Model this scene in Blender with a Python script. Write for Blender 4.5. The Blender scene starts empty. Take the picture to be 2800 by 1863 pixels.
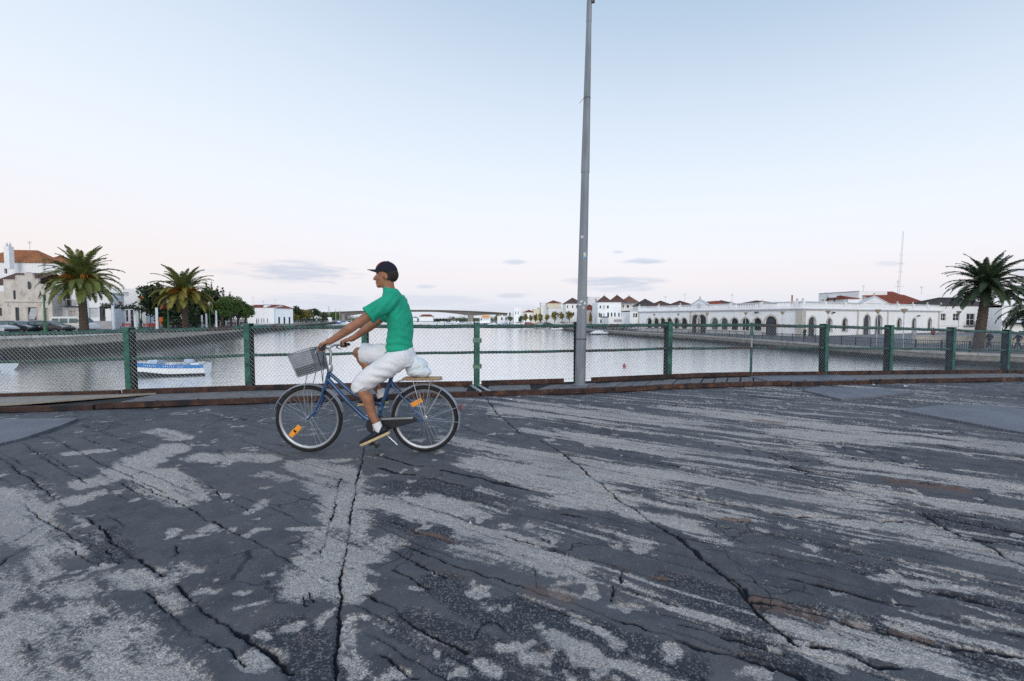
import bpy, bmesh, math, random
import numpy as np
from mathutils import Vector, Matrix, Euler
random.seed(7)
SC = bpy.context.scene
COL = SC.collection
R = math.radians

# ------------------------------------------------------------------ camera
F_PX, CX, CY, HOR = 1244.0, 1400.0, 931.5, 871.0     # photo pixels (2800 x 1863)
EYE = 1.30
PITCH = math.atan((CY - HOR) / F_PX)
cam_d = bpy.data.cameras.new('camera')
cam_d.sensor_width = 36.0
cam_d.lens = F_PX / 2800 * 36
cam_d.clip_start = 0.05
cam_d.clip_end = 6000
cam = bpy.data.objects.new('camera', cam_d)
COL.objects.link(cam)
cam.location = (0, 0, EYE)
cam.rotation_euler = (math.pi / 2 - PITCH, 0, 0)
SC.camera = cam

# ------------------------------------------------------------------ exposure
SC.view_settings.view_transform = 'Standard'
SC.view_settings.look = 'None'
SC.view_settings.gamma = 1.0
SC.view_settings.exposure = 0.16
SC.view_settings.use_curve_mapping = False
SC.cycles.use_denoising = False
SC.cycles.max_bounces = 6
SC.cycles.diffuse_bounces = 3
SC.cycles.glossy_bounces = 3
SC.cycles.transparent_max_bounces = 8

def lin(r, g, b):
    def f(c):
        c /= 255.0
        return c / 12.92 if c <= .04045 else ((c + .055) / 1.055) ** 2.4
    return (f(r), f(g), f(b), 1.0)

class NT:
    """small helper round a node tree"""
    def __init__(s, tree):
        s.t = tree; s.n = tree.nodes; s.l = tree.links
    def node(s, typ, **kw):
        n = s.n.new(typ)
        for k, v in kw.items():
            setattr(n, k, v)
        return n
    def link(s, a, b):
        s.l.new(a, b)
    def math(s, op, a, b=None, clamp=False):
        n = s.n.new('ShaderNodeMath'); n.operation = op; n.use_clamp = clamp
        for i, x in enumerate((a, b)):
            if x is None: continue
            if hasattr(x, 'is_linked') or hasattr(x, 'links'):
                s.l.new(x, n.inputs[i])
            else:
                n.inputs[i].default_value = x
        return n.outputs[0]
    def mix(s, fac, a, b, typ='RGBA', blend='MIX'):
        n = s.n.new('ShaderNodeMix'); n.data_type = typ
        if typ == 'RGBA': n.blend_type = blend
        ia, ib, o = (6, 7, 2) if typ == 'RGBA' else (2, 3, 0)
        for idx, x in ((0, fac), (ia, a), (ib, b)):
            if hasattr(x, 'links'):
                s.l.new(x, n.inputs[idx])
            else:
                if idx and typ == 'RGBA' and len(x) == 3: x = (*x, 1)
                n.inputs[idx].default_value = x
        return n.outputs[o]
    def noise(s, vec, scale, detail=3, rough=.55, dist=0):
        n = s.n.new('ShaderNodeTexNoise')
        n.inputs['Scale'].default_value = scale; n.inputs['Detail'].default_value = detail
        n.inputs['Roughness'].default_value = rough; n.inputs['Distortion'].default_value = dist
        if vec is not None: s.l.new(vec, n.inputs['Vector'])
        return n.outputs['Fac']
    def rng(s, x, a, b, c=0., d=1.):
        n = s.n.new('ShaderNodeMapRange'); n.interpolation_type = 'SMOOTHSTEP'
        s.l.new(x, n.inputs[0])
        for i, v in enumerate((a, b, c, d)): n.inputs[i + 1].default_value = v
        return n.outputs[0]
    def ramp(s, x, stops):
        n = s.n.new('ShaderNodeValToRGB')
        e = n.color_ramp.elements
        while len(e) < len(stops): e.new(0.5)
        for el, (p, c) in zip(e, stops):
            el.position = p; el.color = c
        s.l.new(x, n.inputs[0])
        return n.outputs[0]

# ------------------------------------------------------------------ sky: dusk, sun low behind the camera
SUN_EL, SUN_AZ = 24.0, 176.0           # azimuth clockwise from +Y: straight behind the camera
world = bpy.data.worlds.new('World')
SC.world = world
world.use_nodes = True
W = NT(world.node_tree)
W.n.clear()
tc = W.node('ShaderNodeTexCoord')
sx = W.node('ShaderNodeSeparateXYZ')
W.link(tc.outputs['Generated'], sx.inputs[0])
X, Y, Z = sx.outputs
el_f = W.math('MULTIPLY', Z, W.math('ADD', W.math('MULTIPLY', X, .26), 1.02))
grad = W.ramp(el_f, [(0.0, lin(212, 220, 233)), (.035, lin(225, 226, 236)), (.085, lin(237, 231, 235)), (.14, lin(238, 237, 243)),
                     (.22, lin(234, 240, 249)), (.30, lin(227, 236, 247)), (.38, lin(217, 229, 243)), (.454, lin(206, 221, 238)),
                     (.517, lin(194, 211, 230)), (.575, lin(181, 203, 224)), (.75, lin(142, 176, 210)), (1.0, lin(112, 150, 196))])
az = W.math('ARCTAN2', X, Y)
el = W.math('ARCSINE', Z)
peach = W.math('MULTIPLY', W.math('MULTIPLY', W.rng(el, .28, .06), W.rng(el, -.02, .06)), W.rng(az, -.15, -.85, 0, .42))
grad = W.mix(peach, grad, lin(246, 233, 224))
cv = W.node('ShaderNodeCombineXYZ')
W.link(W.math('MULTIPLY', az, 9.0), cv.inputs[0]); W.link(W.math('MULTIPLY', el, 70.0), cv.inputs[1])
cn = W.noise(cv.outputs[0], 1.7, 8, .66, .5)
cloud = None
CL = [(700, 955, 722, 768, 1.0), (1380, 1440, 712, 724, .8), (1672, 1702, 687, 695, .7), (1712, 1812, 708, 722, 1.0), (1560, 1790, 760, 782, 1.0), (1610, 1780, 780, 798, .8),
      (1360, 1445, 802, 814, .7), (1138, 1186, 780, 790, .7), (1040, 1330, 806, 836, .55), (740, 1010, 808, 845, .5), (2390, 2470, 716, 728, .5), (2755, 2900, 725, 770, .8),
      (560, 700, 738, 752, .35), (1240, 1480, 830, 858, .45)]
for x0, x1, y0, y1, a in CL:
    a0 = math.atan(((x0 + x1) / 2 - CX) / F_PX); ra = (x1 - x0) / 2 / F_PX * math.cos(a0) ** 2 * 1.15
    e0 = math.atan((HOR - (y0 + y1) / 2) / F_PX * math.cos(a0)); re = (y1 - y0) / 2 / F_PX * math.cos(a0) * 1.25
    dx = W.math('DIVIDE', W.math('SUBTRACT', az, a0), ra); dz = W.math('DIVIDE', W.math('SUBTRACT', el, e0), re)
    d = W.math('ADD', W.math('MULTIPLY', dx, dx), W.math('MULTIPLY', dz, dz))
    d = W.math('ADD', d, W.math('MULTIPLY', W.math('SUBTRACT', cn, .5), 4.2))
    m = W.math('MULTIPLY', W.rng(d, 1.5, -.2), a)
    cloud = m if cloud is None else W.math('MAXIMUM', cloud, m)
# thin banks of haze cloud low over the whole horizon
lowb = W.math('MULTIPLY', W.rng(W.math('ABSOLUTE', W.math('SUBTRACT', el, .028)), .03, .0), W.rng(cn, .45, .75))
cloud = W.math('MAXIMUM', cloud, W.math('MULTIPLY', lowb, .45))
skycol = W.mix(W.math('MULTIPLY', cloud, .60), grad, lin(172, 188, 212))
nish = W.node('ShaderNodeTexSky', sky_type='NISHITA', sun_disc=False)
nish.sun_elevation = R(SUN_EL); nish.sun_rotation = R(SUN_AZ)
nsc = W.mix(1.0, nish.outputs[0], (.10, .10, .10, 1), blend='MULTIPLY')
skycol = W.mix(.06, skycol, nsc)
bg = W.node('ShaderNodeBackground'); bg.inputs['Strength'].default_value = 1.0
W.link(skycol, bg.inputs['Color'])
wo = W.node('ShaderNodeOutputWorld'); W.link(bg.outputs[0], wo.inputs[0])

sun_d = bpy.data.lights.new('sun', 'SUN')
sun_d.energy = 1.15; sun_d.angle = R(35); sun_d.color = (1.0, .93, .84)
sun = bpy.data.objects.new('sun', sun_d); COL.objects.link(sun)
sdir = Vector((math.sin(R(SUN_AZ)) * math.cos(R(SUN_EL)), math.cos(R(SUN_AZ)) * math.cos(R(SUN_EL)), math.sin(R(SUN_EL))))
sun.rotation_euler = sdir.to_track_quat('Z', 'Y').to_euler()
sun.location = (0, -20, 30)

# ------------------------------------------------------------------ materials
MATS = {}
def mat(name, col, rough=.75, var=.18, scale=3.0, bump=0., bscale=30., metal=0., spec=.35, col2=None, thr=(.5, .62), mscale=4., col3=None, thr3=(.58, .68), m3=9., stretch=None, coat=0.):
    if name in MATS: return MATS[name]
    m = bpy.data.materials.new(name); m.use_nodes = True
    T = NT(m.node_tree)
    b = T.n['Principled BSDF']
    g = T.node('ShaderNodeNewGeometry')
    vec = g.outputs['Position']
    if stretch:
        mp = T.node('ShaderNodeMapping'); mp.inputs['Scale'].default_value = stretch
        T.link(vec, mp.inputs[0]); vec = mp.outputs[0]
    c = (*col, 1)
    lo = tuple(x * (1 - var) for x in col); hi = tuple(min(1, x * (1 + var)) for x in col)
    out = T.mix(T.rng(T.noise(vec, scale, 4, .6), .3, .7), (*lo, 1), (*hi, 1))
    if col2 is not None:
        out = T.mix(T.rng(T.noise(vec, mscale, 6, .65), *thr), out, (*col2, 1))
    if col3 is not None:
        out = T.mix(T.rng(T.noise(vec, m3, 6, .7), *thr3), out, (*col3, 1))
    T.link(out, b.inputs['Base Color'])
    b.inputs['Roughness'].default_value = rough
    b.inputs['Metallic'].default_value = metal
    b.inputs['Specular IOR Level'].default_value = spec
    b.inputs['Coat Weight'].default_value = coat
    if bump:
        bn = T.node('ShaderNodeBump'); bn.inputs['Strength'].default_value = bump; bn.inputs['Distance'].default_value = .02
        T.link(T.noise(vec, bscale, 4, .6), bn.inputs['Height'])
        T.link(bn.outputs[0], b.inputs['Normal'])
    MATS[name] = m
    return m

def emit_mat(name, col, s):
    m = bpy.data.materials.new(name); m.use_nodes = True
    T = NT(m.node_tree); b = T.n['Principled BSDF']
    b.inputs['Base Color'].default_value = (*col, 1)
    b.inputs['Emission Color'].default_value = (*col, 1); b.inputs['Emission Strength'].default_value = s
    MATS[name] = m
    return m

# ------------------------------------------------------------------ mesh builder
class MB:
    def __init__(s, org=(0, 0, 0)):
        s.v = []; s.f = []; s.n = 0
    def add(s, verts, faces):
        o = len(s.v)
        s.v.extend([tuple(map(float, p)) for p in verts])
        s.f.extend([tuple(i + o for i in f) for f in faces])
        return s
    def box(s, c, d, rot=None):
        h = [x / 2 for x in d]
        vs = [Vector((sx * h[0], sy * h[1], sz * h[2])) for sx in (-1, 1) for sy in (-1, 1) for sz in (-1, 1)]
        if rot is not None:
            vs = [rot @ v for v in vs]
        c = Vector(c)
        return s.add([c + v for v in vs], [(0, 1, 3, 2), (4, 6, 7, 5), (0, 4, 5, 1), (2, 3, 7, 6), (0, 2, 6, 4), (1, 5, 7, 3)])
    def bar(s, a, b, w, h, up=(0, 0, 1)):
        a = Vector(a); b = Vector(b); d = (b - a); L = d.length
        if L < 1e-6: return s
        d /= L; up = Vector(up); x = d.cross(up)
        if x.length < 1e-4: x = d.cross(Vector((1, 0, 0)))
        x.normalize(); z = x.cross(d)
        M = Matrix((x, d, z)).transposed()
        return s.box((a + b) / 2, (w, L, h), M)
    def tube(s, pts, rad, n=8, caps=True, flat=1.0):
        P = [Vector(p) for p in pts]
        if not hasattr(rad, '__len__'): rad = [rad] * len(P)
        T = []
        for i in range(len(P)):
            a = P[max(0, i - 1)]; b = P[min(len(P) - 1, i + 1)]
            t = b - a
            T.append(t.normalized() if t.length > 1e-9 else Vector((0, 0, 1)))
        ref = Vector((0, 0, 1)) if abs(T[0].z) < .9 else Vector((1, 0, 0))
        u = T[0].cross(ref).normalized()
        vs = []; fs = []
        for i, p in enumerate(P):
            u = (u - T[i] * u.dot(T[i]))
            u = u.normalized() if u.length > 1e-6 else T[i].orthogonal().normalized()
            w = T[i].cross(u)
            for k in range(n):
                a = 2 * math.pi * k / n
                vs.append(p + (u * math.cos(a) + w * math.sin(a) * flat) * rad[i])
        for i in range(len(P) - 1):
            for k in range(n):
                k2 = (k + 1) % n
                fs.append((i * n + k, i * n + k2, (i + 1) * n + k2, (i + 1) * n + k))
        if caps:
            fs.append(tuple(range(n - 1, -1, -1))); fs.append(tuple((len(P) - 1) * n + k for k in range(n)))
        return s.add(vs, fs)
    def loft(s, rings, caps=True):
        n = len(rings[0]); vs = [p for r in rings for p in r]; fs = []
        for i in range(len(rings) - 1):
            for k in range(n):
                k2 = (k + 1) % n
                fs.append((i * n + k, i * n + k2, (i + 1) * n + k2, (i + 1) * n + k))
        if caps:
            fs.append(tuple(range(n - 1, -1, -1))); fs.append(tuple((len(rings) - 1) * n + k for k in range(n)))
        return s.add(vs, fs)
    def ell(s, c, r, rot=None, nu=14, nv=9):
        c = Vector(c); vs = []; fs = []
        if not hasattr(r, '__len__'): r = (r, r, r)
        for j in range(1, nv):
            t = math.pi * j / nv
            for i in range(nu):
                a = 2 * math.pi * i / nu
                p = Vector((r[0] * math.sin(t) * math.cos(a), r[1] * math.sin(t) * math.sin(a), r[2] * math.cos(t)))
                vs.append(c + (rot @ p if rot is not None else p))
        top = Vector((0, 0, r[2]))
        vs.append(c + (rot @ top if rot is not None else top)); vs.append(c - (rot @ top if rot is not None else top))
        for j in range(nv - 2):
            for i in range(nu):
                i2 = (i + 1) % nu
                fs.append((j * nu + i, (j + 1) * nu + i, (j + 1) * nu + i2, j * nu + i2))
        t, b = len(vs) - 2, len(vs) - 1
        for i in range(nu):
            i2 = (i + 1) % nu
            fs.append((t, i, i2)); fs.append((b, (nv - 2) * nu + i2, (nv - 2) * nu + i))
        return s.add(vs, fs)
    def capsule(s, a, b, ra, rb, n=12):
        s.tube([a, b], [ra, rb], n); s.ell(a, ra, nu=n, nv=8); s.ell(b, rb, nu=n, nv=8)
        return s
    def lathe(s, prof, c=(0, 0, 0), n=16, axis='Z', caps=False):
        c = Vector(c); vs = []; fs = []
        for r, z in prof:
            for k in range(n):
                a = 2 * math.pi * k / n
                x, y = r * math.cos(a), r * math.sin(a)
                vs.append(c + (Vector((x, y, z)) if axis == 'Z' else Vector((x, z, y)) if axis == 'Y' else Vector((z, x, y))))
        for i in range(len(prof) - 1):
            for k in range(n):
                k2 = (k + 1) % n
                fs.append((i * n + k, i * n + k2, (i + 1) * n + k2, (i + 1) * n + k))
        if caps:
            fs.append(tuple(range(n - 1, -1, -1))); fs.append(tuple((len(prof) - 1) * n + k for k in range(n)))
        return s.add(vs, fs)
    def prism(s, poly, off):
        off = Vector(off); n = len(poly); P = [Vector(p) for p in poly]
        fs = [tuple(range(n)), tuple(range(2 * n - 1, n - 1, -1))]
        for k in range(n):
            k2 = (k + 1) % n
            fs.append((k, k + n, k2 + n, k2))
        return s.add(P + [p + off for p in P], fs)
    def poly(s, *pts):
        return s.add(pts, [tuple(range(len(pts)))])
    def np_add(s, V, Fq):
        return s.add(V.tolist(), [tuple(f) for f in Fq.tolist()])
    def mesh(s, name, m, smooth=None, fix=True):
        me = bpy.data.meshes.new(name)
        me.from_pydata(s.v, [], s.f)
        if fix:
            bm = bmesh.new(); bm.from_mesh(me)
            bmesh.ops.recalc_face_normals(bm, faces=bm.faces)
            bm.to_mesh(me); bm.free()
        me.materials.append(m)
        if smooth:
            me.polygons.foreach_set('use_smooth', [True] * len(me.polygons))
            me.set_sharp_from_angle(angle=R(smooth))
        return me
    def build(s, name, m, parent=None, smooth=None, kind=None, fix=True, label=None, bevel=0):
        org = ORG.get(parent.name, Vector((0, 0, 0))) if parent is not None else Vector((0, 0, 0))
        if org.length > 0:
            s.v = [(x - org.x, y - org.y, z - org.z) for x, y, z in s.v]
        o = bpy.data.objects.new(name, s.mesh(name, m, smooth, fix))
        COL.objects.link(o)
        if parent is not None:
            o.parent = parent; ORG[o.name] = org
        if kind: o['kind'] = kind
        if label: o['label'] = label
        if bevel:
            bv = o.modifiers.new('bevel', 'BEVEL'); bv.width = bevel; bv.segments = 2; bv.limit_method = 'ANGLE'
        return o

ORG = {}
def thing(name, label, cat, loc=(0, 0, 0), rz=0., group=None, world=True):
    """an Empty at the base of a thing. world=True: its parts are given in world coordinates."""
    e = bpy.data.objects.new(name, None); COL.objects.link(e)
    e.empty_display_size = .2
    e.location = loc; e.rotation_euler = (0, 0, rz)
    tag(e, label, cat, group)
    if world: ORG[e.name] = Vector(loc)
    return e
def tag(o, label, cat=None, group=None):
    o['label'] = label
    if cat: o['category'] = cat
    if group: o['group'] = group
    return o
def clone(root, loc, rz, label, group=None, sc=1.):
    r = root.copy(); COL.objects.link(r)
    r.location = loc; r.rotation_euler = (0, 0, rz); r.scale = (sc, sc, sc); r['label'] = label
    if group: r['group'] = group
    for ch in list(root.children):
        c = ch.copy(); COL.objects.link(c); c.parent = r
        for g in list(ch.children):
            d = g.copy(); COL.objects.link(d); d.parent = c
    return r
def struct(o):
    o['kind'] = 'structure'; return o

# ------------------------------------------------------------------ measuring helpers (photo pixels -> places)
CP, SP = math.cos(PITCH), math.sin(PITCH)
def P(px, py, D):
    x = (px - CX) / F_PX; y = -(py - CY) / F_PX
    d = Vector((x, CP + y * SP, -SP + y * CP))
    return Vector((0, 0, EYE)) + d * (D / d.y)
def onz(px, py, z):
    x = (px - CX) / F_PX; y = -(py - CY) / F_PX
    d = Vector((x, CP + y * SP, -SP + y * CP))
    return Vector((0, 0, EYE)) + d * ((z - EYE) / d.z)
def XA(px, D): return (px - CX) / F_PX * D
def ZA(py, D): return EYE + (HOR - py) / F_PX * D

# numpy value noise on a periodic lattice
_rs = np.random.RandomState(11)
_lat = _rs.rand(256, 256)
def vnoise(x, y, seed=0):
    x = x + seed * 17.31; y = y + seed * 9.77
    xi = np.floor(x).astype(int); yi = np.floor(y).astype(int)
    fx = x - xi; fy = y - yi
    fx = fx * fx * (3 - 2 * fx); fy = fy * fy * (3 - 2 * fy)
    a = _lat[xi & 255, yi & 255]; b = _lat[(xi + 1) & 255, yi & 255]
    c = _lat[xi & 255, (yi + 1) & 255]; d = _lat[(xi + 1) & 255, (yi + 1) & 255]
    return (a * (1 - fx) + b * fx) * (1 - fy) + (c * (1 - fx) + d * fx) * fy
def fbm(x, y, sc, oct=4, seed=0, gain=.5):
    s = 0; a = 1; t = 0
    for i in range(oct):
        s = s + a * vnoise(x * sc, y * sc, seed + i * 3); t += a; a *= gain; sc *= 2.03
    return s / t
WATER = -2.9
# ================================================================== THE SETTING
# ---- water
def make_water():
    m = bpy.data.materials.new('river_water'); m.use_nodes = True
    T = NT(m.node_tree); b = T.n['Principled BSDF']
    b.inputs['Base Color'].default_value = (.92, .965, .99, 1)
    b.inputs['Metallic'].default_value = .88
    b.inputs['Roughness'].default_value = .12
    b.inputs['IOR'].default_value = 1.45
    b.inputs['Specular IOR Level'].default_value = .8
    g = T.node('ShaderNodeNewGeometry')
    mp = T.node('ShaderNodeMapping'); mp.inputs['Scale'].default_value = (.55, 1.5, 1); mp.inputs['Rotation'].default_value = (0, 0, R(14))
    T.link(g.outputs['Position'], mp.inputs[0])
    h = T.math('ADD', T.noise(mp.outputs[0], 1.1, 5, .6, .5), T.math('MULTIPLY', T.noise(mp.outputs[0], 5.0, 3, .6, .2), .35))
    bn = T.node('ShaderNodeBump'); bn.inputs['Strength'].default_value = .36; bn.inputs['Distance'].default_value = .10
    T.link(h, bn.inputs['Height']); T.link(bn.outputs[0], b.inputs['Normal'])
    return m
mb = MB(); mb.poly((-3000, -300, WATER), (3000, -300, WATER), (3000, 5000, WATER), (-3000, 5000, WATER))
struct(mb.build('river_water', make_water()))

# ---- river banks
ZL, ZR = -.45, -1.75
QL = [(-50, -40), (-50, 20), (-49.5, 44), (-48.5, 50), (-49.5, 58), (-51.5, 70), (-60, 98), (-73, 128), (-95, 205), (-137, 348), (-152, 430)]
QR = [(75, 0), (60, 20), (46.5, 34), (39.8, 41), (37.6, 48), (37.3, 53), (36.5, 62), (34.3, 80), (31.7, 92), (27.9, 104), (23.5, 125), (19.2, 150), (15.5, 200), (10, 250), (-2, 300), (-20, 380), (-30, 450), (-34, 560)]
def resample(pl, step):
    out = [pl[0]]
    for a, b in zip(pl[:-1], pl[1:]):
        L = math.dist(a, b); n = max(1, int(L / step))
        for i in range(1, n + 1):
            out.append((a[0] + (b[0] - a[0]) * i / n, a[1] + (b[1] - a[1]) * i / n))
    return out
def offs(pl, d):
    out = []
    for i, p in enumerate(pl):
        a = pl[max(0, i - 1)]; b = pl[min(len(pl) - 1, i + 1)]
        t = Vector((b[0] - a[0], b[1] - a[1])).normalized()
        out.append((p[0] + t.y * d, p[1] - t.x * d))
    return out
M_pave = mat('promenade_paving', (.20, .195, .195), .85, .15, 1.2, .2, 6)
M_grassy = mat('bank_earth', (.16, .16, .10), .95, .3, .5)
def land(name, edge, far, z, m):
    mb = MB(); pts = [(x, y, z) for x, y in edge] + [(x, y, z) for x, y in far]
    mb.poly(*pts); return struct(mb.build(name, m))
land('left_bank_ground', QL, [(-600, 430), (-1500, 430), (-1500, -40)], ZL, M_pave)
land('right_bank_ground', QR, [(1500, 560), (1500, 0)], ZR, M_pave)
land('far_bank_ground', [(-1500, 620), (-300, 600), (-60, 640), (200, 600), (1500, 620)], [(1500, 2500), (-1500, 2500)], -2.35, M_grassy)

def wall_mat(name, top, mid, low, z1, z2):
    m = bpy.data.materials.new(name); m.use_nodes = True
    T = NT(m.node_tree); b = T.n['Principled BSDF']
    g = T.node('ShaderNodeNewGeometry'); s = T.node('ShaderNodeSeparateXYZ'); T.link(g.outputs['Position'], s.inputs[0])
    n = T.noise(g.outputs['Position'], .6, 5, .65); n2 = T.noise(g.outputs['Position'], 3., 5, .65)
    z = T.math('ADD', s.outputs[2], T.math('MULTIPLY', T.math('SUBTRACT', n, .5), .5))
    c = T.mix(T.rng(n2, .35, .7), (*mid, 1), (*top, 1))
    c = T.mix(T.rng(z, z2, z1), c, (*low, 1))
    T.link(c, b.inputs['Base Color']); b.inputs['Roughness'].default_value = .9
    return m
M_qL = wall_mat('left_quay_stone', (.52, .47, .40), (.30, .265, .22), (.036, .038, .034), WATER + 1.15, WATER + 1.45)
M_qR = wall_mat('right_quay_stone', (.25, .225, .20), (.15, .132, .115), (.022, .024, .024), WATER + .42, WATER + .6)
M_cope = mat('coping_stone', (.34, .315, .285), .85, .2, 1.5, .2, 9)
def quay(name, label, line, z, wm, blk, coph, coplen, M_cope):
    e = thing(name, label, 'quay wall', (line[0][0], line[0][1], WATER))
    rl = resample(line, 4.0)
    mb = MB(); o = offs(rl, 0)
    for a, b in zip(rl[:-1], rl[1:]):
        mb.poly((a[0], a[1], WATER - 1.5), (b[0], b[1], WATER - 1.5), (b[0], b[1], z - coph), (a[0], a[1], z - coph))
    mb.build('wall_face', wm, e, fix=False)
    # coping blocks, one by one along the stretch that is near, joined beyond
    near = MB(); cnt = 0
    rc = resample(line, coplen)
    ri = offs(rc, .55); ro = offs(rc, -.10)
    for i in range(len(rc) - 1):
        a0, a1, b0, b1 = ro[i], ro[i + 1], ri[i], ri[i + 1]
        f = .012
        def lp(p, q, t): return (p[0] + (q[0] - p[0]) * t, p[1] + (q[1] - p[1]) * t)
        poly = [(*lp(a0, a1, f), z - coph), (*lp(a0, a1, 1 - f), z - coph), (*lp(b0, b1, 1 - f), z - coph), (*lp(b0, b1, f), z - coph)]
        h = coph + .03 + random.uniform(-.012, .012)
        d = rc[i][1]
        vis = -10 < d < 115 and abs(rc[i][0]) < d * 1.2
        if vis and cnt < 150:
            MB().prism(poly, (0, 0, h)).build('coping_block', M_cope, e); cnt += 1
        else:
            near.prism(poly, (0, 0, h))
    near.build('far_coping', M_cope, e, kind='stuff')
    return e
QLd = QL
quay('left_quay_wall', 'high stained stone quay wall along the left river bank', QL, ZL, M_qL, 1, .22, 1.6, mat('pale_coping_stone', (.58, .55, .50), .85, .2, 1.5, .2, 9))
quay('right_quay_wall', 'low dark tide-stained quay wall below the railing on the right bank', QR, ZR, M_qR, -1, .2, 1.6, M_cope)

# ---- bridge: line of the fence, measured post by post (X, Y, Z of post foot)
FX = [-15.6, -13.6, -11.6, -9.5, -6.62, -4.59, -2.61, -.64, 1.26, 3.18, 5.10, 7.02, 8.94, 11.05, 13.2, 15.2, 17.2]
FY = [7.50, 7.58, 7.66, 7.75, 7.84, 7.90, 8.06, 8.29, 8.66, 9.20, 9.67, 10.18, 10.74, 11.40, 12.1, 12.8, 13.5]
FZ = [-.24, -.17, -.10, -.04, .02, .08, .10, .10, .10, .11, .10, .06, .01, -.05, -.13, -.22, -.31]
def fy(x): return float(np.interp(x, FX, FY))
def fz(x): return float(np.interp(x, FX, FZ))
WX = [-9, -6, -.4, 4, 9.5, 17]; WW = [1.15, 1.12, .86, .95, 1.05, 1.1]
def sw(x): return float(np.interp(x, WX, WW))
def ky(x): return fy(x) - sw(x)                     # inner kerb line
def rz(x): return np.interp(x, FX, [z - .10 for z in FZ])   # road level

# ---- road surface: a real relief mesh with worn patches, open joints and cracks in their places
def axis(segs):
    out = []
    for a, b, s0, s1 in segs:
        x = a
        while x < b - 1e-6:
            out.append(x); t = (x - a) / (b - a); x += s0 + (s1 - s0) * t
    out.append(segs[-1][1])
    return np.array(out)
ax = axis([(-15, -6, .20, .03), (-6, -3.4, .03, .0088), (-3.4, 3.6, .0088, .0088), (3.6, 7.5, .0088, .03), (7.5, 17.2, .03, .15)])
ay = axis([(-7, .6, .5, .06), (.6, 1.35, .06, .0088), (1.35, 3.0, .0088, .0088), (3.0, 4.6, .0088, .014), (4.6, 7.5, .014, .032), (7.5, 12.8, .034, .06)])
GX, GY = np.meshgrid(ax, ay, indexing='xy')
gx = GX.ravel(); gy = GY.ravel()
N = gx.size
d_u = gx * .85 - gy * .527; d_v = gx * .527 + gy * .85      # along / across the boards under the asphalt
wx = (fbm(gx, gy, 2.2, 4, 1) - .5); wy = (fbm(gx, gy, 2.2, 4, 5) - .5)
fx_ = (fbm(gx, gy, 14, 3, 21) - .5); fy_ = (fbm(gx, gy, 14, 3, 25) - .5)
hx = gx + wx * .10 + fx_ * .05; hy = gy + wy * .10 + fy_ * .05       # warped coordinates
def seg_field(strokes, zm, base, prof, wscale=1.0, hx=hx, hy=hy):
    """max over strokes of prof(dist / halfwidth)"""
    out = np.zeros(N)
    for pts, hw in strokes:
        g = [onz(base[0] + x / zm, base[1] + y / zm, 0) for x, y in pts]
        for a, b in zip(g[:-1], g[1:]):
            pad = hw * 2.2 + .1
            m = np.nonzero((hx > min(a.x, b.x) - pad) & (hx < max(a.x, b.x) + pad) & (hy > min(a.y, b.y) - pad) & (hy < max(a.y, b.y) + pad))[0]
            if not len(m): continue
            px, py = hx[m] - a.x, hy[m] - a.y
            dx, dy = b.x - a.x, b.y - a.y
            t = np.clip((px * dx + py * dy) / max(1e-9, dx * dx + dy * dy), 0, 1)
            dist = np.hypot(px - t * dx, py - t * dy)
            out[m] = np.maximum(out[m], prof(dist / hw))
    return out
Z1 = (1.929, (0, 1050)); Z2 = (1.928, (900, 1050)); Z3 = (1.928, (1850, 1050))
S, Mm, T_, V_ = .0080, .0060, .0046, .0145
CR1 = [([(0, 370), (70, 425), (130, 475), (210, 535), (265, 565), (305, 605)], S), ([(120, 295), (200, 360), (270, 410), (350, 460), (420, 495), (475, 515)], Mm),
       ([(240, 255), (310, 290), (370, 325)], S), ([(430, 270), (540, 315), (660, 375)], T_), ([(440, 195), (560, 250), (680, 300), (790, 335)], T_),
       ([(690, 500), (780, 550), (880, 590), (990, 640), (1080, 710), (1190, 760), (1290, 810), (1400, 860), (1500, 920), (1555, 945)], S),
       ([(460, 715), (530, 775), (600, 830), (680, 890), (760, 950), (800, 975), (870, 1020)], S),
       ([(925, 1070), (1000, 1130), (1070, 1190), (1150, 1250), (1240, 1310), (1330, 1370), (1430, 1430), (1500, 1490), (1530, 1540)], S * 1.15),
       ([(560, 870), (610, 920), (660, 950)], S), ([(770, 1110), (840, 1170), (930, 1250), (1010, 1320), (1130, 1370), (1230, 1420), (1320, 1480)], Mm),
       ([(0, 860), (120, 800), (220, 740), (330, 680), (400, 680)], Mm), ([(0, 960), (60, 910), (160, 860), (260, 790), (330, 740)], Mm),
       ([(1110, 540), (1180, 590), (1260, 630), (1330, 680)], T_), ([(1240, 240), (1360, 270)], Mm), ([(1290, 300), (1420, 345), (1540, 385), (1740, 420)], Mm),
       ([(1060, 230), (1180, 180)], S), ([(1800, 490), (1770, 600), (1755, 680), (1720, 800), (1700, 890)], Mm), ([(1790, 1130), (1790, 1280), (1780, 1400), (1750, 1568)], Mm),
       ([(1610, 1120), (1610, 1190)], T_), ([(1645, 1090), (1650, 1170)], T_), ([(380, 860), (440, 910), (520, 960)], T_), ([(930, 860), (945, 900), (900, 925)], T_)]
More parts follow.
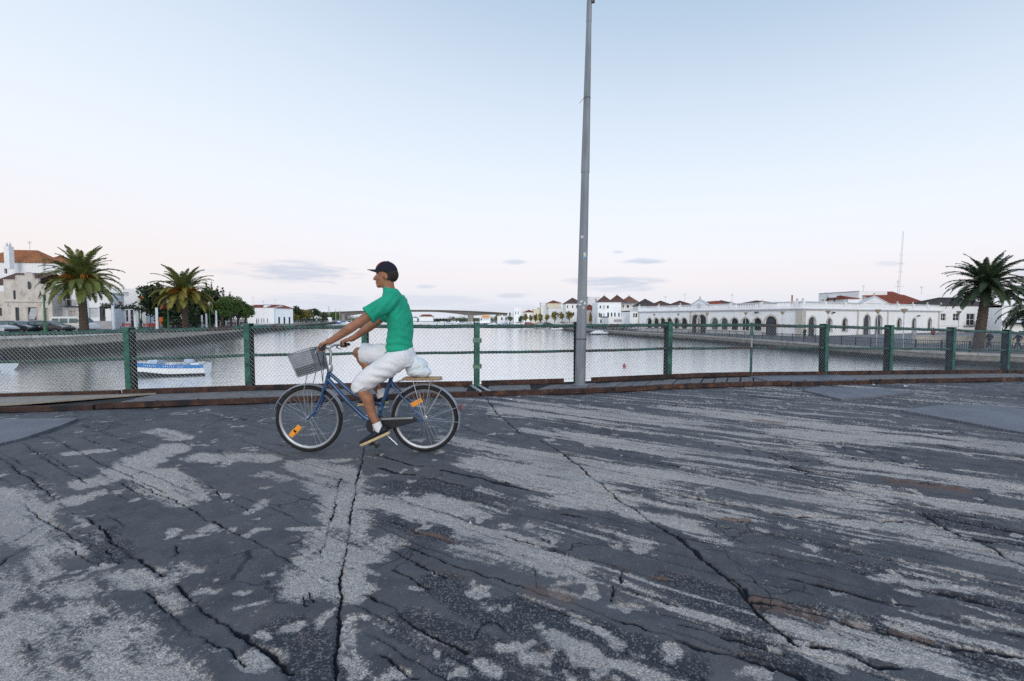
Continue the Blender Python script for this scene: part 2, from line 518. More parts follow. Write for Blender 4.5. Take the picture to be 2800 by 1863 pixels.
CR2 = [([(830, 80), (880, 150), (960, 220), (1010, 265)], Mm), ([(1120, 300), (1200, 345), (1290, 400), (1350, 455), (1410, 500), (1470, 550), (1530, 600), (1640, 665), (1740, 750), (1830, 800)], S),
       ([(175, 405), (155, 480), (130, 600), (110, 700), (100, 830)], Mm), ([(60, 490), (30, 620), (15, 720)], Mm), ([(65, 1000), (60, 1130), (45, 1300), (30, 1480)], Mm),
       ([(250, 370), (350, 400), (450, 430), (550, 440)], V_), ([(270, 440), (350, 465), (450, 480)], V_ * 1.3), ([(480, 490), (600, 515), (720, 545)], S),
       ([(600, 455), (720, 485), (850, 515), (960, 540), (1090, 565), (1240, 585)], V_ * 1.2), ([(740, 450), (880, 470), (1000, 500), (1130, 525), (1330, 560)], Mm),
       ([(600, 170), (780, 260), (900, 285), (1050, 305)], S), ([(640, 310), (800, 345), (950, 350)], S), ([(980, 160), (1100, 185), (1300, 205), (1500, 240), (1700, 255), (1832, 285)], S * 1.4),
       ([(900, 110), (1030, 120), (1140, 130)], V_), ([(1680, 410), (1832, 430)], V_ * 1.2), ([(1230, 370), (1400, 390), (1520, 415)], Mm),
       ([(370, 840), (460, 870), (560, 915), (680, 960), (800, 995), (900, 1030), (1010, 1060), (1110, 1100), (1200, 1130), (1300, 1160), (1400, 1200), (1500, 1240), (1600, 1265), (1720, 1300), (1832, 1330)], S * 1.1),
       ([(330, 870), (430, 930), (530, 980), (620, 1010)], Mm), ([(330, 980), (430, 1030), (540, 1080)], Mm), ([(180, 1110), (260, 1160), (350, 1200), (430, 1260), (520, 1310), (620, 1370), (720, 1420)], S),
       ([(930, 790), (1040, 830), (1150, 860), (1260, 895), (1360, 925), (1440, 940), (1540, 965), (1650, 1000), (1760, 1020), (1832, 1030)], S), ([(330, 720), (430, 760), (550, 800), (670, 825)], S),
       ([(1250, 965), (1400, 1010), (1530, 1060), (1680, 1120), (1832, 1165)], Mm), ([(1085, 960), (1100, 1010), (1095, 1070), (1150, 1070), (1250, 1050), (1270, 1110), (1300, 1150)], T_),
       ([(1490, 1070), (1490, 1130)], T_), ([(1545, 980), (1540, 1050)], T_), ([(1000, 1130), (1080, 1180), (1140, 1160), (1150, 1210)], T_), ([(750, 1340), (800, 1280), (830, 1240)], T_),
       ([(980, 1350), (900, 1260), (830, 1240)], T_), ([(1100, 1310), (1060, 1400)], T_), ([(1230, 680), (1350, 705)], V_), ([(270, 1440), (370, 1500), (460, 1550)], Mm)]
CR3 = [([(290, 60), (500, 75), (780, 110), (1190, 180)], V_), ([(0, 270), (120, 285), (230, 325)], S), ([(300, 300), (450, 350), (620, 400), (820, 405)], S),
       ([(440, 295), (700, 320), (980, 350), (1180, 420), (1400, 440), (1832, 480)], S), ([(830, 300), (1190, 335)], V_), ([(1200, 290), (1500, 345), (1832, 385)], V_),
       ([(0, 435), (180, 465), (330, 475), (500, 490), (700, 535), (890, 575)], S * 1.3), ([(600, 435), (750, 470), (930, 500)], V_), ([(1000, 580), (1140, 630)], V_),
       ([(0, 570), (80, 590), (250, 620), (420, 650), (600, 690), (750, 690), (930, 700), (1200, 715)], S), ([(480, 375), (600, 430), (720, 500), (850, 550), (960, 610), (1100, 640), (1300, 690), (1450, 770), (1600, 830), (1832, 960)], S),
       ([(1300, 680), (1480, 720), (1832, 790)], V_), ([(1480, 790), (1650, 830), (1832, 850)], V_), ([(0, 650), (130, 690), (280, 710), (400, 720)], S),
       ([(120, 740), (380, 780), (640, 820), (900, 880), (1100, 930), (1300, 960)], Mm), ([(0, 800), (260, 850), (500, 900), (760, 950), (980, 1000)], Mm),
       ([(600, 1020), (760, 1060), (920, 1100), (1080, 1135), (1240, 1170)], V_), ([(1180, 1050), (1400, 1100), (1620, 1150), (1832, 1205)], V_), ([(1400, 980), (1640, 1040), (1832, 1095)], V_ * .8),
       ([(1340, 1200), (1500, 1240), (1680, 1290), (1832, 1330)], V_), ([(420, 1140), (600, 1170), (740, 1200), (900, 1260), (1060, 1290), (1200, 1330), (1360, 1370), (1540, 1390), (1832, 1440)], S),
       ([(0, 1340), (120, 1380), (300, 1420), (480, 1480), (660, 1550)], V_), ([(700, 1370), (860, 1390), (960, 1440), (1060, 1490), (1180, 1490)], S), ([(0, 1255), (200, 1300), (380, 1360), (560, 1420)], Mm),
       ([(0, 790), (60, 850), (140, 920), (220, 990), (330, 1050), (390, 1130), (450, 1230), (540, 1290), (600, 1340)], S), ([(0, 140), (220, 180), (400, 200)], Mm)]
sharp = lambda q: np.clip(1.25 - q, 0, 1) ** .6
jx = fbm(gx, gy, 42, 2, 33) - .5; jy = fbm(gx, gy, 42, 2, 37) - .5
cw_x = gx + fx_ * .035 + wx * .03 + jx * .016; cw_y = gy + fy_ * .035 + wy * .03 + jy * .016
gate = np.clip((fbm(d_u, d_v, 3.1, 3, 41) - .30) * 6, 0, 1)
crack = np.zeros(N)
for zz, L, kw in ((Z1, CR1, .85), (Z2, CR2, 1.05), (Z3, CR3, 1.2)):
    crack = np.maximum(crack, seg_field([(p, w * kw) for p, w in L], zz[0], zz[1], sharp, hx=cw_x, hy=cw_y))
crack *= .40 + .60 * gate
# the two open seams between deck sections run straight through
SEAM = [([(830, 80), (880, 150), (960, 220), (1010, 265), (1120, 300), (1200, 345), (1290, 400), (1350, 455), (1410, 500), (1470, 550), (1530, 600), (1640, 665), (1740, 750), (1830, 800), (1900, 860), (1980, 930), (2060, 1000), (2150, 1070), (2230, 1150), (2300, 1240), (2400, 1310), (2480, 1370)], .0085),
        ([(185, 330), (175, 405), (155, 480), (130, 600), (110, 700), (100, 830), (80, 930), (65, 1000), (60, 1130), (45, 1300), (30, 1480), (20, 1600)], .0042)]
crack = np.maximum(crack, seg_field(SEAM, Z2[0], Z2[1], sharp, hx=gx + fx_ * .02 + jx * .012, hy=gy + fy_ * .02 + jy * .012) * (.62 + .38 * gate))
# finer reflected joints between the boards, everywhere, mostly broken up
vv = d_v + (fbm(d_u, d_v, .9, 3, 51) - .5) * .16 + fx_ * .02
k = vv / .105; kk = np.floor(k); fr = np.abs(k - kk - .5) * .105
lineon = _lat[(kk.astype(int) * 37) & 255, 3]
brk = fbm(d_u * .8 + kk * 5.3, kk * 2.7, 1.3, 3, 61)
right = np.clip((gx - .018 * gy + .2) / .8, 0, 1)
fine = np.clip(1 - fr / (.005 + .008 * lineon), 0, 1) * np.clip((brk - (.61 - .22 * right)) * 9, 0, 1)
crack = np.maximum(crack, fine * .8)
WO1 = [([(540, 500), (900, 330)], .2), ([(800, 480), (1000, 600)], .17), ([(380, 360), (540, 350)], .08), ([(800, 240), (950, 280)], .12), ([(1050, 380), (1400, 400)], .14), ([(1400, 470), (1500, 500)], .1),
       ([(1600, 430), (1800, 560)], .2), ([(0, 580), (40, 820)], .28), ([(120, 690), (400, 610)], .13), ([(1750, 850), (1600, 1080)], .13), ([(-40, 1150), (280, 900)], .22), ([(60, 1350), (640, 1300)], .26),
       ([(330, 1080), (860, 1040)], .14), ([(700, 1250), (820, 1300)], .06), ([(1320, 1440), (1420, 1480)], .06), ([(100, 1580), (850, 1540)], .2), ([(1550, 770), (1640, 770)], .04), ([(1050, 1110), (1150, 1110)], .035),
       ([(900, 780), (940, 785)], .04), ([(980, 820), (1060, 810)], .03), ([(1370, 775), (1420, 770)], .03), ([(1270, 1110), (1320, 1105)], .025), ([(1260, 1180), (1400, 1165)], .02), ([(1420, 1010), (1470, 1010)], .025), ([(1000, 1020), (1040, 1015)], .02),
       ([(820, 1300), (900, 1240)], .03), ([(1360, 1330), (1400, 1330)], .025), ([(1520, 1290), (1580, 1280)], .035), ([(1070, 1400), (1180, 1410)], .02)]
WO2 = [([(80, 450), (60, 900)], .2), ([(60, 900), (100, 1080)], .12), ([(330, 830), (150, 900)], .13), ([(1000, 130), (1832, 210)], .34), ([(1060, 240), (1832, 340)], .14), ([(650, 290), (1300, 450)], .24), ([(750, 420), (1450, 560)], .17),
       ([(1300, 450), (1832, 500)], .25), ([(200, 620), (650, 690)], .17), ([(550, 620), (760, 650)], .12), ([(800, 560), (960, 600)], .05), ([(680, 870), (1250, 960)], .12), ([(750, 770), (1100, 850)], .12), ([(1180, 760), (1600, 830)], .16),
       ([(830, 650), (1500, 620)], .15), ([(1600, 680), (1832, 720)], .09), ([(1290, 1250), (1530, 1370)], .030), ([(1130, 1340), (1700, 1560)], .038), ([(880, 1390), (1040, 1390)], .022), ([(1020, 1440), (1150, 1460)], .02),
       ([(80, 1280), (110, 1560)], .05), ([(430, 1070), (480, 1080)], .02), ([(530, 990), (555, 1000)], .015), ([(160, 1240), (210, 1245)], .012), ([(780, 1490), (850, 1530)], .02), ([(1600, 1430), (1640, 1430)], .015)]
WO3 = [([(0, 140), (900, 230)], .32), ([(0, 220), (700, 330)], .2), ([(700, 270), (1832, 350)], .38), ([(900, 430), (1832, 540)], .2), ([(0, 480), (900, 620)], .2), ([(0, 610), (1000, 770)], .15), ([(900, 680), (1832, 950)], .2),
       ([(1000, 560), (1832, 690)], .13), ([(0, 710), (370, 950)], .1), ([(0, 330), (500, 400)], .1), ([(480, 940), (540, 960)], .04), ([(1420, 960), (1530, 1000)], .05), ([(600, 1030), (1250, 1120)], .03), ([(440, 1180), (570, 1260)], .035),
       ([(750, 1170), (980, 1250)], .04), ([(660, 1290), (1350, 1440)], .11), ([(760, 1430), (860, 1480)], .04), ([(460, 1050), (530, 1080)], .04), ([(440, 770), (470, 780)], .03), ([(900, 830), (960, 835)], .03),
       ([(1050, 1010), (1240, 1040)], .03), ([(1150, 1270), (1832, 1420)], .06), ([(1250, 1230), (1832, 1290)], .05), ([(1020, 1020), (1500, 1075)], .03)]
TA = [(Z2, [([(550, 1050), (900, 1200)], .1), ([(430, 1270), (800, 1420)], .1), ([(900, 1190), (1832, 1480)], .11), ([(700, 1450), (1700, 1560)], .12), ([(350, 520), (900, 610)], .12), ([(330, 720), (650, 800)], .1)]),
      (Z3, [([(0, 1060), (400, 1200)], .12), ([(150, 1150), (700, 1480)], .14), ([(1400, 700), (1832, 830)], .14), ([(700, 1200), (1832, 1500)], .12), ([(1000, 980), (1832, 1180)], .1)]), (Z1, [([(1500, 1330), (1750, 1530)], .13), ([(520, 800), (640, 930)], .08)])]
soft = lambda q: np.clip(1.55 - q, 0, 1)
edge = (fbm(gx, gy, 9, 5, 71, .7) - .5) * .75 + (fbm(d_u * .3, d_v * 1.6, 9, 4, 73, .65) - .5) * .8
worn = np.zeros(N)
for zz, L in ((Z1, WO1), (Z2, WO2), (Z3, WO3)):
    worn = np.maximum(worn, seg_field(L, zz[0], zz[1], soft))
rgt = np.clip((gx + .9 + .22 * (gy - 3)) / 1.6, 0, 1)
streak = (fbm(d_u * .22, d_v * 2.2, 3.0, 5, 81, .62) - .5)
fstr = (fbm(d_u * .16, d_v * 2.6, 7.0, 4, 83, .75) - .5)
farr = rgt * np.clip((gy - 2.6) / 1.2, 0, 1)
worn = worn * (1 - .28 * rgt) + .10 * rgt + .16 * farr
worn = worn * (1 - .16 * np.clip((-.55 - gx) / .5, 0, 1) * np.clip((3.2 - gy) / .8, 0, 1))
worn = np.clip((worn - .42 + edge * .8 + streak * (1.4 + 1.0 * rgt) + fstr * (.7 + 1.7 * rgt)) * 1.5 + .12, 0, 1)
spots = np.clip((fbm(gx, gy, 7.5, 3, 91) - .705) * 16, 0, 1)
worn = np.maximum(worn, spots * .75)
outside = np.clip((np.abs(gx) - 1.3 * np.maximum(gy, 0)) * 2, 0, 1)
worn = np.maximum(worn, outside * np.clip((fbm(d_u * .4, d_v, 1.6, 5, 95) - .5) * 9, 0, 1))
tar = np.zeros(N)
for zz, L in TA:
    tar = np.maximum(tar, seg_field(L, zz[0], zz[1], soft))
tar = np.clip((tar - .45 + edge * 1.0 + streak * .6) * 4, 0, 1) * (1 - worn)
rust = seg_field([([(1080, 1090), (1280, 1150)], .04), ([(1540, 965), (1610, 980)], .02), ([(430, 765), (640, 815)], .018), ([(1720, 1010), (1800, 1020)], .015)], *Z2, soft)
rust = np.maximum(rust, seg_field([([(130, 690), (380, 715)], .025), ([(470, 1150), (720, 1200)], .05), ([(1160, 525), (1470, 560)], .09), ([(440, 190), (520, 200)], .1), ([(900, 1255), (1030, 1285)], .025), ([(1180, 1325), (1330, 1360)], .03)], *Z3, soft))
rust = np.clip(rust - .2 + edge * 1.2, 0, 1) * (1 - crack)
pf = np.abs((vv / .29) % 1 - .5) * 2
H = rz(gx) + (fbm(gx, gy, .5, 3, 7) - .5) * .03 + (fbm(d_u * .5, d_v, 1.7, 3, 9) - .5) * .030 - pf ** 3 * .007 * (.4 + right)
H = H - np.clip((worn - .35) * 3, 0, 1) * .007 + (fbm(gx, gy, 11, 3, 99) - .5) * .010 + (fbm(gx, gy, 45, 2, 103) - .5) * (.003 + .006 * np.maximum(worn, tar)) - tar * .006 + streak * .008 + fstr * .012 * (.3 + rgt)
H = H - crack * .024
def road_h(x, y):
    return float(H[int(np.argmin(np.abs(ay - y))) * len(ax) + int(np.argmin(np.abs(ax - x)))])
WH_F = max(road_h(-1.975 + d_, 4.39 + e_) for d_ in (-.02, 0, .02) for e_ in (-.01, .01)); WH_R = max(road_h(-.85 + d_, 4.39 + e_) for d_ in (-.02, 0, .02) for e_ in (-.01, .01))
for xc_, wh_ in ((-1.975, WH_F), (-.85, WH_R)):
    H = H - np.exp(-((gx - xc_) ** 2 + (gy - 4.39) ** 2) / (2 * .2 ** 2)) * wh_
ksh = np.array([ky(x) for x in ax]); KS = np.broadcast_to(ksh, GX.shape).ravel()
nx, ny = len(ax), len(ay)
idx = np.arange(N).reshape(ny, nx)
quads = np.stack([idx[:-1, :-1], idx[:-1, 1:], idx[1:, 1:], idx[1:, :-1]], -1).reshape(-1, 4)
keep = (gy[quads].min(1) < KS[quads[:, 0]] + .12)
quads = quads[keep]
used = np.unique(quads); remap = -np.ones(N, int); remap[used] = np.arange(len(used))
quads = remap[quads]
co = np.stack([gx, gy, H], -1)[used]
me = bpy.data.meshes.new('road')
me.vertices.add(len(co)); me.vertices.foreach_set('co', co.ravel())
me.loops.add(quads.size); me.loops.foreach_set('vertex_index', quads.ravel().astype(np.int32))
me.polygons.add(len(quads)); me.polygons.foreach_set('loop_start', np.arange(0, quads.size, 4, dtype=np.int32))
me.polygons.foreach_set('loop_total', np.full(len(quads), 4, dtype=np.int32))
me.polygons.foreach_set('use_smooth', np.ones(len(quads), bool))
me.update(calc_edges=True)
for nm, arr in (('worn', worn), ('crack', crack), ('tar', tar), ('rust', rust)):
    at = me.attributes.new(nm, 'FLOAT', 'POINT'); at.data.foreach_set('value', arr[used].astype(np.float32))
def asphalt():
    m = bpy.data.materials.new('patched_asphalt'); m.use_nodes = True
    T = NT(m.node_tree); b = T.n['Principled BSDF']
    g = T.node('ShaderNodeNewGeometry'); pos = g.outputs['Position']
    A = {}
    for nm in ('worn', 'crack', 'tar', 'rust'):
        a = T.node('ShaderNodeAttribute'); a.attribute_name = nm; A[nm] = a.outputs['Fac']
    vo = T.node('ShaderNodeTexVoronoi'); vo.inputs['Scale'].default_value = 150; T.link(pos, vo.inputs['Vector'])
    sc_ = T.node('ShaderNodeSeparateColor'); T.link(vo.outputs['Color'], sc_.inputs[0])
    grain = T.noise(pos, 140, 3, .7)
    med = T.noise(pos, 5, 5, .65); big = T.noise(pos, .7, 4, .6)
    sm = T.mix(T.rng(med, .3, .7), (.052, .055, .066, 1), (.102, .103, .110, 1))
    sm = T.mix(T.rng(big, .35, .65, 0, .8), sm, (.122, .122, .128, 1))
    sm = T.mix(T.rng(grain, .60, .70, 0, .55), sm, (.27, .27, .28, 1))
    sm = T.mix(T.rng(grain, .40, .30, 0, .6), sm, (.03, .034, .045, 1))
    st = T.mix(sc_.outputs[0], (.235, .212, .20, 1), (.73, .665, .605, 1))
    st = T.mix(T.rng(med, .30, .75, 0, .7), st, (.44, .392, .358, 1))
    st = T.mix(T.rng(big, .46, .70, 0, .6), st, (.25, .24, .242, 1))
    ta = T.mix(T.rng(sc_.outputs[1], .62, 1.0, 0, .75), (.035, .04, .052, 1), (.25, .23, .21, 1))
    c = T.mix(A['tar'], sm, ta)
    fineg = T.noise(pos, 38, 4, .7)
    wv = T.rng(T.math('ADD', A['worn'], T.math('ADD', T.math('MULTIPLY', T.math('SUBTRACT', grain, .5), 1.3), T.math('MULTIPLY', T.math('SUBTRACT', fineg, .5), 1.9))), .20, .74)
    c = T.mix(wv, c, st)
    c = T.mix(T.math('MULTIPLY', A['rust'], .8), c, (.17, .095, .065, 1))
    # thin branching crazing in some areas
    wr = T.node('ShaderNodeTexNoise'); wr.inputs['Scale'].default_value = 5.0; wr.inputs['Detail'].default_value = 5; T.link(pos, wr.inputs['Vector'])
    vm = T.node('ShaderNodeVectorMath'); vm.operation = 'MULTIPLY_ADD'; T.link(wr.outputs['Color'], vm.inputs[0]); vm.inputs[1].default_value = (.30, .30, 0); T.link(pos, vm.inputs[2])
    ve = T.node('ShaderNodeTexVoronoi'); ve.feature = 'DISTANCE_TO_EDGE'; ve.inputs['Scale'].default_value = 2.6; T.link(vm.outputs[0], ve.inputs['Vector'])
    craz = T.math('MULTIPLY', T.rng(ve.outputs['Distance'], .016, .004), T.rng(T.noise(pos, 1.1, 3, .6), .50, .60))
    craz = T.math('MULTIPLY', craz, T.rng(A['worn'], .7, .3))
    crk = T.math('MAXIMUM', T.rng(T.math('ADD', A['crack'], T.math('MULTIPLY', T.math('SUBTRACT', fineg, .5), .5)), .22, .6), T.math('MULTIPLY', craz, .85))
    c = T.mix(crk, c, (.009, .011, .019, 1))
    T.link(c, b.inputs['Base Color'])
    b.inputs['Roughness'].default_value = .78; b.inputs['Specular IOR Level'].default_value = .35
    hgt = T.math('ADD', T.math('MULTIPLY', crk, -.8), T.math('ADD', T.math('MULTIPLY', vo.outputs['Distance'], T.math('ADD', T.math('MULTIPLY', wv, -.9), -.2)), T.math('MULTIPLY', grain, .4)))
    bn = T.node('ShaderNodeBump'); bn.inputs['Strength'].default_value = .75; bn.inputs['Distance'].default_value = .007
    T.link(hgt, bn.inputs['Height']); T.link(bn.outputs[0], b.inputs['Normal'])
    return m
me.materials.append(asphalt())
road = bpy.data.objects.new('road', me); COL.objects.link(road); struct(road)
del GX, GY, hx, hy, wx, wy, fx_, fy_

# ---- steel chequer plates let into the road
def chequer():
    m = bpy.data.materials.new('chequer_plate_steel'); m.use_nodes = True
    T = NT(m.node_tree); b = T.n['Principled BSDF']
    g = T.node('ShaderNodeNewGeometry')
    mp = T.node('ShaderNodeMapping'); mp.inputs['Rotation'].default_value = (0, 0, R(20)); T.link(g.outputs['Position'], mp.inputs[0])
    sp = T.node('ShaderNodeSeparateXYZ'); T.link(mp.outputs[0], sp.inputs[0])
    k = 2 * math.pi / .055
    q = T.math('MULTIPLY', T.math('SINE', T.math('MULTIPLY', sp.outputs[0], k)), T.math('SINE', T.math('MULTIPLY', sp.outputs[1], k)))
    c = T.mix(T.rng(T.noise(g.outputs['Position'], 2.2, 5, .6), .3, .7), (.105, .11, .135, 1), (.165, .17, .20, 1))
    c = T.mix(T.rng(q, .25, .6, 0, .55), c, (.22, .23, .26, 1))
    T.link(c, b.inputs['Base Color']); b.inputs['Metallic'].default_value = .15; b.inputs['Roughness'].default_value = .6
    bn = T.node('ShaderNodeBump'); bn.inputs['Strength'].default_value = .8; bn.inputs['Distance'].default_value = .006
    T.link(T.rng(q, .2, .6), bn.inputs['Height']); T.link(bn.outputs[0], b.inputs['Normal'])
    return m
M_chq = chequer()
def plate(pxs, label):
    pts = [onz(x, y, 0) for x, y in pxs]
    z = [float(rz(p.x)) + .030 for p in pts]
    q = [onz(x, y, zz) for (x, y), zz in zip(pxs, z)]
    mb = MB(); mb.prism([(p.x, p.y, zz - .05) for p, zz in zip(q, z)], (0, 0, .05))
    o = mb.build('steel_plate', M_chq, bevel=.004)
    return tag(o, label, 'steel plate', 'steel cover plates on the bridge deck')
plate([(-260, 1150), (215, 1143), (160, 1165), (60, 1198), (-260, 1275)], 'grey steel chequer plate on the road at the left edge')
plate([(2195, 1066), (2230, 1058), (2420, 1062), (2500, 1073), (2300, 1091)], 'small chequered steel plate lying against the kerb on the right')
plate([(2465, 1121), (2560, 1108), (2690, 1105), (2980, 1140), (2980, 1206), (2800, 1183)], 'large blue-grey chequered steel plate at the right edge of road')

# ---- sidewalk: rusty kerb beams, boards and plates
M_rust = mat('rusted_steel', (.070, .038, .030), .85, .4, 14, .5, 60, 0, .3, (.16, .078, .042), (.53, .68), 5, (.022, .020, .024), (.48, .62), 3.5)
M_board = mat('weathered_board', (.215, .205, .205), .9, .25, 5, .4, 40, 0, .25, (.13, .125, .13), (.5, .65), 6, stretch=(2.2, 6, 6))
M_board2 = mat('weathered_long_board', (.225, .212, .208), .9, .25, 5, .4, 40, 0, .25, (.14, .132, .135), (.5, .65), 4, stretch=(.8, 7, 6))
M_slab = mat('beige_ramp_concrete', (.33, .29, .245), .85, .12, 3, .2, 40, col2=(.26, .23, .20), thr=(.5, .7))
M_dark = mat('dark_gap', (.03, .03, .033), .95)
side = MB()
xs = np.arange(-15.6, 17.3, .4)
for a, b in zip(xs[:-1], xs[1:]):
    side.poly((a, ky(a) + .01, fz(a) - .05), (b, ky(b) + .01, fz(b) - .05), (b, fy(b) + .10, fz(b) - .05), (a, fy(a) + .10, fz(a) - .05))
sidewalk = struct(side.build('sidewalk', M_dark))
SWZ = -.028
def strip_beam(x0, x1, yfun, w, h, dz, name, m, step=1.0, parent=sidewalk, lab=None):
    n = max(1, int((x1 - x0) / step)); mb = MB(); rings = []
    for i in range(n + 1):
        x = x0 + (x1 - x0) * i / n; y = yfun(x); z = fz(x) + dz + random.uniform(-.004, .004)
        rings.append([(x, y, z), (x, y + w, z), (x, y + w, z + h), (x, y, z + h)])
    mb.loft(rings)
    return mb.build(name, m, parent, label=lab, bevel=.005)
for x0, x1, dz in ((-15.6, -6.25, -.01), (-6.22, -.55, 0), (-.50, 5.42, 0), (5.44, 7.35, -.02), (7.37, 17.2, .0)):
    strip_beam(x0, x1, lambda x: ky(x), .075, .082, -.088 + dz, 'kerb_beam', M_rust)
for x0, x1, dz in ((-15.6, -6.75, -.02), (-6.7, -.72, .0), (-.56, .98, 0), (1.52, 5.08, 0.005), (5.12, 7.0, -.005), (7.06, 13.1, .0), (13.16, 17.2, 0)):
    strip_beam(x0, x1, lambda x: fy(x) - .075, .05, .088, -.025 + dz, 'fence_sole_beam', M_rust)
# rivets on the kerb
rv = MB().lathe([(.0, .014), (.016, .009), (.02, 0)], n=8).mesh('rivet', M_rust, 40)
for x in np.arange(-6.0, 15.5, .62):
    if -.62 < x < -.45: continue
    o = bpy.data.objects.new('rivet', rv); COL.objects.link(o); o.parent = sidewalk
    o.location = (x + random.uniform(-.02, .02), ky(x) + .038, fz(x) - .006)
# boards across the walk between the lamp and the steel plate
D_B = Vector((.46, .888, 0))
def cross_board(x, w, z):
    mb = MB(); y0 = ky(x) + .085
    L = (fy(x) - .085 - y0) / D_B.y
    a = Vector((x, y0, fz(x) + z)); b = a + D_B * L; b.z = fz(b.x) + z
    s = Vector((w, w * .30, 0)); s.z = fz(x + w) - fz(x)
    mb.prism([a - Vector((0, 0, .035)), a + s - Vector((0, 0, .035)), b + s - Vector((0, 0, .035)), b - Vector((0, 0, .035))], (0, 0, .035))
    mb.build('plank', M_board, sidewalk, bevel=.006)
x = .35
while x < 4.95:
    w = random.uniform(.235, .285)
    cross_board(x, w, SWZ + random.uniform(-.008, .008)); x += w + random.uniform(.014, .03)
def long_boards(x0, x1, rows, m, lmin=1.8, lmax=3.2):
    for r in range(rows):
        x = x0 + random.uniform(-.4, 0)
        while x < x1:
            L = random.uniform(lmin, lmax); e = min(x1, x + L); s0 = max(x, x0)
            if e - s0 > .15:
                mb = MB(); n = max(2, int((e - s0) / .5)); rings = []; dz = random.uniform(-.006, .006)
                for i in range(n + 1):
                    xx = s0 + (e - s0) * i / n; y0 = ky(xx) + .085; wd = fy(xx) - .085 - y0
                    a = y0 + wd * (r + .02) / rows; b = y0 + wd * (r + .98) / rows; z = fz(xx) + SWZ + dz
                    rings.append([(xx, a, z - .03), (xx, b, z - .03), (xx, b, z), (xx, a, z)])
                mb.loft(rings); mb.build('plank', m, sidewalk, bevel=.005)
            x = e + .012
long_boards(-6.1, -.78, 4, M_board2)
long_boards(-.42, .33, 4, M_board2)
long_boards(7.4, 17.0, 4, M_board2)
# ramp slab at the left, joint cover, steel walk plate at the right
def top_sheet(x0, x1, name, m, dz, cut=0., lab=None):
    mb = MB(); n = max(2, int((x1 - x0) / .3)); rings = []
    for i in range(n + 1):
        t = i / n; x = x0 + (x1 - x0) * t; a = ky(x) + .085; b = fy(x) - .085
        xa = x - cut * (1 if t > .5 else 0) * (t - .5) * 2
        z = fz(x) + dz
        rings.append([(xa, a, z - .03), (x, b, z - .03), (x, b, z), (xa, a, z)])
    mb.loft(rings); return mb.build(name, m, sidewalk, bevel=.004, label=lab)
top_sheet(-14.5, -6.12, 'ramp_slab', M_slab, -.012, 1.3, 'beige concrete ramp slab with a slanting end')
top_sheet(4.98, 7.36, 'walk_plate', M_chq, -.012, 0, 'violet-grey steel plate laid over the walk boards')
for dx in (-.74, -.60):
    a = Vector((dx, fy(dx) - .09, fz(dx) - .012)); b = Vector((dx + .22, ky(dx) + .09, fz(dx) - .012))
    MB().bar(a, b, .055, .02).build('joint_strip', mat('galvanised', (.45, .47, .50), .45, .15, 8, 0, 30, .6), sidewalk)
# side girder of the bridge below the fence, and the deck's far edge behind the camera
gd = MB()
for a, b in zip(xs[:-1], xs[1:]):
    gd.loft([[(a, fy(a) + .10, fz(a) - .9), (a, fy(a) + .16, fz(a) - .9), (a, fy(a) + .16, fz(a) - .03), (a, fy(a) + .10, fz(a) - .03)],
             [(b, fy(b) + .10, fz(b) - .9), (b, fy(b) + .16, fz(b) - .9), (b, fy(b) + .16, fz(b) - .03), (b, fy(b) + .10, fz(b) - .03)]], caps=False)
gd.build('edge_girder', M_rust, sidewalk)
# ================================================================== BRIDGE FENCE
M_green = mat('old_green_paint', (.034, .128, .098), .62, .35, 9, .3, 50, 0, .4, (.010, .045, .050), (.52, .66), 5, (.17, .09, .05), (.60, .68), 12)
M_greenrail = mat('rusty_green_rail_paint', (.024, .092, .074), .65, .4, 8, .4, 60, 0, .4, (.055, .035, .026), (.52, .62), 2.2, (.20, .30, .24), (.62, .72), 16)
M_lichen = mat('pale_flaking_green', (.16, .27, .20), .7, .4, 12, .3, 50, col2=(.03, .11, .09), thr=(.45, .6), mscale=14)
M_wire = mat('galvanised_wire', (.38, .39, .40), .5, .2, 5, 0, 30, .5)
M_greenshade = mat('shaded_green_paint', (.008, .022, .026), .7, .4, 9, .3, 50)  # post green darkened: shade of the recess painted into web and back flange
fence = thing('bridge_fence', 'green rusty post and rail fence with chain-link wire along the bridge', 'fence', (0, 8.4, 0))
HF = 1.108
def fdir(i):
    a = Vector((FX[max(0, i - 1)], FY[max(0, i - 1)], 0)); b = Vector((FX[min(len(FX) - 1, i + 1)], FY[min(len(FX) - 1, i + 1)], 0))
    return (b - a).normalized()
def hpost(i):
    """H-section post: front flange to the road, web, back flange"""
    d = fdir(i); n = Vector((d.y, -d.x, 0))          # n points to the camera side
    c = Vector((FX[i], FY[i], FZ[i] - .06)); h = HF + .06 + random.uniform(.0, .02)
    M = Matrix((d, n, Vector((0, 0, 1)))).transposed()
    lean = Matrix.Rotation(R(random.uniform(-.5, .5)), 3, 'Y')
    mb = MB()
    up = Vector((0, 0, h / 2))
    mb.box(c + up + n * .045, (.094, .012, h), lean @ M)
    o = mb.build('fence_post', M_green, fence, bevel=.003)
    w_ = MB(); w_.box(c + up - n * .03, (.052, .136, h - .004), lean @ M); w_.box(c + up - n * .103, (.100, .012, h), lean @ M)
    w_.build('post_web', M_greenshade, o, bevel=.003)
    cap = MB(); cap.box(c + Vector((0, 0, h + .003)) - n * .028, (.108, .165, .01), M); cap.build('post_cap', M_lichen, o, bevel=.003)
    return o
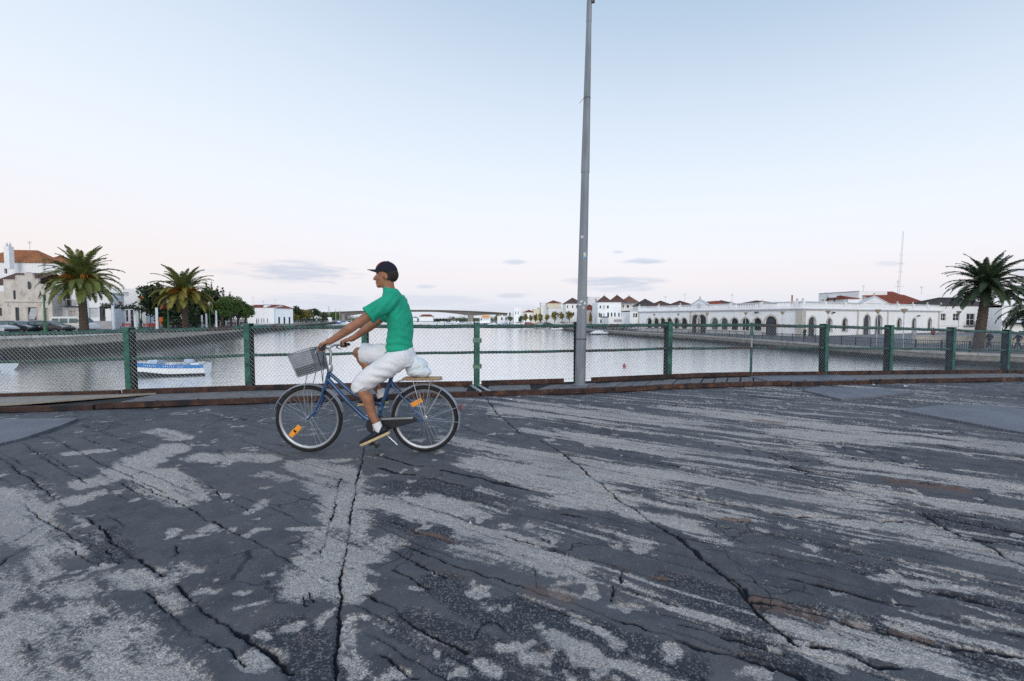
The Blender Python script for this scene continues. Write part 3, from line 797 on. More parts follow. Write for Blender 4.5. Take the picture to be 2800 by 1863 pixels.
for i in range(1, len(FX) - 1):
    if i == 10:      # thin makeshift post: green above, bare rusty pipe below
        c = Vector((FX[i], FY[i] - .0, FZ[i]))
        o = MB().box(c + Vector((0, 0, HF - .145)), (.05, .045, .29)).build('fence_post', M_green, fence, label='thin makeshift post, green on top and bare below', bevel=.003)
        MB().tube([c + Vector((0, 0, .55)), c + Vector((0, 0, HF - .29))], .018, 8).build('bare_pipe', mat('bare_grey_pipe', (.33, .33, .34), .6, .2, 9), o, smooth=50)
        MB().box(c + Vector((0, 0, .28)), (.038, .04, .58)).build('lower_bar', M_greenrail, o, bevel=.003)
    else:
        hpost(i)
# two clamps on the post beside the rider
d = fdir(7); n = Vector((d.y, -d.x, 0)); M = Matrix((d, n, Vector((0, 0, 1)))).transposed()
for zc in (.80, .33):
    c = Vector((FX[7], FY[7], FZ[7] + zc)); mb = MB()
    mb.box(c + n * .058, (.15, .014, .085), M); mb.box(c + d * .07 + n * .03, (.02, .07, .075), M); mb.box(c - d * .068 + n * .03, (.014, .07, .06), M)
    for q in (-.05, .05): mb.lathe([(.0, .02), (.012, .016), (.014, 0)], c + n * .066 + d * q, 6, 'Y')
    mb.build('post_clamp', M_lichen, fence, bevel=.003)
for i in range(1, len(FX) - 2):
    a = Vector((FX[i], FY[i], FZ[i])); b = Vector((FX[i + 1], FY[i + 1], FZ[i + 1])); d = (b - a).normalized(); n = Vector((d.y, -d.x, 0))
    for z, r, nm in ((HF - .048, .034, 'top_rail'), (HF * .525, .026, 'middle_rail')):
        pts = []
        for k in range(9):
            t = k / 8; p = a.lerp(b, t) + Vector((0, 0, z + random.uniform(-.004, .004) - .008 * math.sin(t * math.pi)))
            pts.append(p + d * (.008 if k == 0 else -.008 if k == 8 else 0) - n * .008)
        MB().tube(pts, r, 10).build(nm, M_greenrail, fence, smooth=50)
    # chain link: two sets of crossing diagonal wires, slightly zigzag
    L = (b - a).length; z0, z1 = .05, HF - .05; mb = MB(); pit = .068; hh = z1 - z0
    V = []; Fq = []
    def wire(p, q, r=.0018):
        dd = (q - p).normalized(); s1 = dd.cross(n).normalized() * r; s2 = n * r
        o = len(V)
        for e in (p, q):
            V.extend([e + s1, e - s1 * .5 + s2 * .87, e - s1 * .5 - s2 * .87])
        for k in range(3):
            k2 = (k + 1) % 3; Fq.append((o + k, o + k2, o + 3 + k2, o + 3 + k))
    tilt = .93
    for sgn in (1, -1):
        m_ = int((L + hh * tilt) / pit) + 2
        for k in range(-1, m_):
            s0 = k * pit - (hh * tilt if sgn == 1 else 0) + .01
            # clip the diagonal to the bay
            t0, t1 = 0., 1.
            ds = sgn * hh * tilt
            lo, hi = (0.03 - s0) / ds, (L - .03 - s0) / ds
            if sgn == -1: s0 = k * pit; lo, hi = (L - .03 - s0) / ds, (.03 - s0) / ds
            t0 = max(t0, lo); t1 = min(t1, hi)
            if t1 - t0 < .02: continue
            def pt(t): return a + d * (s0 + ds * t) + Vector((0, 0, z0 + hh * t)) + n * (.036 + sgn * .002) + Vector((0, 0, 1)) * 0
            wire(pt(t0), pt(t1))
    for z in (z0, z1): wire(a + Vector((0, 0, z)) + n * .036, b + Vector((0, 0, z)) + n * .036, .003)
    mb.add(V, Fq); mb.build('chain_link', M_wire, fence, kind='stuff', fix=False)
    # tie wires round the top rail
    tw = MB()
    for k in range(2, int(L / .14)):
        p = a.lerp(b, k * .14 / L) + Vector((0, 0, HF - .045)) - n * .008
        tw.lathe([(.0375, -.004), (.0375, .004)], p, 8, 'X')
        tw.tube([p + Vector((0, 0, -.03)), p + Vector((.004, 0, -.055)) + n * .02], .004, 5)
    tw.build('tie_wires', M_greenrail, fence, kind='stuff')

# ================================================================== STREET LAMP on the bridge
M_galv = mat('galvanised_pole', (.205, .225, .25), .5, .16, 3, .08, 30, .3, .5, (.27, .29, .31), (.45, .65), 1.3, (.14, .155, .18), (.6, .75), 6, stretch=(3, 3, .6))
b0 = P(1586, 1052, 8.34); t0 = P(1612, -10, 8.34)
lamp = thing('street_lamp', 'tall tapered grey galvanised lamp pole standing at the fence', 'street lamp', (b0.x, b0.y, b0.z))
ax_l = (t0 - b0); LL = ax_l.length; ax_l.normalize()
xl = Vector((1, 0, 0)); xl = (xl - ax_l * xl.dot(ax_l)).normalized(); yl = ax_l.cross(xl)
def lp(t): return b0 + ax_l * (LL * t)
def octo(c, r, n=8, ph=22.5 + 14): return [c + (xl * math.cos(R(ph + 360 * k / n)) + yl * math.sin(R(ph + 360 * k / n))) * r for k in range(n)]
tj = [(1052 - y) / 1062 for y in (1052, 463, 58, -10)]
MB().loft([octo(lp(0), .098), octo(lp(tj[1]), .070)]).build('lower_shaft', M_galv, lamp, fix=True)
MB().loft([octo(lp(tj[1]), .0755), octo(lp(tj[1] + .004), .0765), octo(lp(tj[2]), .0455)]).build('middle_shaft', M_galv, lamp)
top = lp(1.0) + ax_l * .15
MB().loft([octo(lp(tj[2]), .049), octo(top, .042)]).build('upper_shaft', M_galv, lamp)
MB().lathe([(.14, 0), (.14, .012), (.10, .016), (.10, .05)], b0 + Vector((0, 0, -.01)), 16).build('base_plate', M_galv, lamp)
MB().loft([octo(lp(.12), .0955), octo(lp(.1235), .0955)], caps=False).build('band', mat('dark_band', (.09, .09, .10), .6), lamp)
arm = MB(); arm.tube([top, top + ax_l * .12 + xl * .1, top + ax_l * .2 + xl * .5, top + ax_l * .24 + xl * 1.1], .032, 10)
arm.build('arm', M_galv, lamp, smooth=50)
ld = MB(); c = top + ax_l * .24 + xl * 1.35
ld.loft([[c + xl * (sx * w) + yl * (sy * w * .45) + ax_l * z for sx, sy in ((-1, -1), (1, -1), (1, 1), (-1, 1))] for w, z in ((.22, -.05), (.3, 0), (.28, .06), (.14, .1))])
ld.build('lamp_head', mat('dark_lamp_head', (.08, .09, .10), .5), lamp, smooth=40)
brk = MB(); brk.box(top - ax_l * .22 + xl * .06 - yl * .02, (.06, .05, .10)); brk.build('arm_bracket', mat('dark_lamp_head', (.08, .09, .10)), lamp)
cu = lp((1052 - 262) / 1062); rr = .061
MB().loft([octo(cu, rr + .004), octo(cu + ax_l * .014, rr + .004)], caps=False).build('cable_tie', mat('dark_band', (.09, .09, .10)), lamp)
MB().tube([cu - xl * rr, cu - xl * .11 - ax_l * .05, cu - xl * .13 - ax_l * .08], .004, 5).build('tie_tail', mat('dark_band', (.09, .09, .10)), lamp)
def sticker(t, ang, w, h, r, m, name, rot=0, dx=0):
    # a thin patch lying on the facet of the pole that faces ang (degrees from +x towards -y)
    nn = xl * math.cos(R(ang)) - Vector((0, 1, 0)) * math.sin(R(ang)); nn.normalize()
    ta = nn.cross(ax_l).normalized(); c = lp(t) + nn * (r * .930 + .002) + ta * dx
    Mx = Matrix((ta, nn, ax_l)).transposed() @ Matrix.Rotation(R(rot), 3, 'Y')
    return MB().box(c, (w, .003, h), Mx).build(name, m, lamp)
M_wht = mat('white_paper', (.75, .76, .76), .7, .1)
fa = [(22.5 + 14 + 22.5 + 45 * k) % 360 for k in range(8)]
# facets facing the camera: directions in degrees towards -y
fsel = sorted([360 - a for a in fa if 180 < a < 360])
fl, fr_ = [a for a in fsel if 60 < a <= 110][0:1], [a for a in fsel if 20 < a < 80][0:1]
A1 = fsel[1] if len(fsel) > 1 else 90
t_s = (1052 - 690) / 1062; r_s = .098 + (.070 - .098) * t_s / tj[1]
sticker(t_s, A1, .062, .115, r_s, mat('sticker_blue', (.10, .38, .62), .5, .2, 20), 'sticker')
sticker(t_s + .001, A1, .044, .075, r_s + .003, mat('sticker_yellow', (.62, .60, .22), .5, .3, 40, col2=(.75, .8, .8), thr=(.45, .6), mscale=30), 'sticker', dx=.004)
t_s = (1052 - 640) / 1062
sticker(t_s, fsel[2], .05, .05, .098 - .028 * t_s / tj[1], mat('tape_residue', (.55, .57, .58), .6, .3, 60), 'tape_residue')
for y, w, h, rot, k, dx in ((818, .05, .03, 30, 2, -.02), (826, .06, .02, -20, 2, .01), (822, .03, .045, 15, 1, -.02), (835, .03, .02, 40, 1, .0)):
    t_s = (1052 - y) / 1062
    sticker(t_s, fsel[k], w, h, .098 - .028 * t_s / tj[1], M_wht, 'torn_paper', rot, dx)

# ================================================================== BICYCLE
YC = 4.39
M_blue = mat('bicycle_blue_paint', (.016, .065, .17), .34, .25, 6, 0, 30, 0, .5, (.06, .17, .30), (.56, .66), 9, (.015, .018, .03), (.60, .68), 22, coat=.3)
M_chrome = mat('dull_chrome', (.52, .54, .56), .30, .15, 10, 0, 30, .85)
M_alu = mat('rim_aluminium', (.36, .38, .41), .42, .12, 10, 0, 30, .7)
M_rub = mat('black_rubber', (.018, .018, .020), .8, .25, 30, .1, 80)
M_fend = mat('grey_mudguard', (.33, .36, .40), .42, .15, 8, 0, 30, .35)
M_blkp = mat('black_plastic', (.02, .02, .024), .5, .2, 20)
M_refl = mat('orange_reflector', (.90, .34, .02), .35, .12, 60, .3, 160, 0, .6)
M_wood = mat('rack_wood', (.40, .25, .13), .6, .25, 12, .1, 40, stretch=(1, 8, 8))
bike = thing('bicycle', 'blue city bicycle with wire front basket, ridden across the bridge', 'bicycle', (-1.41, YC, 0))
HUBF, HUBR, BBP = Vector((-1.975, YC, .327)), Vector((-.85, YC, .327)), Vector((-1.325, YC, .275))
def V3(x, z, y=0.): return Vector((x, YC + y, z))
def wheel(hub, refl, name, lab):
    rim = MB().lathe([(.289, -.011), (.294, -.012), (.280, -.011), (.270, -.006), (.270, .006), (.280, .011), (.294, .012)], hub, 64, 'Y').build(name, M_alu, bike, smooth=40, label=lab)
    MB().lathe([(.306 + .0205 * math.cos(2 * math.pi * k / 10), .0205 * math.sin(2 * math.pi * k / 10)) for k in range(11)], hub, 64, 'Y').build('tyre', M_rub, rim, smooth=60)
    MB().lathe([(.0, -.05), (.012, -.05), (.014, -.03), (.026, -.028), (.026, -.024), (.015, -.02), (.015, .02), (.026, .024), (.026, .028), (.014, .03), (.012, .05), (0, .05)], hub, 16, 'Y').build('hub', M_chrome, rim, smooth=40)
    sp = MB()
    for k in range(32):
        a = 2 * math.pi * k / 32 + .05; s = 1 if k % 2 else -1
        b = a + (.9 if (k // 2) % 2 else -.9) * .55
        sp.tube([hub + Vector((math.cos(b) * .025, s * .026, math.sin(b) * .025)), hub + Vector((math.cos(a) * .272, s * .003, math.sin(a) * .272))], .0014, 4, caps=False)
    sp.build('spokes', M_chrome, rim, kind='stuff', fix=False)
    for ang, rad, wd, hg, rot in refl:
        c = hub + Vector((math.cos(R(ang)) * rad, -.012, math.sin(R(ang)) * rad))
        MB().box(c, (wd, .012, hg), Matrix.Rotation(-R(rot), 3, 'Y')).build('wheel_reflector', M_refl, rim, bevel=.004)
    return rim
# reflector places read off the photograph: below-left on the front wheel, above-left on the rear wheel
wheel(HUBF, [(222, .150, .082, .052, 50), (222, .208, .082, .050, 50)], 'front_wheel', 'spoked front wheel with a pair of orange reflectors')
wheel(HUBR, [(118, .175, .135, .048, 28)], 'rear_wheel', 'spoked rear wheel with one long orange reflector')
fr = MB()
HT, HB = V3(-1.765, .80), V3(-1.805, .655)
fr.tube([HT, HB], .021, 12)
fr.tube([V3(-1.785, .715), V3(-1.60, .50), V3(-1.45, .35), BBP], [.021, .021, .021, .023], 12)
fr.tube([V3(-1.772, .775), V3(-1.56, .585), V3(-1.40, .49), V3(-1.262, .47)], .017, 12)
ST = V3(-1.165, .745)
fr.tube([BBP, ST], .0185, 12)
fr.lathe([(.026, -.04), (.028, -.035), (.028, .035), (.026, .04)], BBP, 16, 'Y', caps=True)
for s in (-1, 1):
    fr.tube([BBP + Vector((.03, s * .025, 0)), BBP + Vector((.15, s * .045, .01)), HUBR + Vector((0, s * .06, 0))], [.012, .012, .009], 8)
    fr.tube([V3(-1.18, .70, s * .02), V3(-1.12, .62, s * .05), HUBR + Vector((0, s * .06, 0))], [.010, .010, .008], 8)
fr.build('frame', M_blue, bike, smooth=50)
fk = MB(); fk.tube([HB + Vector((0, -.04, -.012)), HB + Vector((0, .04, -.012))], .017, 8)
for s in (-1, 1):
    fk.tube([HB + Vector((0, s * .04, -.01)), V3(-1.84, .53, s * .045), V3(-1.90, .40, s * .05), HUBF + Vector((0, s * .055, 0))], [.015, .014, .012, .009], 8)
fk.build('fork', M_blue, bike, smooth=50)
def mudguard(hub, a0, a1, m, nm, stays):
    mb = MB(); rings = []
    for k in range(25):
        a = R(a0 + (a1 - a0) * k / 24); e = Vector((math.cos(a), 0, math.sin(a)))
        row = [hub + e * (.348 - .010 * abs(q) ** 2) + Vector((0, q * .030, 0)) for q in (-1, -.6, 0, .6, 1)]
        rings.append(row + [p - e * .003 for p in reversed(row)])
    mb.loft(rings); o = mb.build(nm, m, bike, smooth=50)
    st = MB()
    for a in stays:
        for s in (-1, 1):
            st.tube([hub + Vector((0, s * .058, 0)), hub + Vector((math.cos(R(a)) * .345, s * .03, math.sin(R(a)) * .345))], .003, 5)
    st.build('guard_stay', M_chrome, o)
mudguard(HUBF, 165, 12, M_fend, 'mudguard', (40, 150))
mudguard(HUBR, 168, -18, M_fend, 'mudguard', (20, 60, -5))
sp = MB().tube([ST + Vector((-.005, 0, -.03)), V3(-1.145, .85)], .0125, 10).build('seat_post', M_chrome, bike, smooth=50)
sd = MB(); rings = []
for k, (x, hw, z0, z1) in enumerate([(-1.245, .012, .868, .884), (-1.23, .022, .862, .892), (-1.18, .032, .856, .896), (-1.13, .055, .850, .898), (-1.08, .09, .848, .902), (-1.03, .10, .850, .912), (-.995, .085, .858, .912), (-.985, .05, .868, .905)]):
    rings.append([V3(x, (z0 + z1) / 2 + (z1 - z0) / 2 * math.sin(a), hw * math.cos(a)) for a in [2 * math.pi * q / 14 for q in range(14)]])
sd.loft(rings); sd.build('saddle', M_blkp, bike, smooth=60)
stm = MB(); HBc = V3(-1.772, 1.015)
stm.tube([HT + Vector((-.0, 0, -.02)), V3(-1.755, .92), V3(-1.752, .985), HBc], .0125, 10)
stm.lathe([(.026, -.03), (.028, -.02), (.028, .02), (.026, .03)], HT + Vector((0, 0, .02)), 12, caps=True)
stm.build('stem', M_chrome, bike, smooth=50)
GR = {}
hb = MB(); pts = []
for s in (-1, 1):
    GR[s] = (V3(-1.718, 1.035, s * .285), Vector((.34, s * .94, -.02)).normalized())
left = [HBc, V3(-1.79, 1.02, -.08), V3(-1.785, 1.035, -.17), GR[-1][0] - GR[-1][1] * .06, GR[-1][0] + GR[-1][1] * .06]
rightp = [HBc, V3(-1.79, 1.02, .08), V3(-1.785, 1.035, .17), GR[1][0] - GR[1][1] * .06, GR[1][0] + GR[1][1] * .06]
hb.tube(list(reversed(left)) + rightp[1:], .0115, 10)
hbar = hb.build('handlebar', M_chrome, bike, smooth=50)
for s in (-1, 1):
    c, g = GR[s]
    MB().tube([c - g * .055, c - g * .05, c + g * .06, c + g * .066], [.0135, .0165, .0165, .013], 12).build('grip', M_blkp, hbar, smooth=50)
    MB().tube([c - g * .085 + Vector((-.012, 0, -.004)), c - g * .05 + Vector((-.055, 0, -.03)), c + g * .03 + Vector((-.062, 0, -.05))], [.008, .006, .005], 8).build('brake_lever', M_chrome, hbar, smooth=50)
    MB().tube([c - g * .09 + Vector((-.02, 0, 0)), V3(-1.86, 1.03, s * .10), V3(-1.84, .86, s * .03), HB + Vector((-.03, 0, .02))], .0032, 6).build('brake_cable', M_blkp, hbar)
MB().ell(V3(-1.76, 1.065, -.15), (.02, .02, .018)).build('bell', M_chrome, hbar, smooth=60)
# basket: tilted wire crate with a dark lower panel
tl = Matrix.Rotation(-R(18), 3, 'Y')
bc = V3(-1.958, .888); BW, BD, BH = .205, .30, .225
wires = MB()
def bp(x, y, z):
    k = 1 + .12 * (z / BH)
    return bc + tl @ Vector((x * k, y * k, z))
hw, hd, hh = BW / 2, BD / 2, BH / 2
for z in np.linspace(-hh, hh, 12):
    r = .0045 if abs(abs(z) - hh) < 1e-6 else .0022
    wires.tube([bp(-hw, -hd, z), bp(hw, -hd, z), bp(hw, hd, z), bp(-hw, hd, z), bp(-hw, -hd, z)], r, 5, caps=False)
for t in np.linspace(-1, 1, 17):
    for sy in (-1, 1): wires.tube([bp(t * hw, sy * hd, -hh), bp(t * hw, sy * hd, hh)], .0019, 4, caps=False)
for t in np.linspace(-1, 1, 21):
    for sx in (-1, 1): wires.tube([bp(sx * hw, t * hd, -hh), bp(sx * hw, t * hd, hh)], .0019, 4, caps=False)
    wires.tube([bp(-hw, t * hd, -hh), bp(hw, t * hd, -hh)], .0019, 4, caps=False)
bk = wires.build('front_basket', mat('basket_wire', (.34, .36, .38), .4, .15, 10, 0, 30, .5), bike, fix=False)
lin_ = MB()
lin_.add([bp(x * .97, y * .97, z) for z in (-hh + .006, -hh + .075) for x, y in ((-hw, -hd), (hw, -hd), (hw, hd), (-hw, hd))], [(0, 1, 2, 3), (0, 1, 5, 4), (1, 2, 6, 5), (2, 3, 7, 6), (3, 0, 4, 7)])
lin_.build('basket_floor', M_blkp, bk)
ln2 = MB()
ln2.add([bp(x * .985, y * .985, z) for z in (-hh + .076, hh - .012) for x, y in ((-hw, -hd), (hw, -hd), (hw, hd), (-hw, hd))], [(0, 1, 5, 4), (1, 2, 6, 5), (2, 3, 7, 6), (3, 0, 4, 7)])
ln2.build('basket_liner', mat('grey_liner', (.36, .38, .42), .7, .2, 12, .2, 60), bk)
bs = MB()
for s in (-1, 1): bs.tube([HUBF + Vector((0, s * .06, 0)), V3(-1.985, .60, s * .09), bp(-.02, s * .1, -hh)], .004, 6)
bs.tube([bp(hw, 0, .05), V3(-1.79, .99)], .006, 6); bs.build('basket_stay', M_chrome, bk)
# cranks, pedals, chain guard
cr = MB(); cr.tube([BBP + Vector((0, -.06, 0)), BBP + Vector((0, .06, 0))], .012, 10)
PD = {-1: BBP + Vector((.022, -.135, -.165)), 1: BBP + Vector((-.022, .135, .165))}
for s in (-1, 1):
    cr.bar(BBP + Vector((0, s * .062, 0)), PD[s] + Vector((0, -s * .045, 0)) - Vector((0, s * .02, 0)), .026, .012, up=(0, 1, 0))
cro = cr.build('crank', M_chrome, bike, smooth=40)
MB().lathe([(.0, .045), (.092, .045), (.095, .048), (.092, .051), (0, .051)], BBP, 32, 'Y').build('chain_ring', M_chrome, cro, smooth=30)
for s in (-1, 1):
    tp = Matrix.Rotation(R(22), 3, 'Y') if s == -1 else Matrix.Rotation(-R(5), 3, 'Y')
    pm = MB(); pm.box(PD[s] + tp @ Vector((-.03, 0, 0)), (.025, .085, .024), tp); pm.box(PD[s] + tp @ Vector((.03, 0, 0)), (.025, .085, .024), tp); pm.box(PD[s], (.06, .018, .014), tp)
    pm.build('pedal', M_blkp, cro, bevel=.003)
cg = MB(); prof = []
for a in range(80, 281, 20): prof.append(BBP + Vector((math.cos(R(a)) * .080, -.068, math.sin(R(a)) * .080)))
prof += [HUBR + Vector((-.12, -.068, -.030)), HUBR + Vector((-.06, -.068, -.01)), HUBR + Vector((-.06, -.068, .02)), HUBR + Vector((-.12, -.068, .035))]
cg.prism(prof, (0, .012, 0)); cg.build('chain_guard', M_blkp, bike, bevel=.004)
MB().bar(BBP + Vector((0, -.0715, .062)), HUBR + Vector((-.10, -.0715, .024)), .004, .018).build('guard_trim', M_chrome, bike)
# rear rack with a board
rk = MB()
for s in (-1, 1):
    rk.tube([V3(-1.12, .69, s * .05), V3(-1.04, .712, s * .06), V3(-.70, .712, s * .06), V3(-.675, .715, 0)], .0055, 8)
    for x in (-.95, -.78): rk.tube([V3(x, .712, s * .06), HUBR + Vector((.0, s * .062, .01))], .0045, 6)
for x in (-1.0, -.9, -.8): rk.tube([V3(x, .712, -.06), V3(x, .712, .06)], .0045, 6)
rko = rk.build('rear_rack', M_chrome, bike, smooth=50)
MB().box(V3(-.868, .7255), (.36, .155, .014)).build('rack_board', M_wood, rko, bevel=.003)
MB().tube([BBP + Vector((.03, -.05, -.02)), V3(-1.13, .12, -.075), V3(-1.1, .09, -.08)], [.009, .008, .008], 8).build('kick_stand', M_chrome, bike, smooth=50)
MB().box(V3(-.50, .44), (.012, .05, .06)).build('rear_lamp', mat('red_lamp', (.35, .02, .02), .3), bike, bevel=.005)
# ================================================================== PEOPLE
def remesh(mb, name, m, voxel, smooth_it=4, parent=None, folds=None, label=None, fac=.5):
    """fuse overlapping closed shapes into one continuous surface"""
    me = mb.mesh(name + '_src', m)
    tmp = bpy.data.objects.new('tmp', me); COL.objects.link(tmp)
    md = tmp.modifiers.new('r', 'REMESH'); md.mode = 'VOXEL'; md.voxel_size = voxel
    if smooth_it:
        ms = tmp.modifiers.new('s', 'SMOOTH'); ms.iterations = smooth_it; ms.factor = fac
    dg = bpy.context.evaluated_depsgraph_get(); dg.update()
    ev = tmp.evaluated_get(dg)
    out = bpy.data.meshes.new_from_object(ev)
    bpy.data.objects.remove(tmp); bpy.data.meshes.remove(me)
    if folds:
        nv = len(out.vertices); co = np.zeros(nv * 3); no = np.zeros(nv * 3)
        out.vertices.foreach_get('co', co); out.vertices.foreach_get('normal', no)
        co = co.reshape(-1, 3); no = no.reshape(-1, 3)
        co += no * folds(co)[:, None]
        out.vertices.foreach_set('co', co.ravel())
    org = ORG.get(parent.name, Vector()) if parent is not None else Vector()
    if org.length:
        out.transform(Matrix.Translation(-org))
    out.polygons.foreach_set('use_smooth', [True] * len(out.polygons))
    out.name = name
    out.materials.clear(); out.materials.append(m)
    o = bpy.data.objects.new(name, out); COL.objects.link(o)
    if parent is not None:
        o.parent = parent; ORG[o.name] = org
    if label: o['label'] = label
    return o
def ering(c, rx, ry, n=20, tilt=0.):
    c = Vector(c); t = Matrix.Rotation(tilt, 3, 'Y')
    return [c + t @ Vector((rx * math.cos(2 * math.pi * k / n), ry * math.sin(2 * math.pi * k / n), 0)) for k in range(n)]
def limb(mb, pts, rad, n=14):
    # smooth tapered limb: refine the polyline and round the ends
    P_ = [Vector(p) for p in pts]
    mb.tube(P_, rad, n)
    for p, r in zip(P_, rad): mb.ell(p, r, nu=12, nv=8)

M_skin = mat('tanned_skin', (.34, .155, .088), .5, .16, 14, .25, 160, 0, .4, (.27, .108, .062), (.48, .68), 9, (.42, .20, .12), (.6, .75), 20)
M_shirt = mat('green_tshirt', (.014, .36, .22), .85, .10, 5, .12, 220)
M_short = mat('white_shorts', (.78, .78, .80), .85, .05, 5, .12, 200)
M_cap = mat('navy_cap', (.012, .012, .022), .8, .2, 20, .2, 200)
M_capr = mat('red_cap_panel', (.55, .07, .02), .8, .15, 20)
M_hair = mat('dark_hair', (.03, .024, .02), .8, .3, 80, .4, 150)
M_shoe = mat('navy_shoe', (.012, .014, .024), .6, .2, 30)
M_sole = mat('tan_sole', (.58, .45, .24), .7, .15, 20)
M_sock = mat('white_sock', (.78, .78, .78), .9, .06, 30)
rider = thing('person', 'man in green t-shirt, white shorts and dark cap riding a bicycle', 'person', (-1.1, YC, 0))
def J(x, y, z): return Vector((x, YC + y, z))
bd = MB()
# trunk
bd.loft([ering(J(-1.055, 0, z), rx, ry) if False else ering(J(x, 0, z), rx, ry) for x, z, rx, ry in
         ((-1.06, .87, .085, .12), (-1.075, .95, .090, .14), (-1.083, 1.05, .090, .135), (-1.078, 1.18, .090, .135), (-1.09, 1.32, .092, .155), (-1.115, 1.43, .088, .160), (-1.145, 1.49, .072, .125), (-1.165, 1.53, .055, .065))])
limb(bd, [J(-1.16, 0, 1.50), J(-1.185, 0, 1.60), J(-1.195, 0, 1.67)], [.062, .056, .056])
# head: skull, face, jaw, nose, brow, lips, ears
bd.ell(J(-1.198, 0, 1.735), (.098, .077, .100), nu=20, nv=14)
bd.ell(J(-1.238, 0, 1.672), (.066, .060, .078), Matrix.Rotation(R(-12), 3, 'Y'), 18, 12)
bd.ell(J(-1.277, 0, 1.618), (.026, .030, .024)); bd.ell(J(-1.255, 0, 1.635), (.04, .045, .03))
bd.tube([J(-1.292, 0, 1.728), J(-1.306, 0, 1.705), J(-1.322, 0, 1.682)], [.009, .012, .015], 8); bd.ell(J(-1.318, 0, 1.679), (.016, .017, .012))
bd.ell(J(-1.285, 0, 1.738), (.016, .05, .012)); bd.ell(J(-1.298, 0, 1.650), (.012, .026, .007)); bd.ell(J(-1.296, 0, 1.638), (.012, .024, .008))
for s in (-1, 1):
    bd.ell(J(-1.19, s * .079, 1.700), (.020, .009, .033), Matrix.Rotation(R(-12), 3, 'Y'))
    bd.ell(J(-1.262, s * .045, 1.686), (.026, .022, .024))
    # arms
    sh = J(-1.13, s * .185, 1.455); elb = J(-1.395, s * .262, 1.262); wr = J(-1.635, s * .287, 1.098)
    limb(bd, [sh, sh.lerp(elb, .35), sh.lerp(elb, .7), elb, elb.lerp(wr, .3), elb.lerp(wr, .7), wr], [.060, .053, .047, .043, .045, .036, .029])
    # hand closed on the grip
    c, g = GR[s]; e1 = Vector((0, 0, 1)); e2 = g.cross(e1); e2 = e2 if e2.x < 0 else -e2
    e2.normalize()
    def cyl(o, th, r): return c + g * o + (e1 * math.cos(R(th)) + e2 * math.sin(R(th))) * r
    kn = [cyl(o, 20, .036) for o in (-.036, -.012, .012, .034)]
    palm0 = wr + (c - wr) * .25
    pm = MB()
    mid = (c - wr) * .5 + wr + Vector((0, 0, .018))
    limb(bd, [wr, palm0 + Vector((0, 0, .01))], [.029, .031])
    for q, o in enumerate((-.036, -.012, .012, .034)):
        limb(bd, [palm0 + g * o * .6 + Vector((0, 0, .012)), kn[q]], [.0175, .0135])
        ln = (1.0, 1.08, 1.03, .9)[q]; rad = (.0098, .0100, .0096, .0085)[q]
        limb(bd, [kn[q], cyl(o, 20 + 62 * ln, .033), cyl(o, 20 + 120 * ln, .030), cyl(o, 20 + 175 * ln, .028)], [rad * 1.12, rad, rad * .95, rad * .85], 8)
    limb(bd, [palm0 - g * .022, cyl(-.052, -35, .032), cyl(-.058, -95, .028), cyl(-.050, -140, .028)], [.0155, .0125, .0115, .0098], 8)
# legs
HIPL, KNL, ANL = J(-1.06, -.09, .93), J(-1.445, -.125, .675), J(-1.262, -.130, .268)
HIPR, KNR, ANR = J(-1.06, .09, .93), J(-1.525, .12, .962), J(-1.315, .130, .545)
for hip, kn_, an in ((HIPL, KNL, ANL), (HIPR, KNR, ANR)):
    cal = kn_.lerp(an, .32) + Vector((.022, 0, .004))
    limb(bd, [hip, hip.lerp(kn_, .4), hip.lerp(kn_, .85), kn_, kn_.lerp(an, .15), cal, kn_.lerp(an, .65), an], [.078, .072, .058, .056, .053, .056, .041, .034])
FOOT = {}
for s, an, pitch in ((-1, ANL, 24), (1, ANR, 4)):
    d = Vector((-math.cos(R(pitch)), 0, -math.sin(R(pitch)))); u = Vector((-math.sin(R(pitch)), 0, math.cos(R(pitch))))
    heel = an - u * .075 - d * .065 if s == -1 else an - u * .08 - d * .06
    FOOT[s] = (heel, d, u, an)
    limb(bd, [an, heel + d * .05 + u * .045, heel + d * .14 + u * .030, heel + d * .22 + u * .022], [.033, .030, .022, .014], 10)
body = remesh(bd, 'body', M_skin, .0065, 3, rider)
for s in (-1, 1):
    MB().ell(J(-1.281, s * .031, 1.712), (.009, .013, .009)).build('eye', mat('eye_white', (.55, .52, .48), .3), body, smooth=60)
    MB().ell(J(-1.2855, s * .031, 1.712), (.0055, .006, .006)).build('iris', mat('dark_iris', (.02, .012, .008), .2), body, smooth=60)
    MB().tube([J(-1.288, s * .012, 1.731), J(-1.290, s * .03, 1.736), J(-1.274, s * .053, 1.731)], [.004, .005, .003], 6).build('eyebrow', M_hair, body)
# hair below the cap, at the back and sides
hr = MB()
hr.ell(J(-1.180, 0, 1.722), (.092, .0815, .085), nu=20, nv=14)
o = hr.build('hair', M_hair, body, smooth=60)
# cut the hair away from the face
bm = bmesh.new(); bm.from_mesh(o.data); og = ORG[o.name]
bmesh.ops.bisect_plane(bm, geom=bm.verts[:] + bm.edges[:] + bm.faces[:], plane_co=J(-1.215, 0, 1.70) - og, plane_no=Vector((-1, 0, .25)), clear_outer=True)
bmesh.ops.bisect_plane(bm, geom=bm.verts[:] + bm.edges[:] + bm.faces[:], plane_co=J(-1.15, 0, 1.660) - og, plane_no=Vector((-.35, 0, -1)), clear_outer=True)
bm.to_mesh(o.data); bm.free()
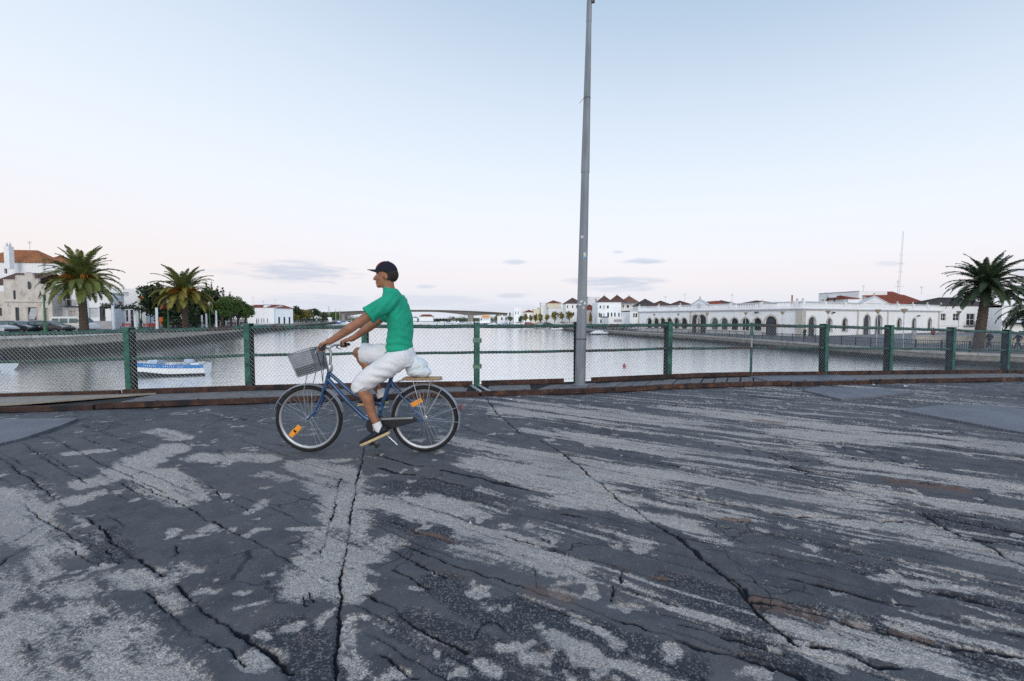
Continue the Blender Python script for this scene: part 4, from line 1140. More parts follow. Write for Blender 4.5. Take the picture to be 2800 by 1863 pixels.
# cap
ct = Matrix.Rotation(R(9), 3, 'Y')
cc = J(-1.203, 0, 1.752)
cp = MB(); rings = []
for th in (96, 88, 75, 60, 45, 30, 15, 4):
    rings.append([cc + ct @ Vector((.107 * math.sin(R(th)) * math.cos(a), .0865 * math.sin(R(th)) * math.sin(a), .098 * math.cos(R(th)))) for a in [2 * math.pi * k / 28 for k in range(28)]])
cp.loft(rings); capo = cp.build('cap', M_cap, rider, smooth=50)
MB().ell(cc + ct @ Vector((0, 0, .098)), (.007, .007, .005)).build('cap_button', M_cap, capo, smooth=60)
vs = MB(); rows = []
for t in np.linspace(0, 1, 8):
    row = []
    for a in np.linspace(-62, 62, 15):
        q = Vector((-.100 * math.cos(R(a)) - .085 * t * (math.cos(R(a)) ** .7), .084 * math.sin(R(a)) * (1 - .12 * t), .004 - .012 * t - .020 * (math.sin(R(a)) ** 2) * (1 - .2 * t)))
        row.append(cc + ct @ q)
    rows.append(row + [p - ct @ Vector((0, 0, .004)) for p in reversed(row)])
vs.loft(rows); vs.build('visor', M_cap, capo, smooth=50)
pn = MB(); rows = []
for th in np.linspace(70, 14, 7):
    row = [cc + ct @ (Vector((-math.sin(R(th)) * math.cos(R(a)) * .107, math.sin(R(th)) * math.sin(R(a)) * .0865, .098 * math.cos(R(th)))) * 1.012) for a in np.linspace(-38, 38, 9)]
    rows.append(row + [p + ct @ Vector((.004, 0, -.002)) for p in reversed(row)])
pn.loft(rows); pn.build('cap_panel', M_capr, capo, smooth=50, label='red front panel of the cap')
# shirt
sh_ = MB()
sh_.loft([ering(J(x, 0, z), rx, ry) for x, z, rx, ry in
          ((-1.083, .935, .130, .176), (-1.085, .95, .131, .178), (-1.083, 1.05, .124, .172), (-1.076, 1.18, .117, .170), (-1.084, 1.32, .119, .184), (-1.108, 1.43, .112, .188), (-1.138, 1.51, .098, .155), (-1.158, 1.56, .076, .094), (-1.172, 1.585, .066, .072))])
for s in (-1, 1):
    a = J(-1.125, s * .165, 1.465); b = J(-1.308, s * .243, 1.330)
    limb(sh_, [a, a.lerp(b, .5)], [.082, .079]); sh_.tube([a.lerp(b, .5), b], [.079, .083], 16)
def shirt_folds(c):
    x, y, z = c[:, 0], c[:, 1], c[:, 2]
    low = np.clip((1.25 - z) / .3, 0, 1)
    f = .018 * low * (fbm(x * .8 + z * 2.2, z * 5.0 + x * 2.5, 2.4, 3, 3) - .5) * 2
    f += .011 * (fbm(x + y, z * 1.5, 7, 3, 8) - .5) * 2
    f += .011 * np.sin((z * 1.0 + x * .45 + .03 * np.sin(x * 20)) * 88) * low * (fbm(x, z, 6, 2, 5))
    ar = np.clip((np.abs(y - YC) - .12) / .06, 0, 1) * np.clip((z - 1.25) / .1, 0, 1)
    f += .0035 * ar * np.sin((x * .8 - z * .6) * 120 + 3 * fbm(x, z, 8, 2, 9))
    return f
remesh(sh_, 'shirt', M_shirt, .008, 3, rider, shirt_folds)
# sleeve hems and ribbed collar
shirt_o = [o_ for o_ in rider.children if o_.name.startswith('shirt')][0]
for s in (-1, 1):
    a = J(-1.125, s * .165, 1.465); b = J(-1.308, s * .243, 1.330); dd = (b - a).normalized()
    MB().tube([b - dd * .022, b - dd * .016, b - dd * .002, b + dd * .003], [.0845, .0865, .0865, .0835], 24).build('sleeve_hem', M_shirt, shirt_o, smooth=50)
cl = MB(); cl.loft([ering(J(-1.170, 0, 1.578), .064, .070, 24, .25), ering(J(-1.172, 0, 1.586), .067, .073, 24, .25), ering(J(-1.175, 0, 1.594), .062, .067, 24, .25)], caps=False); cl.build('collar', M_shirt, shirt_o, smooth=50)
# shorts
st_ = MB()
st_.loft([ering(J(x, 0, z), rx, ry) for x, z, rx, ry in ((-1.04, .845, .115, .155), (-1.05, .90, .132, .176), (-1.065, .97, .124, .170), (-1.075, 1.02, .114, .160))])
kl = KNL + Vector((.0, 0, .0))
limb(st_, [HIPL, HIPL.lerp(KNL, .3), HIPL.lerp(KNL, .6), HIPL.lerp(KNL, .88)], [.114, .110, .104, .098], 20)
st_.tube([HIPL.lerp(KNL, .88) + Vector((-.005, 0, .0)), KNL + Vector((.022, 0, -.018)), KNL + Vector((.036, 0, -.042))], [.096, .094, .096], 20)
st_.ell(KNL + Vector((.016, 0, .004)), (.084, .084, .084))
limb(st_, [HIPR, HIPR.lerp(KNR, .5)], [.114, .108], 18); st_.tube([HIPR.lerp(KNR, .5), HIPR.lerp(KNR, .93)], [.108, .100], 18)
def short_folds(c):
    x, y, z = c[:, 0], c[:, 1], c[:, 2]
    u = x * .55 + z * .83; v = -x * .83 + z * .55
    return .008 * (fbm(v * .6, u * 3.0 + y * 2, 5.0, 3, 13) - .5) * 2 + .0055 * np.sin(u * 75 + v * 14 + 5 * fbm(u, v, 6, 2, 19)) * np.clip(fbm(x, z, 5, 2, 23) * 2 - .7, 0, 1) + .006 * (fbm(x + y, z, 9, 3, 17) - .5) * 2
remesh(st_, 'shorts', M_short, .008, 3, rider, short_folds)
for s in (-1, 1):
    heel, d, u, an = FOOT[s]; w = Vector((0, 1, 0))
    so = MB(); so.tube([an + u * .055 + Vector((0, 0, .0)), an + u * .02, an - u * .015, heel + d * .055 + u * .05], [.0415, .040, .041, .043], 14)
    so.build('sock', M_sock, rider, smooth=60)
    sho = MB(); rings = []
    for t, hw, z0, z1 in ((-.012, .016, .012, .052), (.0, .030, .004, .072), (.03, .036, .0, .082), (.08, .036, .0, .074), (.14, .042, .0, .060), (.20, .046, .0, .050), (.25, .040, .002, .040), (.28, .026, .005, .030), (.292, .010, .010, .022)):
        rings.append([heel + d * t + u * ((z0 + z1) / 2 + (z1 - z0) / 2 * math.sin(a)) + w * hw * math.cos(a) * (1.0 if math.sin(a) < .3 else .9) for a in [2 * math.pi * q / 16 for q in range(16)]])
    sho.loft(rings); shoo = sho.build('shoe', M_shoe, rider, smooth=60)
    sl = MB(); outl = [(-.016, 0.), (-.008, .024), (.03, .038), (.08, .038), (.14, .044), (.20, .049), (.25, .043), (.285, .026), (.297, 0)]
    ring = [heel + d * t + w * h - u * .016 for t, h in outl] + [heel + d * t - w * h - u * .016 for t, h in reversed(outl[1:-1])]
    sl.prism(ring, u * .024); sl.build('sole', M_sole, shoo, bevel=.003)
# pale bag lying on the rear rack
bg_ = MB()
bg_.ell(J(-.925, 0, .835), (.105, .085, .098)); bg_.ell(J(-.905, .0, .785), (.115, .09, .055)); bg_.ell(J(-.95, -.01, .885), (.07, .06, .065))
bag = remesh(bg_, 'carrier_bag', mat('pale_blue_plastic', (.70, .77, .80), .42, .06, 8, .5, 40), .007, 2, None, lambda c: .014 * (fbm(c[:, 0] * 1.3 + c[:, 1], c[:, 2], 9, 3, 31) - .5) * 2 + .012 * np.abs(fbm(c[:, 0] + c[:, 1] * .7, c[:, 2] - c[:, 0] * .4, 24, 3, 35) - .5) * 2)
tag(bag, 'pale blue-white plastic bag sitting on the rear rack board of bicycle', 'bag')

# ---- small figures on the quays
def walker(label, loc, rz_, top, legs_, skin=M_skin, stride=.2, hairm=None, h=1.0, group='people on the quays', bagm=None):
    e = thing('person', label, 'person', loc, rz_, group, world=False)
    e.scale = (h, h, h)
    b = MB()
    b.ell((0, 0, 1.62), (.095, .075, .115)); b.ell((.05, 0, 1.575), (.05, .05, .06)); b.tube([(.1, 0, 1.63), (.115, 0, 1.60)], [.012, .016], 6)
    limb(b, [(0, 0, 1.42), (0, 0, 1.56)], [.055, .05], 8)
    b.loft([ering((0, 0, z), rx, ry, 12) for z, rx, ry in ((.84, .10, .14), (.98, .115, .165), (1.15, .10, .14), (1.32, .12, .18), (1.42, .09, .15), (1.46, .05, .06))])
    for s in (-1, 1):
        f = stride * s
        limb(b, [(0, s * .085, .88), (f * .55 + .04, s * .09, .48), (f - .02, s * .09, .09)], [.085, .058, .04], 8)
        limb(b, [(f - .03, s * .09, .06), (f + .14, s * .095, .035)], [.042, .034], 8)
        limb(b, [(0, s * .185, 1.40), (-f * .5, s * .23, 1.13), (-f * .5 + .12, s * .22, .90)], [.052, .042, .032], 8)
        limb(b, [(-f * .5 + .12, s * .22, .90), (-f * .5 + .15, s * .22, .82)], [.03, .022], 6)
    remesh(b, 'body', skin, .022, 2, e)
    t = MB(); t.loft([ering((0, 0, z), rx, ry, 14) for z, rx, ry in ((.86, .135, .185), (1.0, .135, .185), (1.18, .12, .165), (1.33, .138, .20), (1.43, .105, .165), (1.48, .06, .075))])
    for s in (-1, 1):
        f = stride * s
        t.tube([(0, s * .175, 1.41), (-f * .5, s * .23, 1.13), (-f * .5 + .10, s * .22, .93)], [.068, .056, .046], 10)
    remesh(t, 'jacket', top, .022, 2, e)
    l = MB(); l.loft([ering((0, 0, z), rx, ry, 14) for z, rx, ry in ((.80, .115, .16), (.90, .13, .18), (.96, .12, .17))])
    for s in (-1, 1):
        f = stride * s
        l.tube([(0, s * .085, .90), (f * .55 + .04, s * .09, .48), (f - .02, s * .09, .10)], [.100, .075, .060], 10)
    remesh(l, 'trousers', legs_, .022, 2, e)
    MB().ell((-.015, 0, 1.66), (.098, .084, .095)).build('hair', hairm or M_hair, e, smooth=60)
    return e
# ================================================================== BUILDINGS
M_white = mat('whitewash', (.80, .80, .80), .85, .05, .8, .1, 6, 0, .25, (.66, .65, .63), (.58, .75), .9)
M_white2 = mat('bright_whitewash', (.89, .89, .89), .85, .04, .8)
M_oldw = mat('stained_plaster', (.64, .59, .53), .9, .12, 1.2, .2, 9, 0, .2, (.42, .37, .31), (.52, .7), 1.6, (.30, .22, .16), (.64, .74), 1.0, stretch=(1, 1, .45))
M_cream = mat('cream_plaster', (.72, .66, .50), .85, .06, 1)
M_pink = mat('pinkish_plaster', (.55, .47, .43), .85, .1, 1)
M_grey = mat('grey_plaster', (.42, .42, .43), .85, .1, 1)
M_stone = mat('limestone_trim', (.58, .54, .48), .8, .12, 2.5, .15, 12, 0, .25, (.44, .40, .34), (.55, .7), 2)
M_trim = mat('grey_trim', (.62, .63, .65), .8, .1, 2)
M_glass = mat('dark_glass', (.022, .027, .033), .25, .5, .6, 0, 30, 0, .35)
M_glassg = mat('greenish_glass', (.07, .12, .12), .2, .4, .6, 0, 30, 0, .7)
M_pale = mat('pale_blind', (.55, .57, .60), .6, .1, 3)
M_door = mat('dark_grey_door', (.060, .066, .078), .6, .2, 3)
M_wframe = mat('white_frame', (.72, .72, .72), .6, .05)
M_tile_o = mat('orange_roof_tiles', (.42, .17, .075), .85, .3, 3.5, .3, 14, 0, .2, (.28, .13, .08), (.5, .66), 5)
M_tile_r = mat('red_roof_tiles', (.27, .075, .048), .85, .28, 3.5, .3, 14, 0, .2, (.19, .06, .045), (.5, .66), 5)
M_tile_b = mat('brown_roof_tiles', (.15, .088, .074), .88, .3, 3.5, .3, 14, 0, .2, (.10, .062, .056), (.5, .66), 5)
M_tile_d = mat('dark_roof_tiles', (.085, .070, .068), .88, .3, 3.5, .3, 14)
M_iron = mat('dark_ironwork', (.028, .034, .042), .6, .2, 9)
M_ant = mat('antenna_metal', (.45, .46, .48), .5, .1)

class Frame:
    """a facade frame: origin p (x,y), unit u along the wall, n outward, base z"""
    def __init__(s, p, u, z, n=None):
        s.p = Vector((p[0], p[1], 0)); s.u = Vector((u[0], u[1], 0)).normalized(); s.z = z
        s.n = Vector((s.u.y, -s.u.x, 0)) if n is None else Vector((n[0], n[1], 0)).normalized()
    def pt(s, a, h, o=0.):
        q = s.p + s.u * a + s.n * o
        return Vector((q.x, q.y, s.z + h))
    def hit(s, px):
        k = (px - CX) / F_PX
        return (k * s.p.y - s.p.x) / (s.u.x - k * s.u.y)
    def h(s, py, a):
        return ZA(py, (s.p + s.u * a).y) - s.z
    def box(s, mb, a0, a1, h0, h1, o0, o1):
        P_ = [s.pt(a, h, o) for a in (a0, a1) for o in (o0, o1) for h in (h0, h1)]
        mb.add(P_, [(0, 1, 3, 2), (4, 6, 7, 5), (0, 4, 5, 1), (2, 3, 7, 6), (0, 2, 6, 4), (1, 5, 7, 3)])
def arch_pts(a0, a1, h0, h1, n=10):
    r = (a1 - a0) / 2; c = (a0 + a1) / 2; sp = h1 - r
    return [(c + r * math.cos(math.pi * k / n), sp + r * math.sin(math.pi * k / n)) for k in range(n + 1)]
def facade(mb, fr, L, H, ops, rev=.22, a_start=0.):
    A = sorted(set([a_start, L] + [round(v, 4) for o in ops for v in (o[0], o[1])])); Hs = sorted(set([0., H] + [round(v, 4) for o in ops for v in (o[2], o[3])]))
    for a, b in zip(A[:-1], A[1:]):
        for c, d in zip(Hs[:-1], Hs[1:]):
            m_ = ((a + b) / 2, (c + d) / 2)
            if any(o[0] < m_[0] < o[1] and o[2] < m_[1] < o[3] for o in ops): continue
            mb.poly(fr.pt(a, c), fr.pt(b, c), fr.pt(b, d), fr.pt(a, d))
    for o in ops:
        a0, a1, h0, h1 = [round(v, 4) for v in o[:4]]; arch = len(o) > 4 and o[4].get('arch')
        if arch:
            ap = arch_pts(a0, a1, h0, h1); mid = len(ap) // 2; c = (a0 + a1) / 2
            mb.poly(*([fr.pt(a1, h1)] + [fr.pt(*q) for q in ap[mid::-1]]))
            mb.poly(*([fr.pt(a0, h1)] + [fr.pt(*q) for q in ap[mid:]]))
            out = [(a1, h0)] + ap + [(a0, h0)]
        else:
            out = [(a1, h0), (a1, h1), (a0, h1), (a0, h0)]
        for q, w in zip(out, out[1:] + out[:1]):
            mb.poly(fr.pt(*q), fr.pt(*w), fr.pt(*w, -rev), fr.pt(*q, -rev))
def opening_part(fr, o, parent, rev=.22):
    a0, a1, h0, h1 = o[:4]; k = o[4] if len(o) > 4 else {}
    arch = k.get('arch'); gm = k.get('glass', M_glass)
    out = ([(a1, h0)] + arch_pts(a0, a1, h0, h1) + [(a0, h0)]) if arch else [(a1, h0), (a1, h1), (a0, h1), (a0, h0)]
    pane = MB(); pane.prism([fr.pt(*q, -rev + .01) for q in out], fr.n * -.02)
    po = pane.build(k.get('name', 'window'), gm, parent)
    w = a1 - a0; t = k.get('bar', .07)
    if k.get('frame', True):
        f = MB(); fm = k.get('fmat', M_wframe)
        top = h1 - (w / 2 if arch else 0)
        for a in ([a0 + t / 2, a1 - t / 2] + ([(a0 + a1) / 2] if w > .7 else [])):
            fr.box(f, a - t / 2, a + t / 2, h0, top, -rev + .012, -rev + .06)
        for h in ([h0 + t / 2, top - t / 2] + ([(h0 + top) / 2] if h1 - h0 > 1.3 else [])):
            fr.box(f, a0, a1, h - t / 2, h + t / 2, -rev + .011, -rev + .055)
        f.build('window_frame', fm, po)
    if k.get('surround'):
        sw_ = k['surround']; s = MB(); pr = k.get('proud', .06)
        inn = out
        c = (a0 + a1) / 2
        if arch:
            r = w / 2; ap = arch_pts(a0 - sw_, a1 + sw_, h0, h1 + sw_)
            outer = [(a1 + sw_, h0)] + ap + [(a0 - sw_, h0)]
        else:
            outer = [(a1 + sw_, h0), (a1 + sw_, h1 + sw_), (a0 - sw_, h1 + sw_), (a0 - sw_, h0)]
        for i in range(len(inn) - 1):
            s.add([fr.pt(*inn[i], .0), fr.pt(*inn[i + 1], .0), fr.pt(*outer[i + 1], .0), fr.pt(*outer[i], .0),
                   fr.pt(*inn[i], pr), fr.pt(*inn[i + 1], pr), fr.pt(*outer[i + 1], pr), fr.pt(*outer[i], pr)],
                  [(4, 5, 6, 7), (0, 1, 5, 4), (3, 2, 6, 7), (0, 3, 7, 4), (1, 2, 6, 5)])
        if arch:
            fr.box(s, c - .14, c + .14, h1, h1 + sw_ + .14, 0, pr + .04)
        if h0 > .3: fr.box(s, a0 - sw_ - .06, a1 + sw_ + .06, h0 - .14, h0 + .001, -.1, pr + .05)
        s.build('surround', k.get('smat', M_stone), po)
    return po
def roof(mb, fr, L, dep, H, rh, typ='gable', ov=.3, per=.5, lift=0., thick=.12):
    """corrugated tile roof over a rectangle: length L along u, depth dep away from n"""
    def slope(E0, E1, R0, R1):
        n = max(2, int((E1 - E0).length / per)) * 2
        up = ((E1 - E0).cross(R0 - E0)).normalized()
        if up.z < 0: up = -up
        lo, hi = [], []
        for i in range(n + 1):
            t = i / n; q = up * (.05 if i % 2 else -.03)
            lo.append(E0.lerp(E1, t) + q); hi.append(R0.lerp(R1, t) + q)
        mb.add(lo + hi + [p - up * thick for p in lo], [(i, i + 1, n + 1 + i + 1, n + 1 + i) for i in range(n)] + [(i, i + 1, 2 * n + 2 + i + 1, 2 * n + 2 + i) for i in range(n)])
    e = lambda a, o: fr.pt(a, H + lift, o)
    if typ == 'gable':
        r0, r1 = fr.pt(-ov, H + rh + lift, -dep / 2), fr.pt(L + ov, H + rh + lift, -dep / 2)
        slope(e(-ov, ov), e(L + ov, ov), r0, r1); slope(e(L + ov, -dep - ov), e(-ov, -dep - ov), r1, r0)
    elif typ == 'hip':
        ins = min(dep / 2, L / 2 - .05)
        r0, r1 = fr.pt(ins, H + rh + lift, -dep / 2), fr.pt(L - ins, H + rh + lift, -dep / 2)
        slope(e(-ov, ov), e(L + ov, ov), r0, r1); slope(e(L + ov, -dep - ov), e(-ov, -dep - ov), r1, r0)
        slope(e(L + ov, ov), e(L + ov, -dep - ov), r1, r1 + Vector((.01, .01, 0))); slope(e(-ov, -dep - ov), e(-ov, ov), r0, r0 + Vector((.01, .01, 0)))
    elif typ == 'shed':
        slope(e(-ov, ov), e(L + ov, ov), fr.pt(-ov, H + rh + lift, -dep), fr.pt(L + ov, H + rh + lift, -dep))
def house(name, label, fr, L, dep, H, ops=(), wall=M_white, rtype=None, rh=1.5, rmat=M_tile_r, par=0., group=None, cat='house', ov=.3, gable_wall=True, trimline=None, cornice=None):
    e = thing(name, label, cat, fr.pt(L / 2, 0), 0, group)
    w = MB(); facade(w, fr, L, H, [o for o in ops])
    w.poly(fr.pt(L, 0), fr.pt(L, 0, -dep), fr.pt(L, H, -dep), fr.pt(L, H)); w.poly(fr.pt(0, 0), fr.pt(0, H), fr.pt(0, H, -dep), fr.pt(0, 0, -dep))
    w.poly(fr.pt(0, 0, -dep), fr.pt(0, H, -dep), fr.pt(L, H, -dep), fr.pt(L, 0, -dep))
    if rtype == 'gable':
        for a in (0, L): w.poly(fr.pt(a, H, 0), fr.pt(a, H, -dep), fr.pt(a, H + rh, -dep / 2))
    if rtype is None:
        w.poly(fr.pt(0, H - par), fr.pt(L, H - par), fr.pt(L, H - par, -dep), fr.pt(0, H - par, -dep))
        if par:
            for a0, a1, o0, o1 in ((0, L, -.18, .002), (0, L, -dep, -dep + .18), (0, .18, -dep, 0), (L - .18, L, -dep, 0)): fr.box(w, a0, a1, H - par, H + .001, o0, o1)
    w.build('walls', wall, e, fix=False)
    if cornice:
        c = MB(); fr.box(c, -.08, L + .08, H - .14, H + .02, .003, .16); c.build('cornice', cornice, e)
    for h in (trimline or []):
        c = MB(); fr.box(c, 0, L, h - .06, h + .06, .002, .06); c.build('string_course', M_trim, e)
    if rtype:
        r = MB(); roof(r, fr, L, dep, H, rh, rtype, ov); r.build('roof', rmat, e, fix=False)
    for o in ops: opening_part(fr, o, e)
    return e
def front(px0, px1, D, z, ang=None):
    """facade frame across the view between two photo columns at depth D (ang turns its right end away)"""
    if ang is None: ang = 20. if px1 < 600 else 0.
    x0 = XA(px0, D); u = Vector((math.cos(R(ang)), math.sin(R(ang)), 0))
    f = Frame((x0, D), u, z); return f, f.hit(px1)
def win(fr, px0, px1, py0, py1, **k):
    a0, a1 = fr.hit(px0), fr.hit(px1); am = (a0 + a1) / 2
    return (a0, a1, max(.0, fr.h(py1, am)), fr.h(py0, am), k)
def antenna(px, py0, py1, D, arms=3, label='thin television aerial on a rooftop'):
    o = MB(); x = XA(px, D); z0, z1 = ZA(py1, D), ZA(py0, D)
    o.tube([(x, D, z0), (x, D, z1)], .035, 5)
    for k in range(arms):
        z = z1 - .12 - k * .32; o.tube([(x - .55 + .12 * k, D, z), (x + .55 - .12 * k, D, z)], .02, 4)
    o.tube([(x, D - .4, z1 - .25), (x, D + .4, z1 - .25)], .02, 4)
    return tag(o.build('rooftop_aerial', M_ant), label, 'aerial', 'television aerials on the roofs')

# ------------------------------------------------------------------ market hall on the right bank
CM = Vector((49, 77, 0))
uR = Vector((.890, .456, 0)).normalized(); uL = Vector((.456, -.890, 0)).normalized()      # left facade runs from its far end towards the corner
LL_, LR_ = 39.4, 51.5
fR = Frame((CM.x, CM.y), uR, ZR)
fL = Frame((CM.x - uL.x * LL_, CM.y - uL.y * LL_), uL, ZR)
mk = thing('market_hall', 'long white market hall with arched windows and balustraded roof on quay', 'market hall', (CM.x, CM.y, ZR))
HC, HP = 4.72, 5.95
arcL, arcR = [], []
AW = dict(arch=True, surround=.24, name='arched_window', glass=M_glass, fmat=M_door, bar=.06)
AD = dict(arch=True, surround=.28, name='arched_door', glass=M_door, fmat=M_door)
b6 = lambda x: 1730 + x / 5.8925
for x in (268, 377, 480, 590, 705, 827, 1318, 1473, 1638, 1815, 2008):
    a = fL.hit(b6(x)); k = dict(AW)
    if x in (1318, 1473): k['glass'] = M_glassg
    arcL.append((a - .78, a + .78, .80, 3.10, k))
for x, hw, h in ((1008, 1.06, 3.8), (1112, 1.06, 3.8), (2222, 1.08, 3.45)):
    a = fL.hit(b6(x)); arcL.append((a - hw, a + hw, .0, h, dict(AD)))
b7 = lambda x: 2080 + x / 5.8925
for x in (1100, 1350, 2225, 2440 * 0 + 2405, 2622):
    a = fR.hit(b7(x) if x not in (2405, 2622) else (2440 + 285 / 4.9 if x == 2405 else 2440 + 495 / 4.9)); hw = .80
    arcR.append((a - hw, a + hw, .75, 3.05, dict(AW)))
for x, hw, h in ((822, 1.05, 3.3), (1705, 1.16, 3.7), (1893, 1.16, 3.7)):
    a = fR.hit(b7(x)); arcR.append((a - hw, a + hw, 0., h, dict(AD)))
wl = MB(); facade(wl, fL, LL_, HC, arcL, .3); facade(wl, fR, LR_, HC, arcR, .3)
DEP = 16.
wl.poly(fL.pt(0, 0), fL.pt(0, HC), fL.pt(0, HC, -DEP), fL.pt(0, 0, -DEP)); wl.poly(fR.pt(LR_, 0), fR.pt(LR_, HC), fR.pt(LR_, HC, -DEP), fR.pt(LR_, 0, -DEP))
wl.poly(fL.pt(0, HC - .02), fL.pt(LL_, HC - .02), fL.pt(LL_, HC - .02, -DEP), fL.pt(0, HC - .02, -DEP))
wl.poly(fR.pt(0, HC - .025), fR.pt(LR_, HC - .025), fR.pt(LR_, HC - .025, -DEP), fR.pt(0, HC - .025, -DEP))
wl.build('walls', M_white2, mk, fix=False)
for fr, L, arc in ((fL, LL_, arcL), (fR, LR_, arcR)):
    for o in arc: opening_part(fr, o, mk, .3)
    co_ = MB(); fr.box(co_, -.2, L + .25, HC - .12, HC + .04, .002, .32); fr.box(co_, -.1, L + .15, HC - .34, HC - .26, .002, .12); co_.build('cornice', M_trim, mk)
    bs_ = MB(); fr.box(bs_, 0, L + .02, HC + .04, HC + .26, -.28, .06); bs_.build('balustrade_base', M_white2, mk)
    ra = MB(); fr.box(ra, 0, L + .03, HP - .16, HP, -.32, .10); ra.build('balustrade_rail', M_trim, mk)
    bl = MB(); a = .2
    while a < L:
        c = fr.pt(a, HC + .26, -.12)
        bl.lathe([(.09, 0), (.135, .22), (.09, .45), (.08, .62), (.11, HP - .16 - HC - .26)], c, 6); a += .34
    bl.build('balusters', M_white2, mk, kind='stuff', fix=False)
    for a in np.arange(0.35, L, 6.35):
        p = MB(); fr.box(p, a - .32, a + .32, HC + .04, HP + .05, -.34, .12); po = p.build('balustrade_pier', M_white2, mk)
        MB().lathe([(.0, .5), (.12, .42), (.16, .25), (.09, .1), (.14, .0)], fr.pt(a, HP + .05, -.12), 8).build('urn', M_stone, po, smooth=50)
def pilaster(fr, a, w, m=M_stone, pr=.12):
    p = MB(); fr.box(p, a - w / 2, a + w / 2, 0, HC - .12, .0, pr); fr.box(p, a - w / 2 - .1, a + w / 2 + .1, HC - .32, HC - .13, .001, pr + .1); fr.box(p, a - w / 2 - .08, a + w / 2 + .08, 0, .35, .001, pr + .07)
    return p.build('pilaster', m, mk)
for x in (92, 930, 1198): pilaster(fL, max(.25, fL.hit(b6(x))), .42)
for x in (1555, 2035): pilaster(fR, fR.hit(b7(x)), .42)
pilaster(fR, fR.hit(2440 + 612 / 4.9), .5)
# broad stone-faced corner pier, built of courses
for k in range(11):
    c = MB(); h0 = k * .395
    for fr, a0, a1 in ((fR, -.14, .95), (fL, LL_ - .95, LL_ + .02)): fr.box(c, a0, a1, h0 + .012, h0 + .385, -.01, .13 + .01 * (k % 2))
    c.build('corner_stone', M_stone, mk)
def pediment(fr, a0, a1, am, hap, medal):
    p = MB(); p.prism([fr.pt(a0, HC + .04, .09), fr.pt(a1, HC + .04, .09), fr.pt(a1, HP - .1, .09), fr.pt(am, hap, .09), fr.pt(a0, HP - .1, .09)], fr.n * -.5)
    po = p.build('pediment', M_white2, mk)
    t = MB()
    for a, h in ((a0 - .3, HP - .12), (a1 + .3, HP - .12)): t.bar(fr.pt(a, h, -.12), fr.pt(am, hap + .08, -.12), .62, .16, up=(0, 0, 1))
    t.build('raking_cornice', M_trim, po)
    MB().lathe([(.0, .75), (.1, .6), (.2, .3), (.12, .12), (.22, .0)], fr.pt(am, hap + .1, -.15), 8).build('finial', M_stone, po, smooth=50)
    if medal:
        m_ = MB(); c = fr.pt(am, HC + 1.0, .095); ring = [c + fr.u * math.cos(t_) * .5 + Vector((0, 0, 1)) * math.sin(t_) * .6 for t_ in [2 * math.pi * k / 20 for k in range(20)]]
        m_.prism(ring, fr.n * .06); m_.build('medallion', M_trim, po)
aL0, aL1, aLm = fL.hit(b6(935)), fL.hit(b6(1205)), fL.hit(b6(1083))
pediment(fL, aL0, aL1, (aL0 + aL1) / 2, fL.h(780 + 235 / 5.89, aLm), True)
aR0, aR1 = fR.hit(b7(1585)), fR.hit(b7(2050))
pediment(fR, aR0, aR1, (aR0 + aR1) / 2, fR.h(760 + 310 / 5.89, (aR0 + aR1) / 2), False)
# white floodlights bracketed to the wall
for fr, px, py in ((fR, 2080 + 1140 / 5.89, 760 + 560 / 5.89), (fR, 2440 + 325 / 4.9, 680 + 900 / 4.9), (fL, b6(2008), 780 + 440 / 5.89)):
    a = fr.hit(px); h = fr.h(py, a); f = MB(); fr.box(f, a - .35, a + .0, h - .16, h + .1, .25, .5); fr.box(f, a + .05, a + .3, h - .05, h + .12, .2, .45); fr.box(f, a - .05, a + .05, h - .04, h + .04, .0, .3)
    f.build('floodlight', M_iron, mk)

# ------------------------------------------------------------------ roofs and houses behind the market
def roofpiece(name, label, px0, px1, D, eave, ridge, rmat, typ='hip', wall=M_white, dep=9, ang=0.):
    fr, L = front(px0, px1, D, ZR, ang); H = ZA(eave, D) - ZR; rh = ZA(ridge, D + dep / 2) - ZA(eave, D)
    return house(name, label, fr, L, dep, H, (), wall, typ, max(.5, rh), rmat, group='houses behind the market hall')
roofpiece('house', 'house with small dark hipped roof at the left end of market hall', 1752, 1797, 135, 836, 818, M_tile_d)
roofpiece('house', 'house with dark brown roof rising just left of the market gable', 1792, 1846, 128, 838, 823, M_tile_b)
roofpiece('house', 'house with dark brown roof touching the market gable on its left', 1846, 1902, 122, 837, 823, M_tile_b)
roofpiece('house', 'house with thin brown roof strip right of the market gable', 1972, 2010, 120, 831, 822, M_tile_b)
roofpiece('house', 'house with low brown roof line above the long balustrade', 2062, 2122, 118, 829, 822.5, M_tile_b)
fr, L = front(2345, 2422, 118, ZR, 12)
house('house', 'plain pale blue-white block rising behind the market pediment', fr, L, 12, ZA(796, 118) - ZR, (), M_white2, None, par=.3, group='houses behind the market hall')
roofpiece('house', 'house with small red hipped roof beside the pale block', 2316, 2345, 112, 817, 809, M_tile_r)
roofpiece('house', 'house with long red roof above the right end of market hall', 2420, 2542, 112, 834, 806, M_tile_r, 'gable', dep=14, ang=8)
roofpiece('house', 'house with red roof standing highest behind market', 2398, 2492, 128, 818, 797, M_tile_r, 'gable', dep=12, ang=10)
ar = MB(); fr, L = front(1943, 1972, 118, ZR); H = ZA(832, 118) - ZR; e = thing('house', 'house with arched red roof behind the market hall', 'house', fr.pt(L / 2, 0), 0, 'houses behind the market hall')
w = MB(); fr.box(w, 0, L, 0, H, -8, 0); w.build('walls', M_white, e)
r = MB(); ap = [(L / 2 + (L / 2 + .15) * math.cos(math.pi * k / 12), H + (ZA(823, 118) - ZA(832, 118)) * math.sin(math.pi * k / 12)) for k in range(13)]
